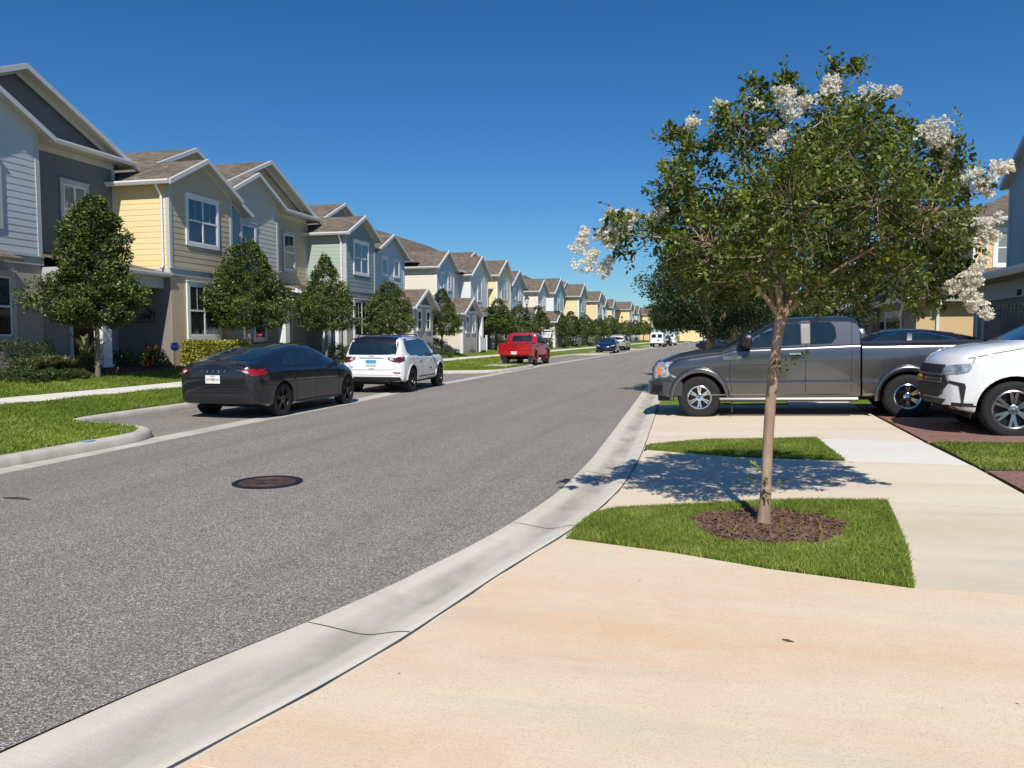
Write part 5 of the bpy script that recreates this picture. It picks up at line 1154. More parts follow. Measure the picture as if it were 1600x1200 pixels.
sh('croton_hedge', 'bright yellow and green variegated hedge under the beige lower window', bx(23.1, 8.2), 23.1, .45, 1.35, .85, L['croton'], 6500, .085, 66, cat='hedge', boxy=True, t0=.55)
sh('shrub', 'dark shrub behind the second clipped tree', bx(26.3, 8.5), 26.3, .5, 1.6, .7, L['bush'], 2600, .07, 67, boxy=True, t0=.3)
sh('shrub', 'low dark planting left of the brown door', bx(29.7, 8.9), 29.7, .5, 1.0, .55, L['bush'], 1600, .07, 68, t0=.3)
sh('shrub', 'round green shrub between the black sedan and the white SUV', bx(31.0, 7.6), 31.0, .75, .9, .75, L['bush'], 4200, .05, 69, t0=.75)
sh('shrub', 'dark shrub at the white SUV rear left corner', bx(34.2, 8.1), 34.2, .5, .7, .7, L['bush'], 2000, .06, 70, t0=.3)
sh('shrub', 'yellow-leaved shrub under the green front window', bx(36.2, 8.3), 36.2, .4, .7, .9, L['croton'], 1600, .08, 71, t0=.6)
sh('shrub', 'yellow shrub seen just over the white SUV bonnet', bx(39.6, 8.0), 39.6, .5, .6, 1.1, L['croton'], 1800, .09, 72, t0=.9)
for i, (y, d, rx, ry, h, lab) in enumerate(((41.6, 7.8, .6, 1.0, .9, 'green shrub left of the small tree by the cream wall'), (44.4, 7.9, .7, 1.0, .95, 'dark shrub right of the small tree by the cream wall'), (43.0, 7.2, .7, 1.8, .45, 'low spreading shrub in front of the small tree'), (49.5, 8.0, .7, 1.6, .6, 'wispy shrub row before the grey wing wall'), (52.6, 8.0, .7, 1.2, 1.1, 'yellow-edged hedge left of the red pickup'))):
    sh('shrub', lab, bx(y, d), y, rx, ry, h, L['croton'] if i == 4 else L['bush'], 2200, .09, 80+i, t0=.2 if i == 4 else .5)
straps('bromeliad', 'spiky yellow and pink plant left of the red pickup cab', bx(57, 7.6), 57, 60, 1.6, .12, L['croton'], 90, .7)
for i, (y, l_, lab) in enumerate(((71, 3.6, 'clipped dark hedge right of the red pickup'), (80, 3.2, 'clipped dark hedge under the yard sign'), (90, 4.0, 'clipped hedge beneath the tree by the second yellow wall'), (101, 4.0, 'farther clipped hedge left of the dark blue sedan'), (117, 5, 'distant hedge behind the minivan'))):
    sh('hedge', lab, bx(y, 7.9), y, .6, l_, 1.15, L['bush'], 3200, .14, 95+i, cat='hedge', boxy=True, group='clipped hedges before the far left blocks', t0=.5)
for i, (x, y, lab) in enumerate(((5.6, 30.5, 'low dark hedge before the tan end wall on the right'),)):
    sh('hedge', lab, 9.6, 31.8, 1.2, .5, .95, L['bush'], 1500, .08, 101, cat='hedge', boxy=True)

# ---- small street things
def lamp_post(x, y, z, lab, h=4.5):
    o = empty('street_lamp', (x, y, z), 0, lab, 'street lamp', 'black post-top street lamps'); ORG[0] = Vector((0, 0, 0))
    p = MB(); p.lathe([(.20, -.05), (.20, .12), (.13, .2), (.11, .55), (.075, .62), (.06, .75), (.05, h-.9), (.07, h-.88), (.05, h-.84), (.045, h-.72), (.11, h-.68), (.11, h-.64)], 14); p.build('pole', M['black'], o, True)
    p = MB(); p.lathe([(.12, h-.63), (.17, h-.30), (.175, h-.22), (.10, h-.2)], 8); p.build('lantern_glass', M['lampg'], o)
    p = MB(); p.lathe([(.22, h-.21), (.20, h-.17), (.12, h-.05), (.05, h+.02), (.03, h+.08), (.01, h+.12)], 8)
    for k in range(4):
        a = PI/4+k*PI/2; p.tube([(.125*math.cos(a), .125*math.sin(a), h-.64), (.185*math.cos(a), .185*math.sin(a), h-.2)], .012, 4)
    p.build('lantern_cap', M['black'], o); return o
lamp_post(bx(62, 6.7), 62, .28, 'black lamp post with a lantern head behind the red pickup', 4.6)
lamp_post(bx(121, 6.7), 121, .28, 'distant black lamp post between the minivan and the cargo van', 4.4)
lamp_post(-.15, 33.5, .03, 'black lamp post beyond the grey pickup windscreen', 4.4)
ys = empty('yard_sign', (bx(68, 6.8), 68, .3), R(-12), 'white real estate yard sign hanging from a white post', 'sign')
p = MB(); p.box(-.05, .05, -.05, .05, 0, 2.05); p.box(-.12, .95, -.04, .04, 1.78, 1.88); p.prism([(-.07, -.07, 2.05), (.07, -.07, 2.05), (.07, .07, 2.05), (-.07, .07, 2.05)], (0, 0, .05)); p.build('post', M['trim'], ys)
p = MB(); p.box(.12, .86, -.015, .015, 1.15, 1.66); sp_ = p.build('sign_board', M['trim'], ys)
p = MB(); p.tube([(.36+.14*math.cos(a*.5), -.02, 1.42+.11*math.sin(a*.5)) for a in range(9)], .018, 4); p.tube([(.6, -.02, 1.3), (.66, -.02, 1.5), (.7, -.02, 1.36)], .02, 4); p.build('logo_mark', M['dark'], sp_)
ads = empty('security_sign', (bx(20.75, 8.15), 20.75, zl(bx(20.75, 8.15), 20.75)), R(12), 'round blue security sign on a short stake beside the yellow hedge', 'sign')
p = MB(); p.tube([(0, 0, -.05), (.0, 0, .62)], .012, 5); p.build('stake', M['metal'], ads)
p = MB(); p.lathe([(.02, -.012), (.155, -.012), (.155, .012), (.02, .012)], 8, (0, 0, .72), 'y'); sb_ = p.build('sign_face', M['blue'], ads)
p = MB(); p.lathe([(.128, -.016), (.143, -.016), (.143, -.013), (.128, -.013)], 24, (0, 0, .72), 'y', closed=True); p.build('sign_ring', M['trim'], sb_)
text_mesh('sign_letters', 'ADT', .13, M['trim'], sb_, (0, -.017, .72), (R(90), 0, 0), .002)
uplight = empty('garden_light', (bx(16.9, 7.75)+.12, 17.35, zl(bx(16.9, 7.75), 17)), 0, 'small round silver garden spotlight beside the nearest clipped tree', 'garden light')
p = MB(); p.lathe([(.03, -.02), (.075, -.02), (.09, .0), (.075, .03), (.03, .04)], 16, (0, 0, .22), 'y'); p.build('lamp_head', M['alloy'], uplight, True)
p = MB(); p.tube([(0, .02, 0), (0, .02, .2)], .015, 5); p.build('spike', M['black'], uplight)
for i, (y, lab) in enumerate(((50.9, 'white vinyl porch fence beside the grey wing wall'), (58.4, 'white vinyl porch fence behind the red pickup, left of its cab'), (74, 'low white fence panel seen under the tree crowns right of the yard sign'), (88, 'white fence panel between two trunks left of the dark blue sedan'), (100, 'white fence panel just above the dark blue sedan'), (112, 'distant white fence panel above the beige minivan'))):
    o = empty('porch_fence', (-16.75-.1*min(i, 4)-.3*(i > 1), y, .6), R(2), lab, 'fence'); o.scale = (1, 1 if i < 2 else 3.2, 1); ORG[0] = Vector((0, 0, 0))
    p = MB()
    for k in range(8): p.box(-.02, .02, .12+.2*k, .30+.2*k, .0, .85)
    p.build('panel', M['trim'], o)
    for k in (0, 1.7):
        p = MB(); p.box(-.06, .06, k, k+.12, -.1, 1.0); p.box(-.075, .075, k-.015, k+.135, 1.0, 1.05); p.build('post', M['trim'], o)
for i, (x, y, lab) in enumerate(((-10.9, 36.4, 'rectangular concrete utility cover in the small grass island'),)):
    p = MB(); p.box(x-.6, x+.6, y-.8, y+.8, .13, .17); o = p.build('utility_cover', M['kerb']); tag(o, lab, 'utility cover')

# ---------------------------------------------------------------- vehicles (local: x forward from the rear bumper, y left, z up)
def loft_body(name, L, top, belt, bot, wid, mat_, parent, x0=0., x1=None, tumble=.38, crease=None, arches=(), round_rear=.10, round_front=.22, crown=.035, shoulder=.03, nx=64, sub=0):
    x1 = L if x1 is None else x1
    key = sorted(set([x0, x1]+[p[0] for t in (top, wid, bot) for p in t if x0 < p[0] < x1]+[x0+(x1-x0)*i/nx for i in range(nx+1)]))
    xs = [key[0]]
    for k in key[1:]:
        if k-xs[-1] > .012: xs.append(k)
    rows = []
    for x in xs:
        w = interp(wid, x); zt = sm(top, x, .03) if x0+.05 < x < x1-.05 else interp(top, x); zb_ = interp(bot, x); be = min(interp(belt, x), zt-.05)
        zm = zb_+(be-zb_)*.5
        P = [(0, zb_), (w*.78, zb_), (w*.93, zb_+.015), (w*.975, zb_+.06)]
        if crease:
            cz = crease; P += [(w*.992, zb_+(cz-zb_)*.5), (w*1.002, cz-.015), (w*.962, cz+.030), (w*.988, (cz+be)/2+.02)]
        else: P += [(w*.99, zb_+(zm-zb_)*.45), (w, zm), (w*.998, zm+(be-zm)*.4), (w*.992, zm+(be-zm)*.75)]
        P += [(w*.985, be-.045), (w*.972, be-.012), (w*.972-shoulder*.5, be+.004)]
        gh = max(0., zt-be-.03); yr = w*.972-shoulder-tumble*gh*(1 if gh < .5 else 1); yr = max(.05, yr)
        rr = min(.09, .02+gh*.25)
        if gh > .05: P += [(w*.972-shoulder, be+.012), (w*.972-shoulder-(tumble*(gh-rr))*.5, be+.012+(gh-rr)*.5), (yr+.02, zt-rr-crown), (yr-rr*.35, zt-rr*.4-crown), (yr-rr*1.1, zt-.012-crown*.8)]
        else:
            a = w*.972-shoulder; P += [(a, be+.010), (a*.96, be+.012+(zt-crown-be)*.55), (a*.90, be+.014+(zt-crown-be)*.85), (a*.82, zt-crown*.9), (a*.72, zt-crown*.65)]
        yy = P[-1][0]; P += [(yy*.66, zt-crown*.30), (yy*.33, zt-crown*.07), (0, zt)]
        rows.append([(x, y, z) for y, z in P])
    k = len(rows[0]); v = []; f = []
    for r in rows:
        v += [(x, y, z) for x, y, z in r] + [(x, -y, z) for x, y, z in r[1:-1]]
    n = 2*k-2
    def idx(i, j): return i*n+(j if j < k else k+(2*k-2-j)-1+0)
    ring = list(range(k)) + [k+j for j in range(k-3, -1, -1)]          # around: bottom centre .. top centre .. back down the right side
    for i in range(len(rows)-1):
        for j in range(n):
            a, b = ring[j], ring[(j+1) % n]; f.append((i*n+a, i*n+b, (i+1)*n+b, (i+1)*n+a))
    f.append(tuple(ring[::-1])); e = (len(rows)-1)*n; f.append(tuple(e+r for r in ring))
    # plan rounding of nose and tail
    W = max(p[1] for p in wid); out = []
    for (x, y, z) in v:
        q = (abs(y)/W)**2.6
        x += round_rear*q*max(0, 1-(x-x0)/.6)**2; x -= round_front*q*max(0, 1-(x1-x)/.9)**2
        out.append((x, y, z))
    me = bpy.data.meshes.new(name); me.from_pydata(out, [], f); bm = bmesh.new(); bm.from_mesh(me); bmesh.ops.recalc_face_normals(bm, faces=bm.faces)
    big = [fc for fc in bm.faces if len(fc.verts) > 6]; bmesh.ops.triangulate(bm, faces=big); bm.to_mesh(me); bm.free(); me.update()
    o = link(name, me, parent, [mat_, M['well']])
    bvh0 = BVHTree.FromPolygons([v_.co[:] for v_ in me.vertices], [p.vertices[:] for p in me.polygons])
    for (ax, az, ar) in arches:          # wheel arches cut by cylinders whose inside is dark
        for s in (-1, 1):
            mb = MB(); mb.lathe([(ar, s*(W+.2)), (ar, s*(W-.36))], 36, (ax, 0, az), 'y'); c = mb.build('cut', M['well'], parent, org=Vector((0, 0, 0)))
            c.data.materials.clear(); c.data.materials.append(M['well'])
            md = o.modifiers.new('b', 'BOOLEAN'); md.object = c; md.operation = 'DIFFERENCE'; md.solver = 'EXACT'; md.material_mode = 'TRANSFER'
            dg = bpy.context.evaluated_depsgraph_get(); dg.update(); nm = bpy.data.meshes.new_from_object(o.evaluated_get(dg)); o.modifiers.clear(); o.data = nm; bpy.data.objects.remove(c)
    o.data.shade_smooth(); o.data.set_sharp_from_angle(angle=R(32)); o.data.name = name
    return o, bvh0
AX = {'L': (1, lambda a, b: (a, 3, b), Vector((0, -1, 0))), 'Rt': (1, lambda a, b: (a, -3, b), Vector((0, 1, 0))), 'B': (0, lambda a, b: (-3, a, b), Vector((1, 0, 0))), 'Fr': (0, lambda a, b: (9, a, b), Vector((-1, 0, 0))), 'T': (2, lambda a, b: (a, b, 4), Vector((0, 0, -1)))}
def panel(name, bvh, side, outline, m, parent, off=.004, th=.0, cell=.10, label=None):
    """piece of outline (2-d in the side's plane) laid on the body surface: it follows the body's curve"""
    bm = bmesh.new(); vs = [bm.verts.new((a, b, 0)) for a, b in outline]; bm.faces.new(vs); bm.normal_update(); bmesh.ops.triangulate(bm, faces=bm.faces[:], ngon_method='EAR_CLIP')
    lo = [min(p[i] for p in outline) for i in (0, 1)]; hi = [max(p[i] for p in outline) for i in (0, 1)]
    for i in (0, 1):
        t = lo[i]+cell
        while t < hi[i]:
            no = (1, 0, 0) if i == 0 else (0, 1, 0); bmesh.ops.bisect_plane(bm, geom=bm.verts[:]+bm.edges[:]+bm.faces[:], plane_co=(t, 0, 0) if i == 0 else (0, t, 0), plane_no=no); t += cell
    bmesh.ops.triangulate(bm, faces=bm.faces[:])
    _, fn, d = AX[side]; okc = 0
    miss = []
    for v in bm.verts:
        o = Vector(fn(v.co.x, v.co.y)); h = bvh.ray_cast(o, d)
        if h[0] is None: miss.append(v); v.co = o; continue
        v.co = h[0]-d*off; okc += 1
    if okc == 0: bm.free(); return None
    if miss: bmesh.ops.delete(bm, geom=miss, context='VERTS')
    if th:
        r = bmesh.ops.extrude_face_region(bm, geom=bm.faces[:]); 
        for v in [g for g in r['geom'] if isinstance(g, bmesh.types.BMVert)]: v.co -= d*th
    bmesh.ops.recalc_face_normals(bm, faces=bm.faces)
    for fc in bm.faces[:1]:
        pass
    me = bpy.data.meshes.new(name); bm.to_mesh(me); bm.free(); me.shade_smooth(); me.set_sharp_from_angle(angle=R(40))
    o = link(name, me, parent, [m]);
    if label: o['label'] = label
    return o
def both(name, bvh, outline, m, parent, **k):
    panel(name, bvh, 'L', outline, m, parent, **k); return panel(name, bvh, 'Rt', outline, m, parent, **k)
def line(bvh, side, pts, w, m, parent, name='panel_gap', off=.0025, th=0):
    """thin strip along a polyline"""
    out1, out2 = [], []
    for i, p in enumerate(pts):
        a = Vector(pts[max(0, i-1)]); b = Vector(pts[min(len(pts)-1, i+1)]); d = (b-a).normalized(); n = Vector((-d.y, d.x))*w/2
        out1.append((p[0]+n.x, p[1]+n.y)); out2.append((p[0]-n.x, p[1]-n.y))
    return panel(name, bvh, side, out1+out2[::-1], m, parent, off=off, th=th, cell=.09)
def wheel(parent, x, y, z, r, w, rim_r, m_rim, m_gap, spokes=6, style='split', cap=None):
    s = 1 if y > 0 else -1
    mb = MB(); mb.lathe([(rim_r+.004, -w/2*.9), (rim_r+.01, w/2*.86), (rim_r-.012, w/2*.93), (rim_r-.03, w/2*.84), (rim_r-.045, w/2*.3), (rim_r-.05, -w/2*.8)], 40, (0, 0, 0), 'y')
    o = mb.build('wheel', m_rim, parent, True, 40, org=Vector((0, 0, 0)))
    t = MB(); t.lathe([(rim_r, -w/2*.86), (rim_r+.012, -w/2*.96), (r*.93, -w/2), (r*.985, -w/2*.86), (r, -w/2*.6), (r, w/2*.6), (r*.985, w/2*.86), (r*.93, w/2), ((r+rim_r)/2+.01, w/2*1.04), (rim_r+.012, w/2*.97), (rim_r, w/2*.86)], 56, (0, 0, 0), 'y', closed=True)
    for k in range(44):          # tread blocks
        a = 2*PI*k/44; c, s_ = math.cos(a), math.sin(a); rr = r-.002
        for yy in (-w*.38, -w*.1, w*.18):
            t.prism([(c*rr-s_*.014, yy, s_*rr+c*.014), (c*rr+s_*.014, yy, s_*rr-c*.014), (c*rr+s_*.014, yy+w*.22, s_*rr-c*.014), (c*rr-s_*.014, yy+w*.22, s_*rr+c*.014)], (c*.006, 0, s_*.006))
    t.build('tyre', M['rubber'], o, True, 40, org=Vector((0, 0, 0)))
    d = MB(); d.lathe([(.03, w/2*.2), (rim_r-.05, w/2*.2), (rim_r-.05, w/2*.15), (.03, w/2*.15)], 30, (0, 0, 0), 'y'); d.build('brake_disc', m_gap, o, org=Vector((0, 0, 0)))
    sp_ = MB(); r0 = .055; r1 = rim_r-.018
    def bar(a, da0, da1, w0, w1, ra=r0, rb=r1, y0=.74, y1=.82):
        for q in range(1):
            A0, A1 = a+da0, a+da1; pts = []
            for (rad, ang, ww, yy) in ((ra, A0, w0, y0), (rb, A1, w1, y1)):
                c, s_ = math.cos(ang), math.sin(ang); pts.append(((c*rad-s_*ww, w/2*yy, s_*rad+c*ww), (c*rad+s_*ww, w/2*yy, s_*rad-c*ww)))
            sp_.prism([pts[0][0], pts[0][1], pts[1][1], pts[1][0]], (0, -.022, 0))
    for k in range(spokes):
        a = 2*PI*k/spokes+PI/2
        if style == 'split': bar(a, -.10, -.13, .014, .016); bar(a, .10, .13, .014, .016)
        elif style == 'vee': bar(a, -.05, -.16, .018, .022); bar(a, .05, .16, .018, .022); bar(a, 0, 0, .02, .006, .06, rim_r*.6)
        else: bar(a, 0, .05, .030, .045)
    sp_.lathe([(.072, w/2*.55), (.072, w/2*.80), (.055, w/2*.86), (.012, w/2*.88)], 20, (0, 0, 0), 'y')
    sp_.build('spokes', m_rim, o, True, 30, org=Vector((0, 0, 0)))
    if cap:
        c = MB(); c.lathe([(.028, w/2*.86), (.026, w/2*.92), (.008, w/2*.93)], 16, (0, 0, 0), 'y'); c.build('hub_cap', cap, o, True, org=Vector((0, 0, 0)))
    n = MB()
    for k in range(6):
        a = 2*PI*k/6+.3; n.lathe([(.010, w/2*.80), (.010, w/2*.90), (.003, w/2*.91)], 6, (.058*math.cos(a), 0, .058*math.sin(a)), 'y')
    n.build('wheel_nuts', M['chrome'], o, org=Vector((0, 0, 0)))
    o.location = (x, y-s*w/2, z)
    if s < 0: o.rotation_euler = (0, 0, PI)
    return o
def arch_trim(bvh, parent, ax, az, r0, r1, m, name='arch_trim', a0=-10, a1=190, off=.004, th=.012):
    n = 18
    for side in ('L', 'Rt'):
        o1 = [(ax+r1*math.cos(R(a0+(a1-a0)*i/n)), az+r1*math.sin(R(a0+(a1-a0)*i/n))) for i in range(n+1)]; o2 = [(ax+r0*math.cos(R(a0+(a1-a0)*i/n)), az+r0*math.sin(R(a0+(a1-a0)*i/n))) for i in range(n+1)]
        panel(name, bvh, side, o1+o2[::-1], m, parent, off=off, th=th, cell=.12)
def mirror(parent, x, y, z, m_body, s=(.16, .11, .10)):
    for sd in (-1, 1):
        mb = MB(); cx, cy = x, sd*(y+s[0]*.75)
        pr = [(-.9, .35), (-1, .9), (-.6, 1), (.5, .85), (1, .3), (.7, -.1)]
        v0 = len(mb.v); rings = []
        for (a, k) in ((-1, .6), (-.85, .95), (-.3, 1.05), (.4, .9), (.85, .55), (1, .15)):
            rings.append([(cx+a*s[1]*.75, cy+k*s[0]*.55*math.cos(t), z+k*s[2]*.75*math.sin(t)) for t in [2*PI*i/12 for i in range(12)]])
        for r_ in rings: mb.v += r_
        for i in range(len(rings)-1):
            for j in range(12): mb.f.append((v0+i*12+j, v0+i*12+(j+1) % 12, v0+(i+1)*12+(j+1) % 12, v0+(i+1)*12+j))
        mb.f.append(tuple(v0+j for j in range(12))); mb.f.append(tuple(v0+(len(rings)-1)*12+j for j in range(12)))
        mb.tube([(x, sd*(y-.04), z-s[2]*.5), (x, sd*(y+.05), z-s[2]*.35)], .022, 5)
        mb.build('wing_mirror', m_body, parent, True, 50, org=Vector((0, 0, 0)))
def licence(parent, x, y, z, kind, rz=R(-90), tilt=0):
    mb = MB(); mb.box(-.155, .155, -.006, .006, -.078, .078); o = mb.build('licence_plate', M['plate'], parent, org=Vector((0, 0, 0))); o.location = (x, y, z); o.rotation_euler = (tilt, 0, rz)
    if kind == 'orange':
        mb = MB(); mb.lathe([(.004, -.0105), (.028, -.0105), (.028, -.007), (.004, -.007)], 12, (0, 0, .0), 'y'); mb.build('plate_emblem', M['orange'], o, org=Vector((0, 0, 0)))
        text_mesh('plate_letters', 'RW4  K19', .062, M['green'], o, (0, -.008, -.008), (R(90), 0, 0), .001); text_mesh('plate_letters', 'FLORIDA', .026, M['green'], o, (0, -.008, .058), (R(90), 0, 0), .001)
    elif kind == 'blue':
        mb = MB(); mb.box(-.155, .155, -.0085, -.0062, .0, .078); mb.build('plate_band', M['plateb'], o, org=Vector((0, 0, 0))); text_mesh('plate_letters', 'EV 2710', .07, M['dark'], o, (0, -.0095, -.02), (R(90), 0, 0), .001)
    return o
def car(name, x, y, z, rz, label, cat, pitch=0, group=None):
    o = empty(name, (x, y, z), rz, label, cat, group); o.rotation_euler = (0, pitch, rz); ORG[0] = Vector((0, 0, 0)); return o
def paint(name, c, metal=.5, rough=.28): return mat('paint_'+name, c, rough, metal=metal, coat=1., spec=.5, ns=3, nv=.06)
PT = dict(black=paint('black', (.018, .020, .028), .45, .26), white=paint('white', (.82, .82, .81), 0, .3), grey=paint('grey', (.15, .15, .155), .85, .27), red=paint('red', (.52, .008, .018), .25, .28), navy=paint('navy', (.010, .022, .06), .3, .25), tanp=paint('beige', (.50, .45, .36), .4, .35), silver=paint('silver', (.35, .36, .37), .6, .3))

# --- black sedan (rear three-quarter view)
def sedan(root, body, rimm=None, lights='rear', plate='orange', trim='plastic', word=None, glassroof=True, spokes=5):
    L_ = 4.72
    top = [(0, .96), (.03, 1.055), (.10, 1.085), (.38, 1.12), (.8, 1.24), (1.3, 1.36), (1.9, 1.432), (2.3, 1.44), (2.7, 1.405), (3.1, 1.26), (3.45, 1.08), (3.6, 1.02), (4.0, .95), (4.35, .86), (4.6, .74), (4.69, .62), (4.72, .5)]
    belt = [(0, .90), (.5, .96), (1.2, .955), (2.6, .93), (3.4, .90), (4.0, .84), (4.5, .70), (4.72, .46)]
    bot = [(0, .46), (.10, .30), (.5, .22), (1.5, .19), (3.5, .19), (4.4, .20), (4.6, .24), (4.72, .34)]
    wid = [(0, .80), (.12, .87), (.45, .915), (1.0, .93), (2.4, .915), (3.7, .93), (4.2, .89), (4.5, .82), (4.66, .72), (4.72, .62)]
    b, bv = loft_body('body', L_, top, belt, bot, wid, body, root, arches=((1.0, .335, .375), (3.875, .335, .375)), tumble=.52, round_rear=.20, round_front=.38)
    # glass: side windows, rear screen, windscreen
    both('side_window', bv, [(1.02, 1.035), (1.32, 1.01), (1.28, 1.19)], M['cglass'], root); both('rear_door_window', bv, [(1.38, 1.005), (2.28, .985), (2.22, 1.335), (1.9, 1.325), (1.42, 1.225)], M['cglass'], root); both('front_door_window', bv, [(2.36, .985), (3.28, .965), (3.10, 1.10), (2.80, 1.265), (2.50, 1.335), (2.31, 1.335)], M['cglass'], root)
    panel('rear_window', bv, 'T', [(.42, -.55), (.42, .55), (.8, .60), (1.3, .56), (2.05, .52), (2.05, -.52), (1.3, -.56), (.8, -.60)], M['cglass'], root, off=.004)
    panel('windscreen', bv, 'T', [(2.72, -.56), (2.72, .56), (3.42, .66), (3.52, 0.3), (3.54, 0), (3.52, -.3), (3.42, -.66)], M['cglass'], root, off=.004)
    if glassroof: panel('roof_glass', bv, 'T', [(2.08, -.52), (2.08, .52), (2.68, .53), (2.68, -.53)], M['cglass'], root, off=.004)
    for s in ('L', 'Rt'):
        line(bv, s, [(2.32, .97), (2.34, .6), (2.30, .27)], .008, M['well'], root); line(bv, s, [(3.30, .93), (3.38, .7), (3.36, .27)], .008, M['well'], root); line(bv, s, [(1.36, 1.0), (1.40, .8), (1.52, .5), (1.50, .27)], .008, M['well'], root)
        line(bv, s, [(1.5, .27), (3.4, .27)], .012, M['well'], root, 'sill_gap'); line(bv, s, [(1.0, 1.01), (1.4, .99), (3.32, .945)], .012, M['chrome'] if trim == 'chrome' else M['plastic'], root, 'window_trim', th=.004)
        if trim == 'chrome': line(bv, s, [(1.05, 1.05), (1.42, 1.245), (1.9, 1.345), (2.5, 1.355), (2.85, 1.275), (3.30, .99)], .028, M['chrome'], root, 'window_trim', th=.004); line(bv, s, [(2.31, 1.0), (2.26, 1.33)], .10, M['alloy'], root, 'door_pillar', th=.003)
        line(bv, s, [(2.05, .86), (2.22, .86)], .022, M['well'], root, 'door_handle', th=.003); line(bv, s, [(2.98, .84), (3.15, .84)], .022, M['well'], root, 'door_handle', th=.003)
    panel('sill', bv, 'L', [(1.40, .20), (3.46, .20), (3.46, .26), (1.40, .26)], M['plastic'], root, th=.01); panel('sill', bv, 'Rt', [(1.40, .20), (3.46, .20), (3.46, .26), (1.40, .26)], M['plastic'], root, th=.01)
    # rear: lip spoiler, lights, diffuser
    panel('boot_spoiler', bv, 'T', [(.03, -.66), (.03, .66), (.14, .72), (.2, 0), (.14, -.72)], M['plastic'], root, off=.004, th=.018)
    for s in (-1, 1):
        t = panel('tail_light', bv, 'B', [(s*.56, .955), (s*.70, .975), (s*.885, .965), (s*.905, .86), (s*.80, .835), (s*.68, .87)], M['redl'], root, off=.006, th=.012, cell=.04); panel('reversing_light', bv, 'B', [(s*.585, .935), (s*.68, .945), (s*.72, .90), (s*.67, .885)], M['clear'], t or root, off=.021, cell=.05)
        panel('light_surround', bv, 'B', [(s*.42, .955), (s*.56, .965), (s*.60, .92), (s*.50, .93)], M['plastic'], root, off=.006, cell=.05)
        panel('headlight', bv, 'Fr', [(s*.45, .66), (s*.62, .74), (s*.80, .80), (s*.84, .76), (s*.70, .66)], M['clear'], root, off=.006, th=.006, cell=.05)
        panel('reflector', bv, 'B', [(s*.62, .445), (s*.78, .455), (s*.78, .475), (s*.62, .465)], M['redd'], root, off=.005, cell=.05)
    panel('diffuser', bv, 'B', [(-.80, .34), (-.78, .46), (-.5, .50), (.5, .50), (.78, .46), (.80, .34), (.45, .30), (-.45, .30)], M['plastic'], root, off=.006, th=.012, cell=.12)
    for pts in ([(-.62, .90), (-.60, .72), (-.50, .63), (.50, .63), (.60, .72), (.62, .90)],): line(bv, 'B', pts, .010, M['well'], root, 'boot_gap')
    line(bv, 'B', [(-.84, .60), (-.6, .585), (.6, .585), (.84, .60)], .010, M['well'], root, 'bumper_gap')
    panel('lower_grille', bv, 'Fr', [(-.6, .27), (.6, .27), (.5, .38), (-.5, .38)], M['plastic'], root, off=.005)
    h = bv.ray_cast(Vector((-3, 0, .78)), Vector((1, 0, 0))); licence(root, h[0].x-.014, 0, .775, plate)
    if word:
        for i, ch in enumerate(word):
            yy = (.5-(i+.5)/len(word))*.62; h = bv.ray_cast(Vector((-3, yy, .925)), Vector((1, 0, 0))); text_mesh('rear_lettering', ch, .062, M['chrome'], root, (h[0].x-.004, yy, .925), (R(90), 0, R(-90)), .003)
    mirror(root, 3.18, .86, 1.0, body)
    for (ax, s) in ((1.0, 1), (1.0, -1), (3.875, 1), (3.875, -1)): wheel(root, ax, s*.905, .335, .335, .235, .245, rimm or M['dalloy'], M['dalloy'], spokes, 'fan' if rimm is None else 'split')
    mb = MB(); mb.box(.7, 4.1, -.66, .66, .19, .3); mb.build('underbody', M['well'], root)
    return bv
# facing of a car: local +x forward. heading along +Y street = rotation 90 deg
yaw = R(90+1.2)
def place(x_wheel, y_wheel, rear_axle, halfw, yaw_):
    """origin (rear centre on the ground) from the right rear wheel's contact point"""
    c, s = math.cos(yaw_), math.sin(yaw_); return (x_wheel - (c*rear_axle + s*halfw), y_wheel - (s*rear_axle - c*halfw))
ox, oy = place(-8.60, 13.55, 1.0, .90, R(91.8)); se = car('sedan', ox, oy, 0.0, R(91.8), 'black sedan seen from behind, parked nearest on the left', 'car', group='cars parked in the left bays'); sedan(se, PT['black'], word='TESLA')

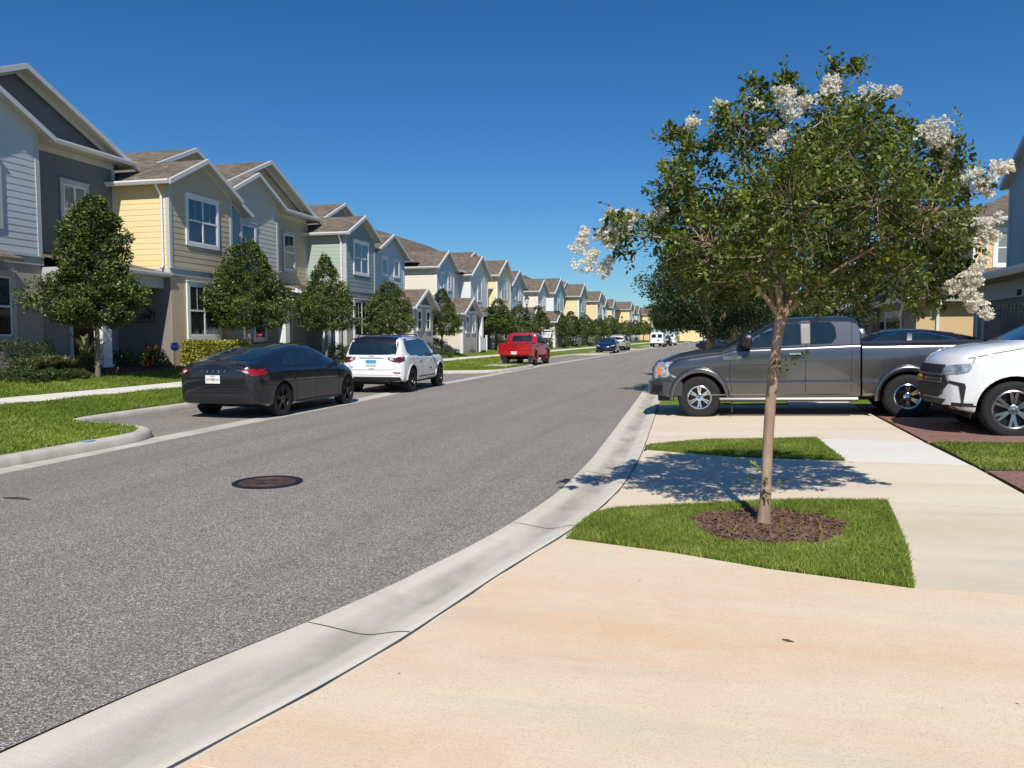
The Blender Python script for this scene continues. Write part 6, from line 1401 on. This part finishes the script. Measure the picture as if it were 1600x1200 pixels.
# --- white compact SUV with black roof
def suv(root, body, roofm, plate='blue', kind='compact', rails=True, cl=True):
    L_ = 4.40
    top = [(0, .92), (.02, 1.04), (.07, 1.09), (.20, 1.34), (.32, 1.52), (.45, 1.575), (.9, 1.62), (1.5, 1.64), (2.1, 1.625), (2.45, 1.575), (2.8, 1.41), (3.2, 1.17), (3.35, 1.11), (3.8, 1.06), (4.15, .98), (4.33, .88), (4.40, .70)]
    belt = [(0, .90), (.4, 1.06), (1.2, 1.04), (2.6, 1.0), (3.3, .98), (4.0, .92), (4.40, .66)]
    bot = [(0, .44), (.10, .34), (.5, .30), (3.9, .30), (4.2, .32), (4.40, .42)]
    wid = [(0, .84), (.10, .90), (.5, .935), (1.4, .925), (2.8, .925), (3.6, .935), (4.05, .89), (4.28, .80), (4.40, .70)]
    b, bv = loft_body('body', L_, top, belt, bot, wid, body, root, arches=((.87, .36, .43), (3.51, .36, .43)), tumble=.30, round_rear=.16, round_front=.30)
    if roofm is not body:
        both('side_glass_surround', bv, [(.50, 1.20), (.58, 1.12), (.86, 1.035), (1.75, 1.005), (2.86, .985), (2.74, 1.20), (2.44, 1.46), (2.28, 1.535), (1.7, 1.56), (.9, 1.535), (.62, 1.51), (.52, 1.40)], roofm, root, off=.0025, cell=.07)
        panel('rear_upper_surround', bv, 'B', [(-.72, 1.075), (.72, 1.075), (.74, 1.2), (.66, 1.54), (-.66, 1.54), (-.74, 1.2)], roofm, root, off=.003, cell=.06)
    both('rear_quarter_window', bv, [(.52, 1.17), (.86, 1.07), (.86, 1.47), (.62, 1.44), (.56, 1.36)], M['cglass'], root); both('rear_door_window', bv, [(.90, 1.07), (1.72, 1.04), (1.70, 1.51), (.90, 1.475)], M['cglass'], root); both('front_door_window', bv, [(1.77, 1.04), (2.80, 1.02), (2.62, 1.26), (2.34, 1.47), (2.2, 1.50), (1.75, 1.51)], M['cglass'], root)
    panel('rear_window', bv, 'B', [(-.68, 1.10), (.68, 1.10), (.70, 1.2), (.60, 1.50), (-.60, 1.50), (-.70, 1.2)], M['cglass'], root, off=.006, cell=.06)
    panel('roof', bv, 'T', [(.36, -.60), (.36, .60), (1.0, .655), (2.2, .64), (2.38, .60), (2.38, -.60), (2.2, -.64), (1.0, -.655)], roofm, root, off=.004)
    panel('windscreen', bv, 'T', [(2.42, -.60), (2.42, .60), (3.24, .70), (3.30, 0), (3.24, -.70)], M['cglass'], root, off=.004)
    panel('spoiler', bv, 'T', [(.22, -.60), (.22, .60), (.42, .64), (.42, -.64)], roofm, root, off=.006, th=.02)
    panel('high_brake_light', bv, 'B', [(-.18, 1.515), (.18, 1.515), (.18, 1.535), (-.18, 1.535)], M['redd'], root, off=.03, cell=.06)
    for s in (-1, 1):
        t = panel('tail_light', bv, 'B', [(s*.46, 1.005), (s*.62, 1.03), (s*.88, 1.02), (s*.90, .90), (s*.80, .865), (s*.60, .90), (s*.50, .95)], M['redd'], root, off=.006, th=.012, cell=.04); panel('reversing_light', bv, 'B', [(s*.50, .99), (s*.60, 1.005), (s*.66, .935), (s*.58, .92)], M['clear'], t or root, off=.021, cell=.05)
        panel('fog_light', bv, 'B', [(s*.60, .60), (s*.78, .60), (s*.86, .56), (s*.66, .56)], M['redl'], root, off=.005, cell=.05)
        panel('headlight', bv, 'Fr', [(s*.45, .84), (s*.62, .87), (s*.80, .88), (s*.82, .80), (s*.50, .79)], M['clear'], root, off=.006, th=.006, cell=.05)
    panel('rear_valance', bv, 'B', [(-.84, .36), (-.80, .46), (-.5, .47), (.5, .47), (.80, .46), (.84, .36), (.6, .34), (-.6, .34)], M['plastic'], root, off=.006, th=.01)
    panel('handle_bar', bv, 'B', [(-.36, .985), (.36, .985), (.34, 1.005), (-.34, 1.005)], M['alloy'], root, off=.006, th=.008, cell=.06)
    line(bv, 'B', [(-.66, 1.0), (-.68, .72), (-.62, .66), (.62, .66), (.68, .72), (.66, 1.0)], .009, M['well'], root, 'tailgate_gap'); line(bv, 'B', [(-.86, .515), (.86, .515)], .008, M['well'], root, 'bumper_gap')
    for s in ('L', 'Rt'):
        line(bv, s, [(1.73, 1.03), (1.75, .6), (1.72, .38)], .008, M['well'], root); line(bv, s, [(2.72, 1.0), (2.82, .8), (2.84, .38)], .008, M['well'], root); line(bv, s, [(.86, 1.06), (1.0, .90), (1.26, .62), (1.30, .38)], .008, M['well'], root)
        line(bv, s, [(1.45, .88), (1.62, .88)], .026, M['chrome'], root, 'door_handle', th=.012); line(bv, s, [(2.46, .87), (2.63, .87)], .026, M['chrome'], root, 'door_handle', th=.012)
        line(bv, s, [(1.35, .42), (3.05, .42)], .03, M['plastic'], root, 'sill_trim', th=.006)
    arch_trim(bv, root, .87, .36, .425, .475, body); arch_trim(bv, root, 3.51, .36, .425, .475, body)
    if rails:
        for s in (-1, 1): MB().tube([(.55, s*.60, 1.575), (.7, s*.61, 1.64), (2.0, s*.60, 1.655), (2.2, s*.59, 1.60)], .017, 6).build('roof_rail', M['plastic'], root, True)
    h = bv.ray_cast(Vector((-3, 0, .86)), Vector((1, 0, 0))); licence(root, h[0].x-.016, 0, .86, plate)
    if cl:
        for t, yy, zz, s_ in (('Jeep', 0, 1.045, .095), ('4xe', .60, .74, .06), ('LIMITED', 0, .69, .04)):
            h = bv.ray_cast(Vector((-3, yy, zz)), Vector((1, 0, 0))); text_mesh('rear_lettering', t, s_, M['dark'], root, (h[0].x-.006, yy, zz), (R(90), 0, R(-90)), .002)
        h = bv.ray_cast(Vector((2.95, -3, .66)), Vector((0, 1, 0))); text_mesh('door_lettering', 'COMPASS', .055, M['dark'], root, (2.5, h[0].y-.006, .64), (R(90), 0, 0), .002)
    mirror(root, 2.72, .90, 1.10, M['plastic'])
    for (ax, s) in ((.87, 1), (.87, -1), (3.51, 1), (3.51, -1)): wheel(root, ax, s*.925, .355, .355, .235, .25, M['dalloy'], M['dalloy'], 5, 'split')
    mb = MB(); mb.box(.35, 4.1, -.68, .68, .24, .4); mb.tube([(.05, -.5, .33), (.5, -.5, .33)], .035, 8); mb.build('underbody', M['well'], root)
    return bv
ox, oy = place(-8.70, 20.35, .87, .92, R(94.2)); su = car('suv', ox, oy, 0, R(94.2), 'white SUV with black roof and blue licence plate, behind the black sedan', 'car', group='cars parked in the left bays'); suv(su, PT['white'], PT['black'])

# --- pickups
def pickup(root, body, L_=5.89, ra=1.27, fa=4.95, W_=1.015, H_=1.96, cabx=2.07, zrail=1.40, hood=1.30, r=.405, dbl=False, detail=True, plate=None, rim=None, lift=0., kind='grey'):
    k = H_/1.96
    bot = [(0, .50+lift), (.15, .42+lift), (cabx+.05, .40+lift), (fa-.6, .38+lift), (L_-.25, .40+lift), (L_, .50+lift)]
    wid = [(0, W_*.965), (.08, W_*.985), (1., W_), (fa+.2, W_), (L_-.35, W_*.965), (L_-.10, W_*.91), (L_, W_*.86)]
    beltb = [(0, zrail-.07), (cabx, zrail-.06)]
    bed, bvb = loft_body('cargo_bed', L_, [(0, zrail-.015), (.04, zrail), (cabx, zrail+.01)], beltb, bot, wid, body, root, x0=0, x1=cabx-.035, arches=((ra, r, r*1.20),), tumble=.1, crease=.70+lift, round_rear=.03, round_front=0, crown=.008, shoulder=.02, nx=34)
    a = cabx; A = L_-cabx
    top = [(a, H_-.16), (a+.05, H_-.06), (a+.18, H_-.015), (a+.7, H_), (a+1.35, H_-.02), (a+1.5, H_-.07), (a+1.85, H_-.26), (a+2.35, hood+.10), (a+2.46, hood+.05), (a+3.0, hood+.015), (L_-.45, hood-.06), (L_-.18, hood-.14), (L_-.08, hood-.22), (L_, hood-.34)]
    belt = [(a, zrail-.03), (a+2.2, zrail-.09), (a+2.5, hood-.07), (L_-.5, hood-.17), (L_-.1, hood-.34), (L_, hood-.42)]
    cab, bv = loft_body('cab_and_bonnet', L_, top, belt, bot, wid, body, root, x0=a, x1=L_, arches=((fa, r, r*1.22),), tumble=.20, crease=.70+lift, round_rear=.0, round_front=.16, crown=.03, shoulder=.025, nx=60)
    zt = H_-.12
    if dbl: f0, f1, r0, r1 = a+.98, a+2.22, a+.18, a+.90
    else: f0, f1, r0, r1 = a+1.02, a+2.22, a+.42, a+.86
    zb_ = zrail-.01
    both('front_door_window', bv, [(f0, zb_), (f1-.02, zb_-.06), (f1-.30, zrail+.15), (a+1.72, zt-.10), (a+1.48, zt-.02), (f0+.01, zt)], M['cglass'], root)
    both('rear_door_window', bv, [(r0+.06, zb_+.01), (r1, zb_), (r1-.02, zt), (r0+.08, zt-.01), (r0+.0, zt-.10), (r0-.02, zb_+.12)], M['cglass'], root)
    panel('windscreen', bv, 'T', [(a+1.46, -.66*W_), (a+1.46, .66*W_), (a+2.36, .80*W_), (a+2.44, 0), (a+2.36, -.80*W_)], M['cglass'], root)
    panel('rear_window', bv, 'B', [(-.62*W_, zrail+.08), (.62*W_, zrail+.08), (.58*W_, zt+.0), (-.58*W_, zt+.0)], M['cglass'], root, off=.006)
    for s in ('L', 'Rt'):
        fd = a+.93
        line(bv, s, [(fd+.02, zt+.09), (fd, zb_), (fd+.02, .42+lift)], .010, M['well'], root); line(bv, s, [(f1+.08, zb_-.04), (f1+.09, .8), (f1+.04, .42+lift)], .010, M['well'], root); line(bv, s, [(a+.13, zt), (a+.14, zb_), (a+.16, .42+lift)], .008, M['well'], root)
        line(bv, s, [(fd, zb_+.02), (fd+.01, zt+.02)], .15, M['pillar'], root, 'door_pillar', off=.003) if kind == 'grey' else line(bv, s, [(fd, zb_+.02), (fd+.01, zt+.02)], .10, M['plastic'], root, 'door_pillar', off=.003)
        line(bv, s, [(fd+.08, zb_-.17), (fd+.30, zb_-.17)], .035, M['chrome'] if kind == 'grey' else body, root, 'door_handle', off=.004, th=.022)
        if kind == 'grey': line(bv, s, [(fd+.09, zb_-.20), (fd+.28, zb_-.20)], .02, M['well'], root, 'handle_recess', off=.003)
        line(bv, s, [(a+.08, .455+lift), (f1+.5, .455+lift)], .018, M['alloy'] if kind == 'grey' else M['plastic'], root, 'sill_trim', off=.004, th=.006); line(bvb, s, [(ra+.55, .455+lift), (a-.05, .455+lift)], .018, M['alloy'] if kind == 'grey' else M['plastic'], root, 'sill_trim', off=.004, th=.006)
        line(bvb, s, [(.0, zrail-.012), (a-.04, zrail-.002)], .045, M['plastic'], root, 'rail_cap', off=.004, th=.012)
    mb = MB(); mb.box(.02, a-.05, -W_*.80, W_*.80, zrail-.04, zrail+.012) ; mb.build('bed_cover' if kind == 'grey' else 'bed_liner', M['plastic'], root)
    mb = MB(); mb.box(a-.055, a+.01, -W_*.9, W_*.9, .45+lift, zrail-.05); mb.build('cab_gap', M['well'], root)
    for nm_, ax_, k_ in (('front_fender_flare', fa, 1.31), ('rear_fender_flare', ra, 1.29)):
        for s in (-1, 1):
            pts = [(ax_+r*k_*math.cos(R(-8+196*i/20)), s*(W_-.035), r+r*k_*math.sin(R(-8+196*i/20))) for i in range(21)]
            MB().tube(pts, [.045+.018*math.sin(PI*i/20) for i in range(21)], 14).build(nm_, body, root, True, 60)
    # nose
    for s in (-1, 1):
        hl = panel('headlight', bv, 'Fr', [(s*.60*W_, hood-.20), (s*.93*W_, hood-.20), (s*.95*W_, hood-.50), (s*.72*W_, hood-.54), (s*.60*W_, hood-.42)], M['hlamp'], root, off=.008, th=.012, cell=.05)
        sd = 'L' if s > 0 else 'Rt'; panel('headlight', bv, sd, [(L_-.36, hood-.21), (L_-.12, hood-.24), (L_-.10, hood-.47), (L_-.24, hood-.50), (L_-.24, hood-.36), (L_-.38, hood-.27)], M['hlamp'], root, off=.006, th=.010, cell=.05); panel('side_marker', bv, sd, [(L_-.22, hood-.27), (L_-.15, hood-.28), (L_-.14, hood-.45), (L_-.20, hood-.46)], M['amber'], root, off=.018, th=.006, cell=.05)
        panel('tail_light', bvb, sd, [(.0, zrail-.10), (.14, zrail-.10), (.14, zrail-.50), (.0, zrail-.50)], M['redl'], root, off=.006, th=.006, cell=.08); panel('tail_light', bvb, 'B', [(s*.86*W_, zrail-.10), (s*.97*W_, zrail-.10), (s*.97*W_, zrail-.50), (s*.86*W_, zrail-.50)], M['redl'], root, off=.006, th=.006, cell=.08)
    g = panel('grille', bv, 'Fr', [(-.60*W_, hood-.18), (.60*W_, hood-.18), (.58*W_, hood-.55), (-.58*W_, hood-.55)], M['plastic'], root, off=.012, th=.02)
    for zz in (hood-.28, hood-.40): line(bv, 'Fr', [(-.58*W_, zz), (.58*W_, zz)], .05, M['chrome'], root, 'grille_bar', off=.034, th=.012)
    mb = MB(); zq = .44+lift
    mb.prism([(L_-.62, -W_*.985, zq), (L_-.25, -W_*.985, zq), (L_+.02, -W_*.80, zq+.02), (L_+.09, -W_*.4, zq+.02), (L_+.09, W_*.4, zq+.02), (L_+.02, W_*.80, zq+.02), (L_-.25, W_*.985, zq), (L_-.62, W_*.985, zq)], (0, 0, .27)); mb.build('front_bumper', M['bump'] if kind == 'grey' else body, root)
    if kind == 'grey':
        for s in (-1, 1): mb = MB(); mb.prism([(L_-.20, s*W_*.99, zq+.09), (L_-.02, s*W_*.86, zq+.09), (L_-.04, s*W_*.86, zq+.21), (L_-.24, s*W_*.99, zq+.21)], (0, -s*.01, 0)); mb.build('fog_light', M['well'], root)
        mb = MB(); mb.box(L_-.35, L_-.12, -.7, .7, zq-.12, zq); mb.build('air_dam', M['plastic'], root)
        for s in (-1, 1):
            mb = MB(); mb.tube([(a+.05, s*(W_+.03), .37), (a+2.5, s*(W_+.03), .37)], .045, 8); mb.build('running_board', M['alloyd'], root, True)
            mb = MB(); mb.box(fa-.62, fa-.60, s*W_*.96-.02, s*W_*.96+.02, .12, .46); mb.build('mud_flap', M['plastic'], root)
        for s, sx in ((-1, 'Rt'), (1, 'L')):
            o_, n_ = (Vector((fa-.62+.0, s*3, hood-.11)), Vector((0, -s, 0))); h = bv.ray_cast(o_, n_)
            mb = MB(); mb.box(-.17, .17, -.004, .004, -.034, .034); bd = mb.build('fender_badge', M['alloy'], root); bd.location = (fa-.62, h[0].y+s*.006, hood-.135); bd.rotation_euler = (0, 0, 0 if s < 0 else PI)
            text_mesh('badge_letters', 'F-150', .066, M['dark'], bd, (.02, -.006, 0), (R(90), 0, 0), .001)
    mb = MB(); mb.box(-.14, .06, -W_*.93, W_*.93, .52+lift, .66+lift); mb.box(-.10, .0, -W_*.5, W_*.5, .45+lift, .52+lift); mb.build('rear_bumper', M['chrome'] if kind == 'grey' else body, root)
    line(bvb, 'B', [(-.82*W_, .72+lift), (-.84*W_, zrail-.02)], .012, M['well'], root, 'tailgate_gap'); line(bvb, 'B', [(.82*W_, .72+lift), (.84*W_, zrail-.02)], .012, M['well'], root, 'tailgate_gap'); line(bvb, 'B', [(-.82*W_, .74+lift), (.82*W_, .74+lift)], .02, M['well'], root, 'tailgate_gap')
    line(bvb, 'B', [(-.14, zrail-.10), (.14, zrail-.10)], .05, M['plastic'], root, 'tailgate_handle', th=.005)
    mirror(root, a+2.02, W_*.93, zrail+.10, M['black'] if kind == 'grey' else M['plastic'], (.24, .16, .20) if kind == 'grey' else (.18, .13, .14))
    for (ax, s) in ((ra, 1), (ra, -1), (fa, 1), (fa, -1)): wheel(root, ax, s*(W_-.02), r, r, .275, r*.57, rim or M['chrome'], M['dalloy'], 6, 'split', cap=M['blue'] if kind == 'grey' else None)
    mb = MB(); mb.box(.5, L_-.5, -.55, .55, .32+lift, .5+lift); mb.tube([(ra, -.8, r), (ra, .8, r)], .07, 8); mb.tube([(fa, -.8, r), (fa, .8, r)], .05, 8); mb.build('chassis', M['well'], root)
    if plate: licence(root, -.16, 0, .60+lift, plate)
    return bv, bvb
M['pillar'] = mat('satin_pillar', (.26, .25, .235), .6, metal=.2); M['bump'] = mat('painted_bumper', (.055, .055, .058), .45, metal=.2, coat=.4); M['alloyd'] = mat('step_metal', (.10, .10, .10), .35, metal=.8)
# grey pickup nose towards the street: local +x = world -X ; right rear -> front axle contact at (-.58, 15.6)
pk = car('pickup_truck', -.54+4.95, 15.30+1.0, .0, PI, 'dark grey extended-cab pickup across the driveway, nose to the street', 'pickup truck', pitch=R(1.4)); pk.location.z = .125
pickup(pk, PT['grey'], H_=1.93)
rp = car('pickup_truck', -11.05, 39.55, .0, R(91.5), 'bright red pickup seen from behind in the second parking bay', 'pickup truck')
pickup(rp, PT['red'], L_=5.35, ra=1.15, fa=4.45, W_=.93, H_=1.80, cabx=1.75, zrail=1.22, hood=1.20, r=.40, dbl=True, plate='orange', rim=M['dalloy'], lift=.10, kind='red')
for s in (-1, 1):
    for ax in (1.15, 4.45):
        mb = MB(); mb.box(ax-.52, ax-.50, s*.72-.12, s*.72+.12, .16, .55); mb.build('mud_flap', M['silverflap'] if 'silverflap' in M else M['alloy'], rp)
h_ = MB().box(-.16, -.15, -.05, .05, .50, .58).build('hitch_tag', M['redl'], rp)

# --- white full-size SUV on the right, only its nose is in frame
bs = car('suv', 3.98+4.39, 12.62+1.0, .11, PI, 'large white SUV at the right picture edge, nose towards the tree', 'car')
W_ = 1.03; L_ = 5.35
top = [(0, 1.45), (.03, 1.7), (.15, 1.84), (.5, 1.90), (1.5, 1.93), (3.0, 1.91), (3.35, 1.88), (3.65, 1.80), (4.22, 1.47), (4.32, 1.42), (4.7, 1.37), (5.0, 1.30), (5.20, 1.215), (5.29, 1.12), (5.335, 1.02), (5.35, .86)]
belt = [(0, 1.25), (3.8, 1.28), (4.2, 1.27), (4.8, 1.21), (5.15, 1.06), (5.35, .8)]
bot = [(0, .5), (.2, .36), (4.9, .34), (5.15, .38), (5.35, .45)]
wid = [(0, .95), (.2, 1.0), (1., 1.03), (4.5, 1.03), (4.95, 1.0), (5.2, .95), (5.3, .90), (5.35, .84)]
b, bv = loft_body('body', L_, top, belt, bot, wid, PT['white'], bs, arches=((1.32, .42, .50), (4.39, .42, .50)), tumble=.24, round_front=.30, crown=.045)
both('front_door_window', bv, [(2.55, 1.30), (4.02, 1.30), (3.65, 1.58), (3.4, 1.75), (2.55, 1.79)], M['cglass'], bs); both('rear_door_window', bv, [(1.45, 1.31), (2.47, 1.30), (2.47, 1.79), (1.45, 1.79)], M['cglass'], bs); both('rear_quarter_window', bv, [(.4, 1.33), (1.35, 1.31), (1.35, 1.78), (.5, 1.75)], M['cglass'], bs)
panel('windscreen', bv, 'T', [(3.45, -.76), (3.45, .76), (4.20, .88), (4.29, .5), (4.31, 0), (4.29, -.5), (4.20, -.88)], M['cglass'], bs)
for s in ('L', 'Rt'):
    line(bv, s, [(3.40, 1.80), (3.68, 1.62), (4.10, 1.33)], .035, M['alloy'], bs, 'window_trim', th=.004)
    line(bv, s, [(2.5, 1.28), (2.5, .5)], .01, M['well'], bs); line(bv, s, [(3.78, 1.26), (3.80, .8), (3.74, .5)], .01, M['well'], bs)
    line(bv, s, [(4.98, 1.16), (4.60, 1.25), (4.3, 1.31)], .010, M['well'], bs, 'bonnet_gap'); line(bv, s, [(4.90, 1.17), (4.93, 1.10), (4.97, 1.0)], .008, M['well'], bs, 'fender_gap')
    sx = 1 if s == 'L' else -1
    panel('headlight', bv, s, [(4.94, 1.03), (4.97, 1.09), (5.16, 1.06), (5.28, 1.02), (5.26, .96), (5.10, .94), (4.99, .965)], M['hlamp'] if 'hlamp' in M else M['clear'], bs, off=.006, th=.008, cell=.04)
    panel('air_intake', bv, s, [(5.03, .79), (5.22, .83), (5.24, .79), (5.10, .755), (5.06, .50), (5.04, .50), (5.015, .74)], M['plastic'], bs, off=.006, th=.006, cell=.05)
    panel('lower_cladding', bv, s, [(4.86, .35), (5.30, .36), (5.30, .50), (4.88, .50)], M['plastic'], bs, off=.005, th=.006)
for s in (-1, 1):
    panel('headlight', bv, 'Fr', [(s*.50, .955), (s*.60, 1.0), (s*.95, 1.04), (s*.95, .94), (s*.70, .915)], M['hlamp'], bs, off=.006, th=.01, cell=.05)
    panel('grille_frame', bv, 'Fr', [(s*.60, .89), (s*.74, .90), (s*.80, .80), (s*.66, .66), (s*.60, .66)], M['plastic'], bs, off=.006, th=.02, cell=.06)
g = panel('grille', bv, 'Fr', [(-.66, 1.06), (.66, 1.06), (.68, .62), (.55, .56), (-.55, .56), (-.68, .62)], M['plastic'], bs, off=.008, th=.02)
for zz, w_ in ((.915, .03), (.845, .035), (.80, .02)): line(bv, 'Fr', [(-.68, zz), (.68, zz)], w_, M['alloy'], bs, 'grille_bar', off=.03, th=.012)
for k in range(7): line(bv, 'Fr', [(-.6, .765-.03*k), (.6, .765-.03*k)], .006, M['alloyd'], bs, 'grille_mesh', off=.03, th=.004)
mb = MB(); mb.prism([(5.44, -.13, .862), (5.44, -.02, .862), (5.44, -.02, .887), (5.44, .04, .887), (5.44, .04, .862), (5.44, .13, .862), (5.44, .10, .812), (5.44, .04, .812), (5.44, .04, .787), (5.44, -.04, .787), (5.44, -.04, .812), (5.44, -.13, .812)], (-.04, 0, 0)); mb.build('grille_emblem', M['gold'] if 'gold' in M else M['amber'], bs)
panel('bumper_intake', bv, 'Fr', [(-.66, .46), (.66, .46), (.74, .54), (-.74, .54)], M['plastic'], bs, off=.006, th=.006); line(bv, 'Fr', [(-.86, .435), (.86, .435)], .022, M['chrome'], bs, 'bumper_trim', off=.008, th=.01)
panel('front_valance', bv, 'Fr', [(-.9, .38), (.9, .38), (.9, .455), (-.9, .455)], M['plastic'], bs, off=.006, th=.006)
arch_trim(bv, bs, 4.39, .42, .495, .53, PT['white'], 'arch_lip', -4, 184, .0, .012)
mirror(bs, 3.92, .98, 1.36, PT['white'], (.24, .15, .18))
for (ax, s) in ((1.32, 1), (1.32, -1), (4.39, 1), (4.39, -1)): wheel(bs, ax, s*1.0, .42, .42, .28, .285, M['alloy'], M['dalloy'], 6, 'vee', cap=M['alloy'])
mb = MB(); mb.box(.5, 4.9, -.7, .7, .26, .45); mb.build('underbody', M['well'], bs)

# --- cars behind the grey pickup
c1 = car('sedan', 3.55+4.72/2+2.1, 19.1, .10, PI, 'black sedan with chrome window line, roof visible over the pickup bed', 'car'); sedan(c1, PT['black'], rimm=M['alloy'], trim='chrome', glassroof=False)
c1.location = (6.25, 20.2, .33)
c2 = car('suv', 9.0, 27.0, .26, PI+R(0), 'dark grey SUV just behind the cab of the grey pickup', 'car'); suv(c2, PT['black'], PT['black'], rails=True, cl=False)
c2.location = (5.0, 30.0, .16); c2.scale = (1.08, 1.05, 1.18)
c3 = car('suv', 1.6, 80, .10, PI, 'dark blue SUV parked across the far right verge, behind the tree trunks', 'car'); suv(c3, PT['navy'], PT['black'], cl=False); c3.scale = (1.12, 1.0, 1.0)
# --- far cars on the left
f1 = car('sedan', -10.0, 71.5, 0, R(-90+2), 'dark blue sedan facing the camera far down the left bays', 'car', group='cars parked in the left bays'); sedan(f1, PT['navy'], rimm=M['alloy']); f1.location = (-11.2, 75.2, 0)
f2 = car('suv', -11.9, 84.0, 0, R(90), 'beige minivan seen from behind, beyond the dark blue sedan', 'car', group='cars parked in the left bays'); suv(f2, PT['tanp'], PT['tanp'], cl=False, plate=None); f2.scale = (1.15, 1.03, 1.08)
def van(root, body):
    top = [(0, 1.9), (.04, 2.05), (.15, 2.12), (1, 2.16), (4.0, 2.14), (4.2, 2.05), (4.75, 1.5), (4.9, 1.35), (5.4, 1.22), (5.55, 1.05), (5.6, .8)]
    belt = [(0, 1.25), (4.3, 1.22), (4.9, 1.15), (5.6, .75)]; bot = [(0, .5), (.1, .42), (5.3, .4), (5.6, .5)]; wid = [(0, .97), (.08, 1.0), (4.8, 1.0), (5.3, .93), (5.6, .8)]
    b, bv = loft_body('body', 5.6, top, belt, bot, wid, body, root, arches=((1.1, .37, .44), (4.55, .37, .44)), tumble=.12, round_rear=.03, nx=36)
    for s in (-1, 1): panel('rear_window', bv, 'B', [(s*.12, 1.35), (s*.74, 1.35), (s*.70, 1.85), (s*.12, 1.85)], M['cglass'], root, off=.006); panel('tail_light', bv, 'B', [(s*.86, .85), (s*.94, .85), (s*.94, 1.2), (s*.86, 1.2)], M['redl'], root, off=.006)
    line(bv, 'B', [(0, .6), (0, 2.0)], .015, M['well'], root, 'door_gap'); both('front_door_window', bv, [(3.5, 1.3), (4.5, 1.28), (4.2, 1.8), (3.5, 1.85)], M['cglass'], root); panel('windscreen', bv, 'T', [(4.25, -.75), (4.25, .75), (4.8, .85), (4.8, -.85)], M['cglass'], root)
    panel('rear_step', bv, 'B', [(-.95, .42), (.95, .42), (.95, .60), (-.95, .60)], M['plastic'], root, off=.05, th=.05); line(bv, 'B', [(-.4, 1.0), (-.1, 1.0)], .16, M['plastic'], root, 'number_plate')
    for s in (-1, 1):
        MB().tube([(.3, s*.7, 2.14), (.3, s*.7, 2.24), (3.8, s*.7, 2.24), (3.8, s*.7, 2.14)], .03, 5).build('roof_rack', M['trim'], root)
    mirror(root, 4.5, .98, 1.4, M['plastic'])
    for (ax, s) in ((1.1, 1), (1.1, -1), (4.55, 1), (4.55, -1)): wheel(root, ax, s*.98, .37, .37, .24, .22, M['alloy'], M['dalloy'], 5, 'fan')
f3 = car('van', -9.95, 110.5, 0, R(90), 'white cargo van with two rear windows, far down the left side', 'van'); van(f3, PT['white'])
f4 = car('suv', -9.9, 123, 0, R(90), 'dark SUV between the white cargo van and the farthest white pickup', 'car'); suv(f4, PT['black'], PT['black'], cl=False)
f5 = car('pickup_truck', -9.9, 133, 0, R(90), 'farthest white pickup beyond the white cargo van', 'pickup truck'); pickup(f5, PT['white'], L_=5.7, ra=1.2, fa=4.8, W_=1.0, H_=1.9, cabx=1.8, kind='white', rim=M['alloy'])
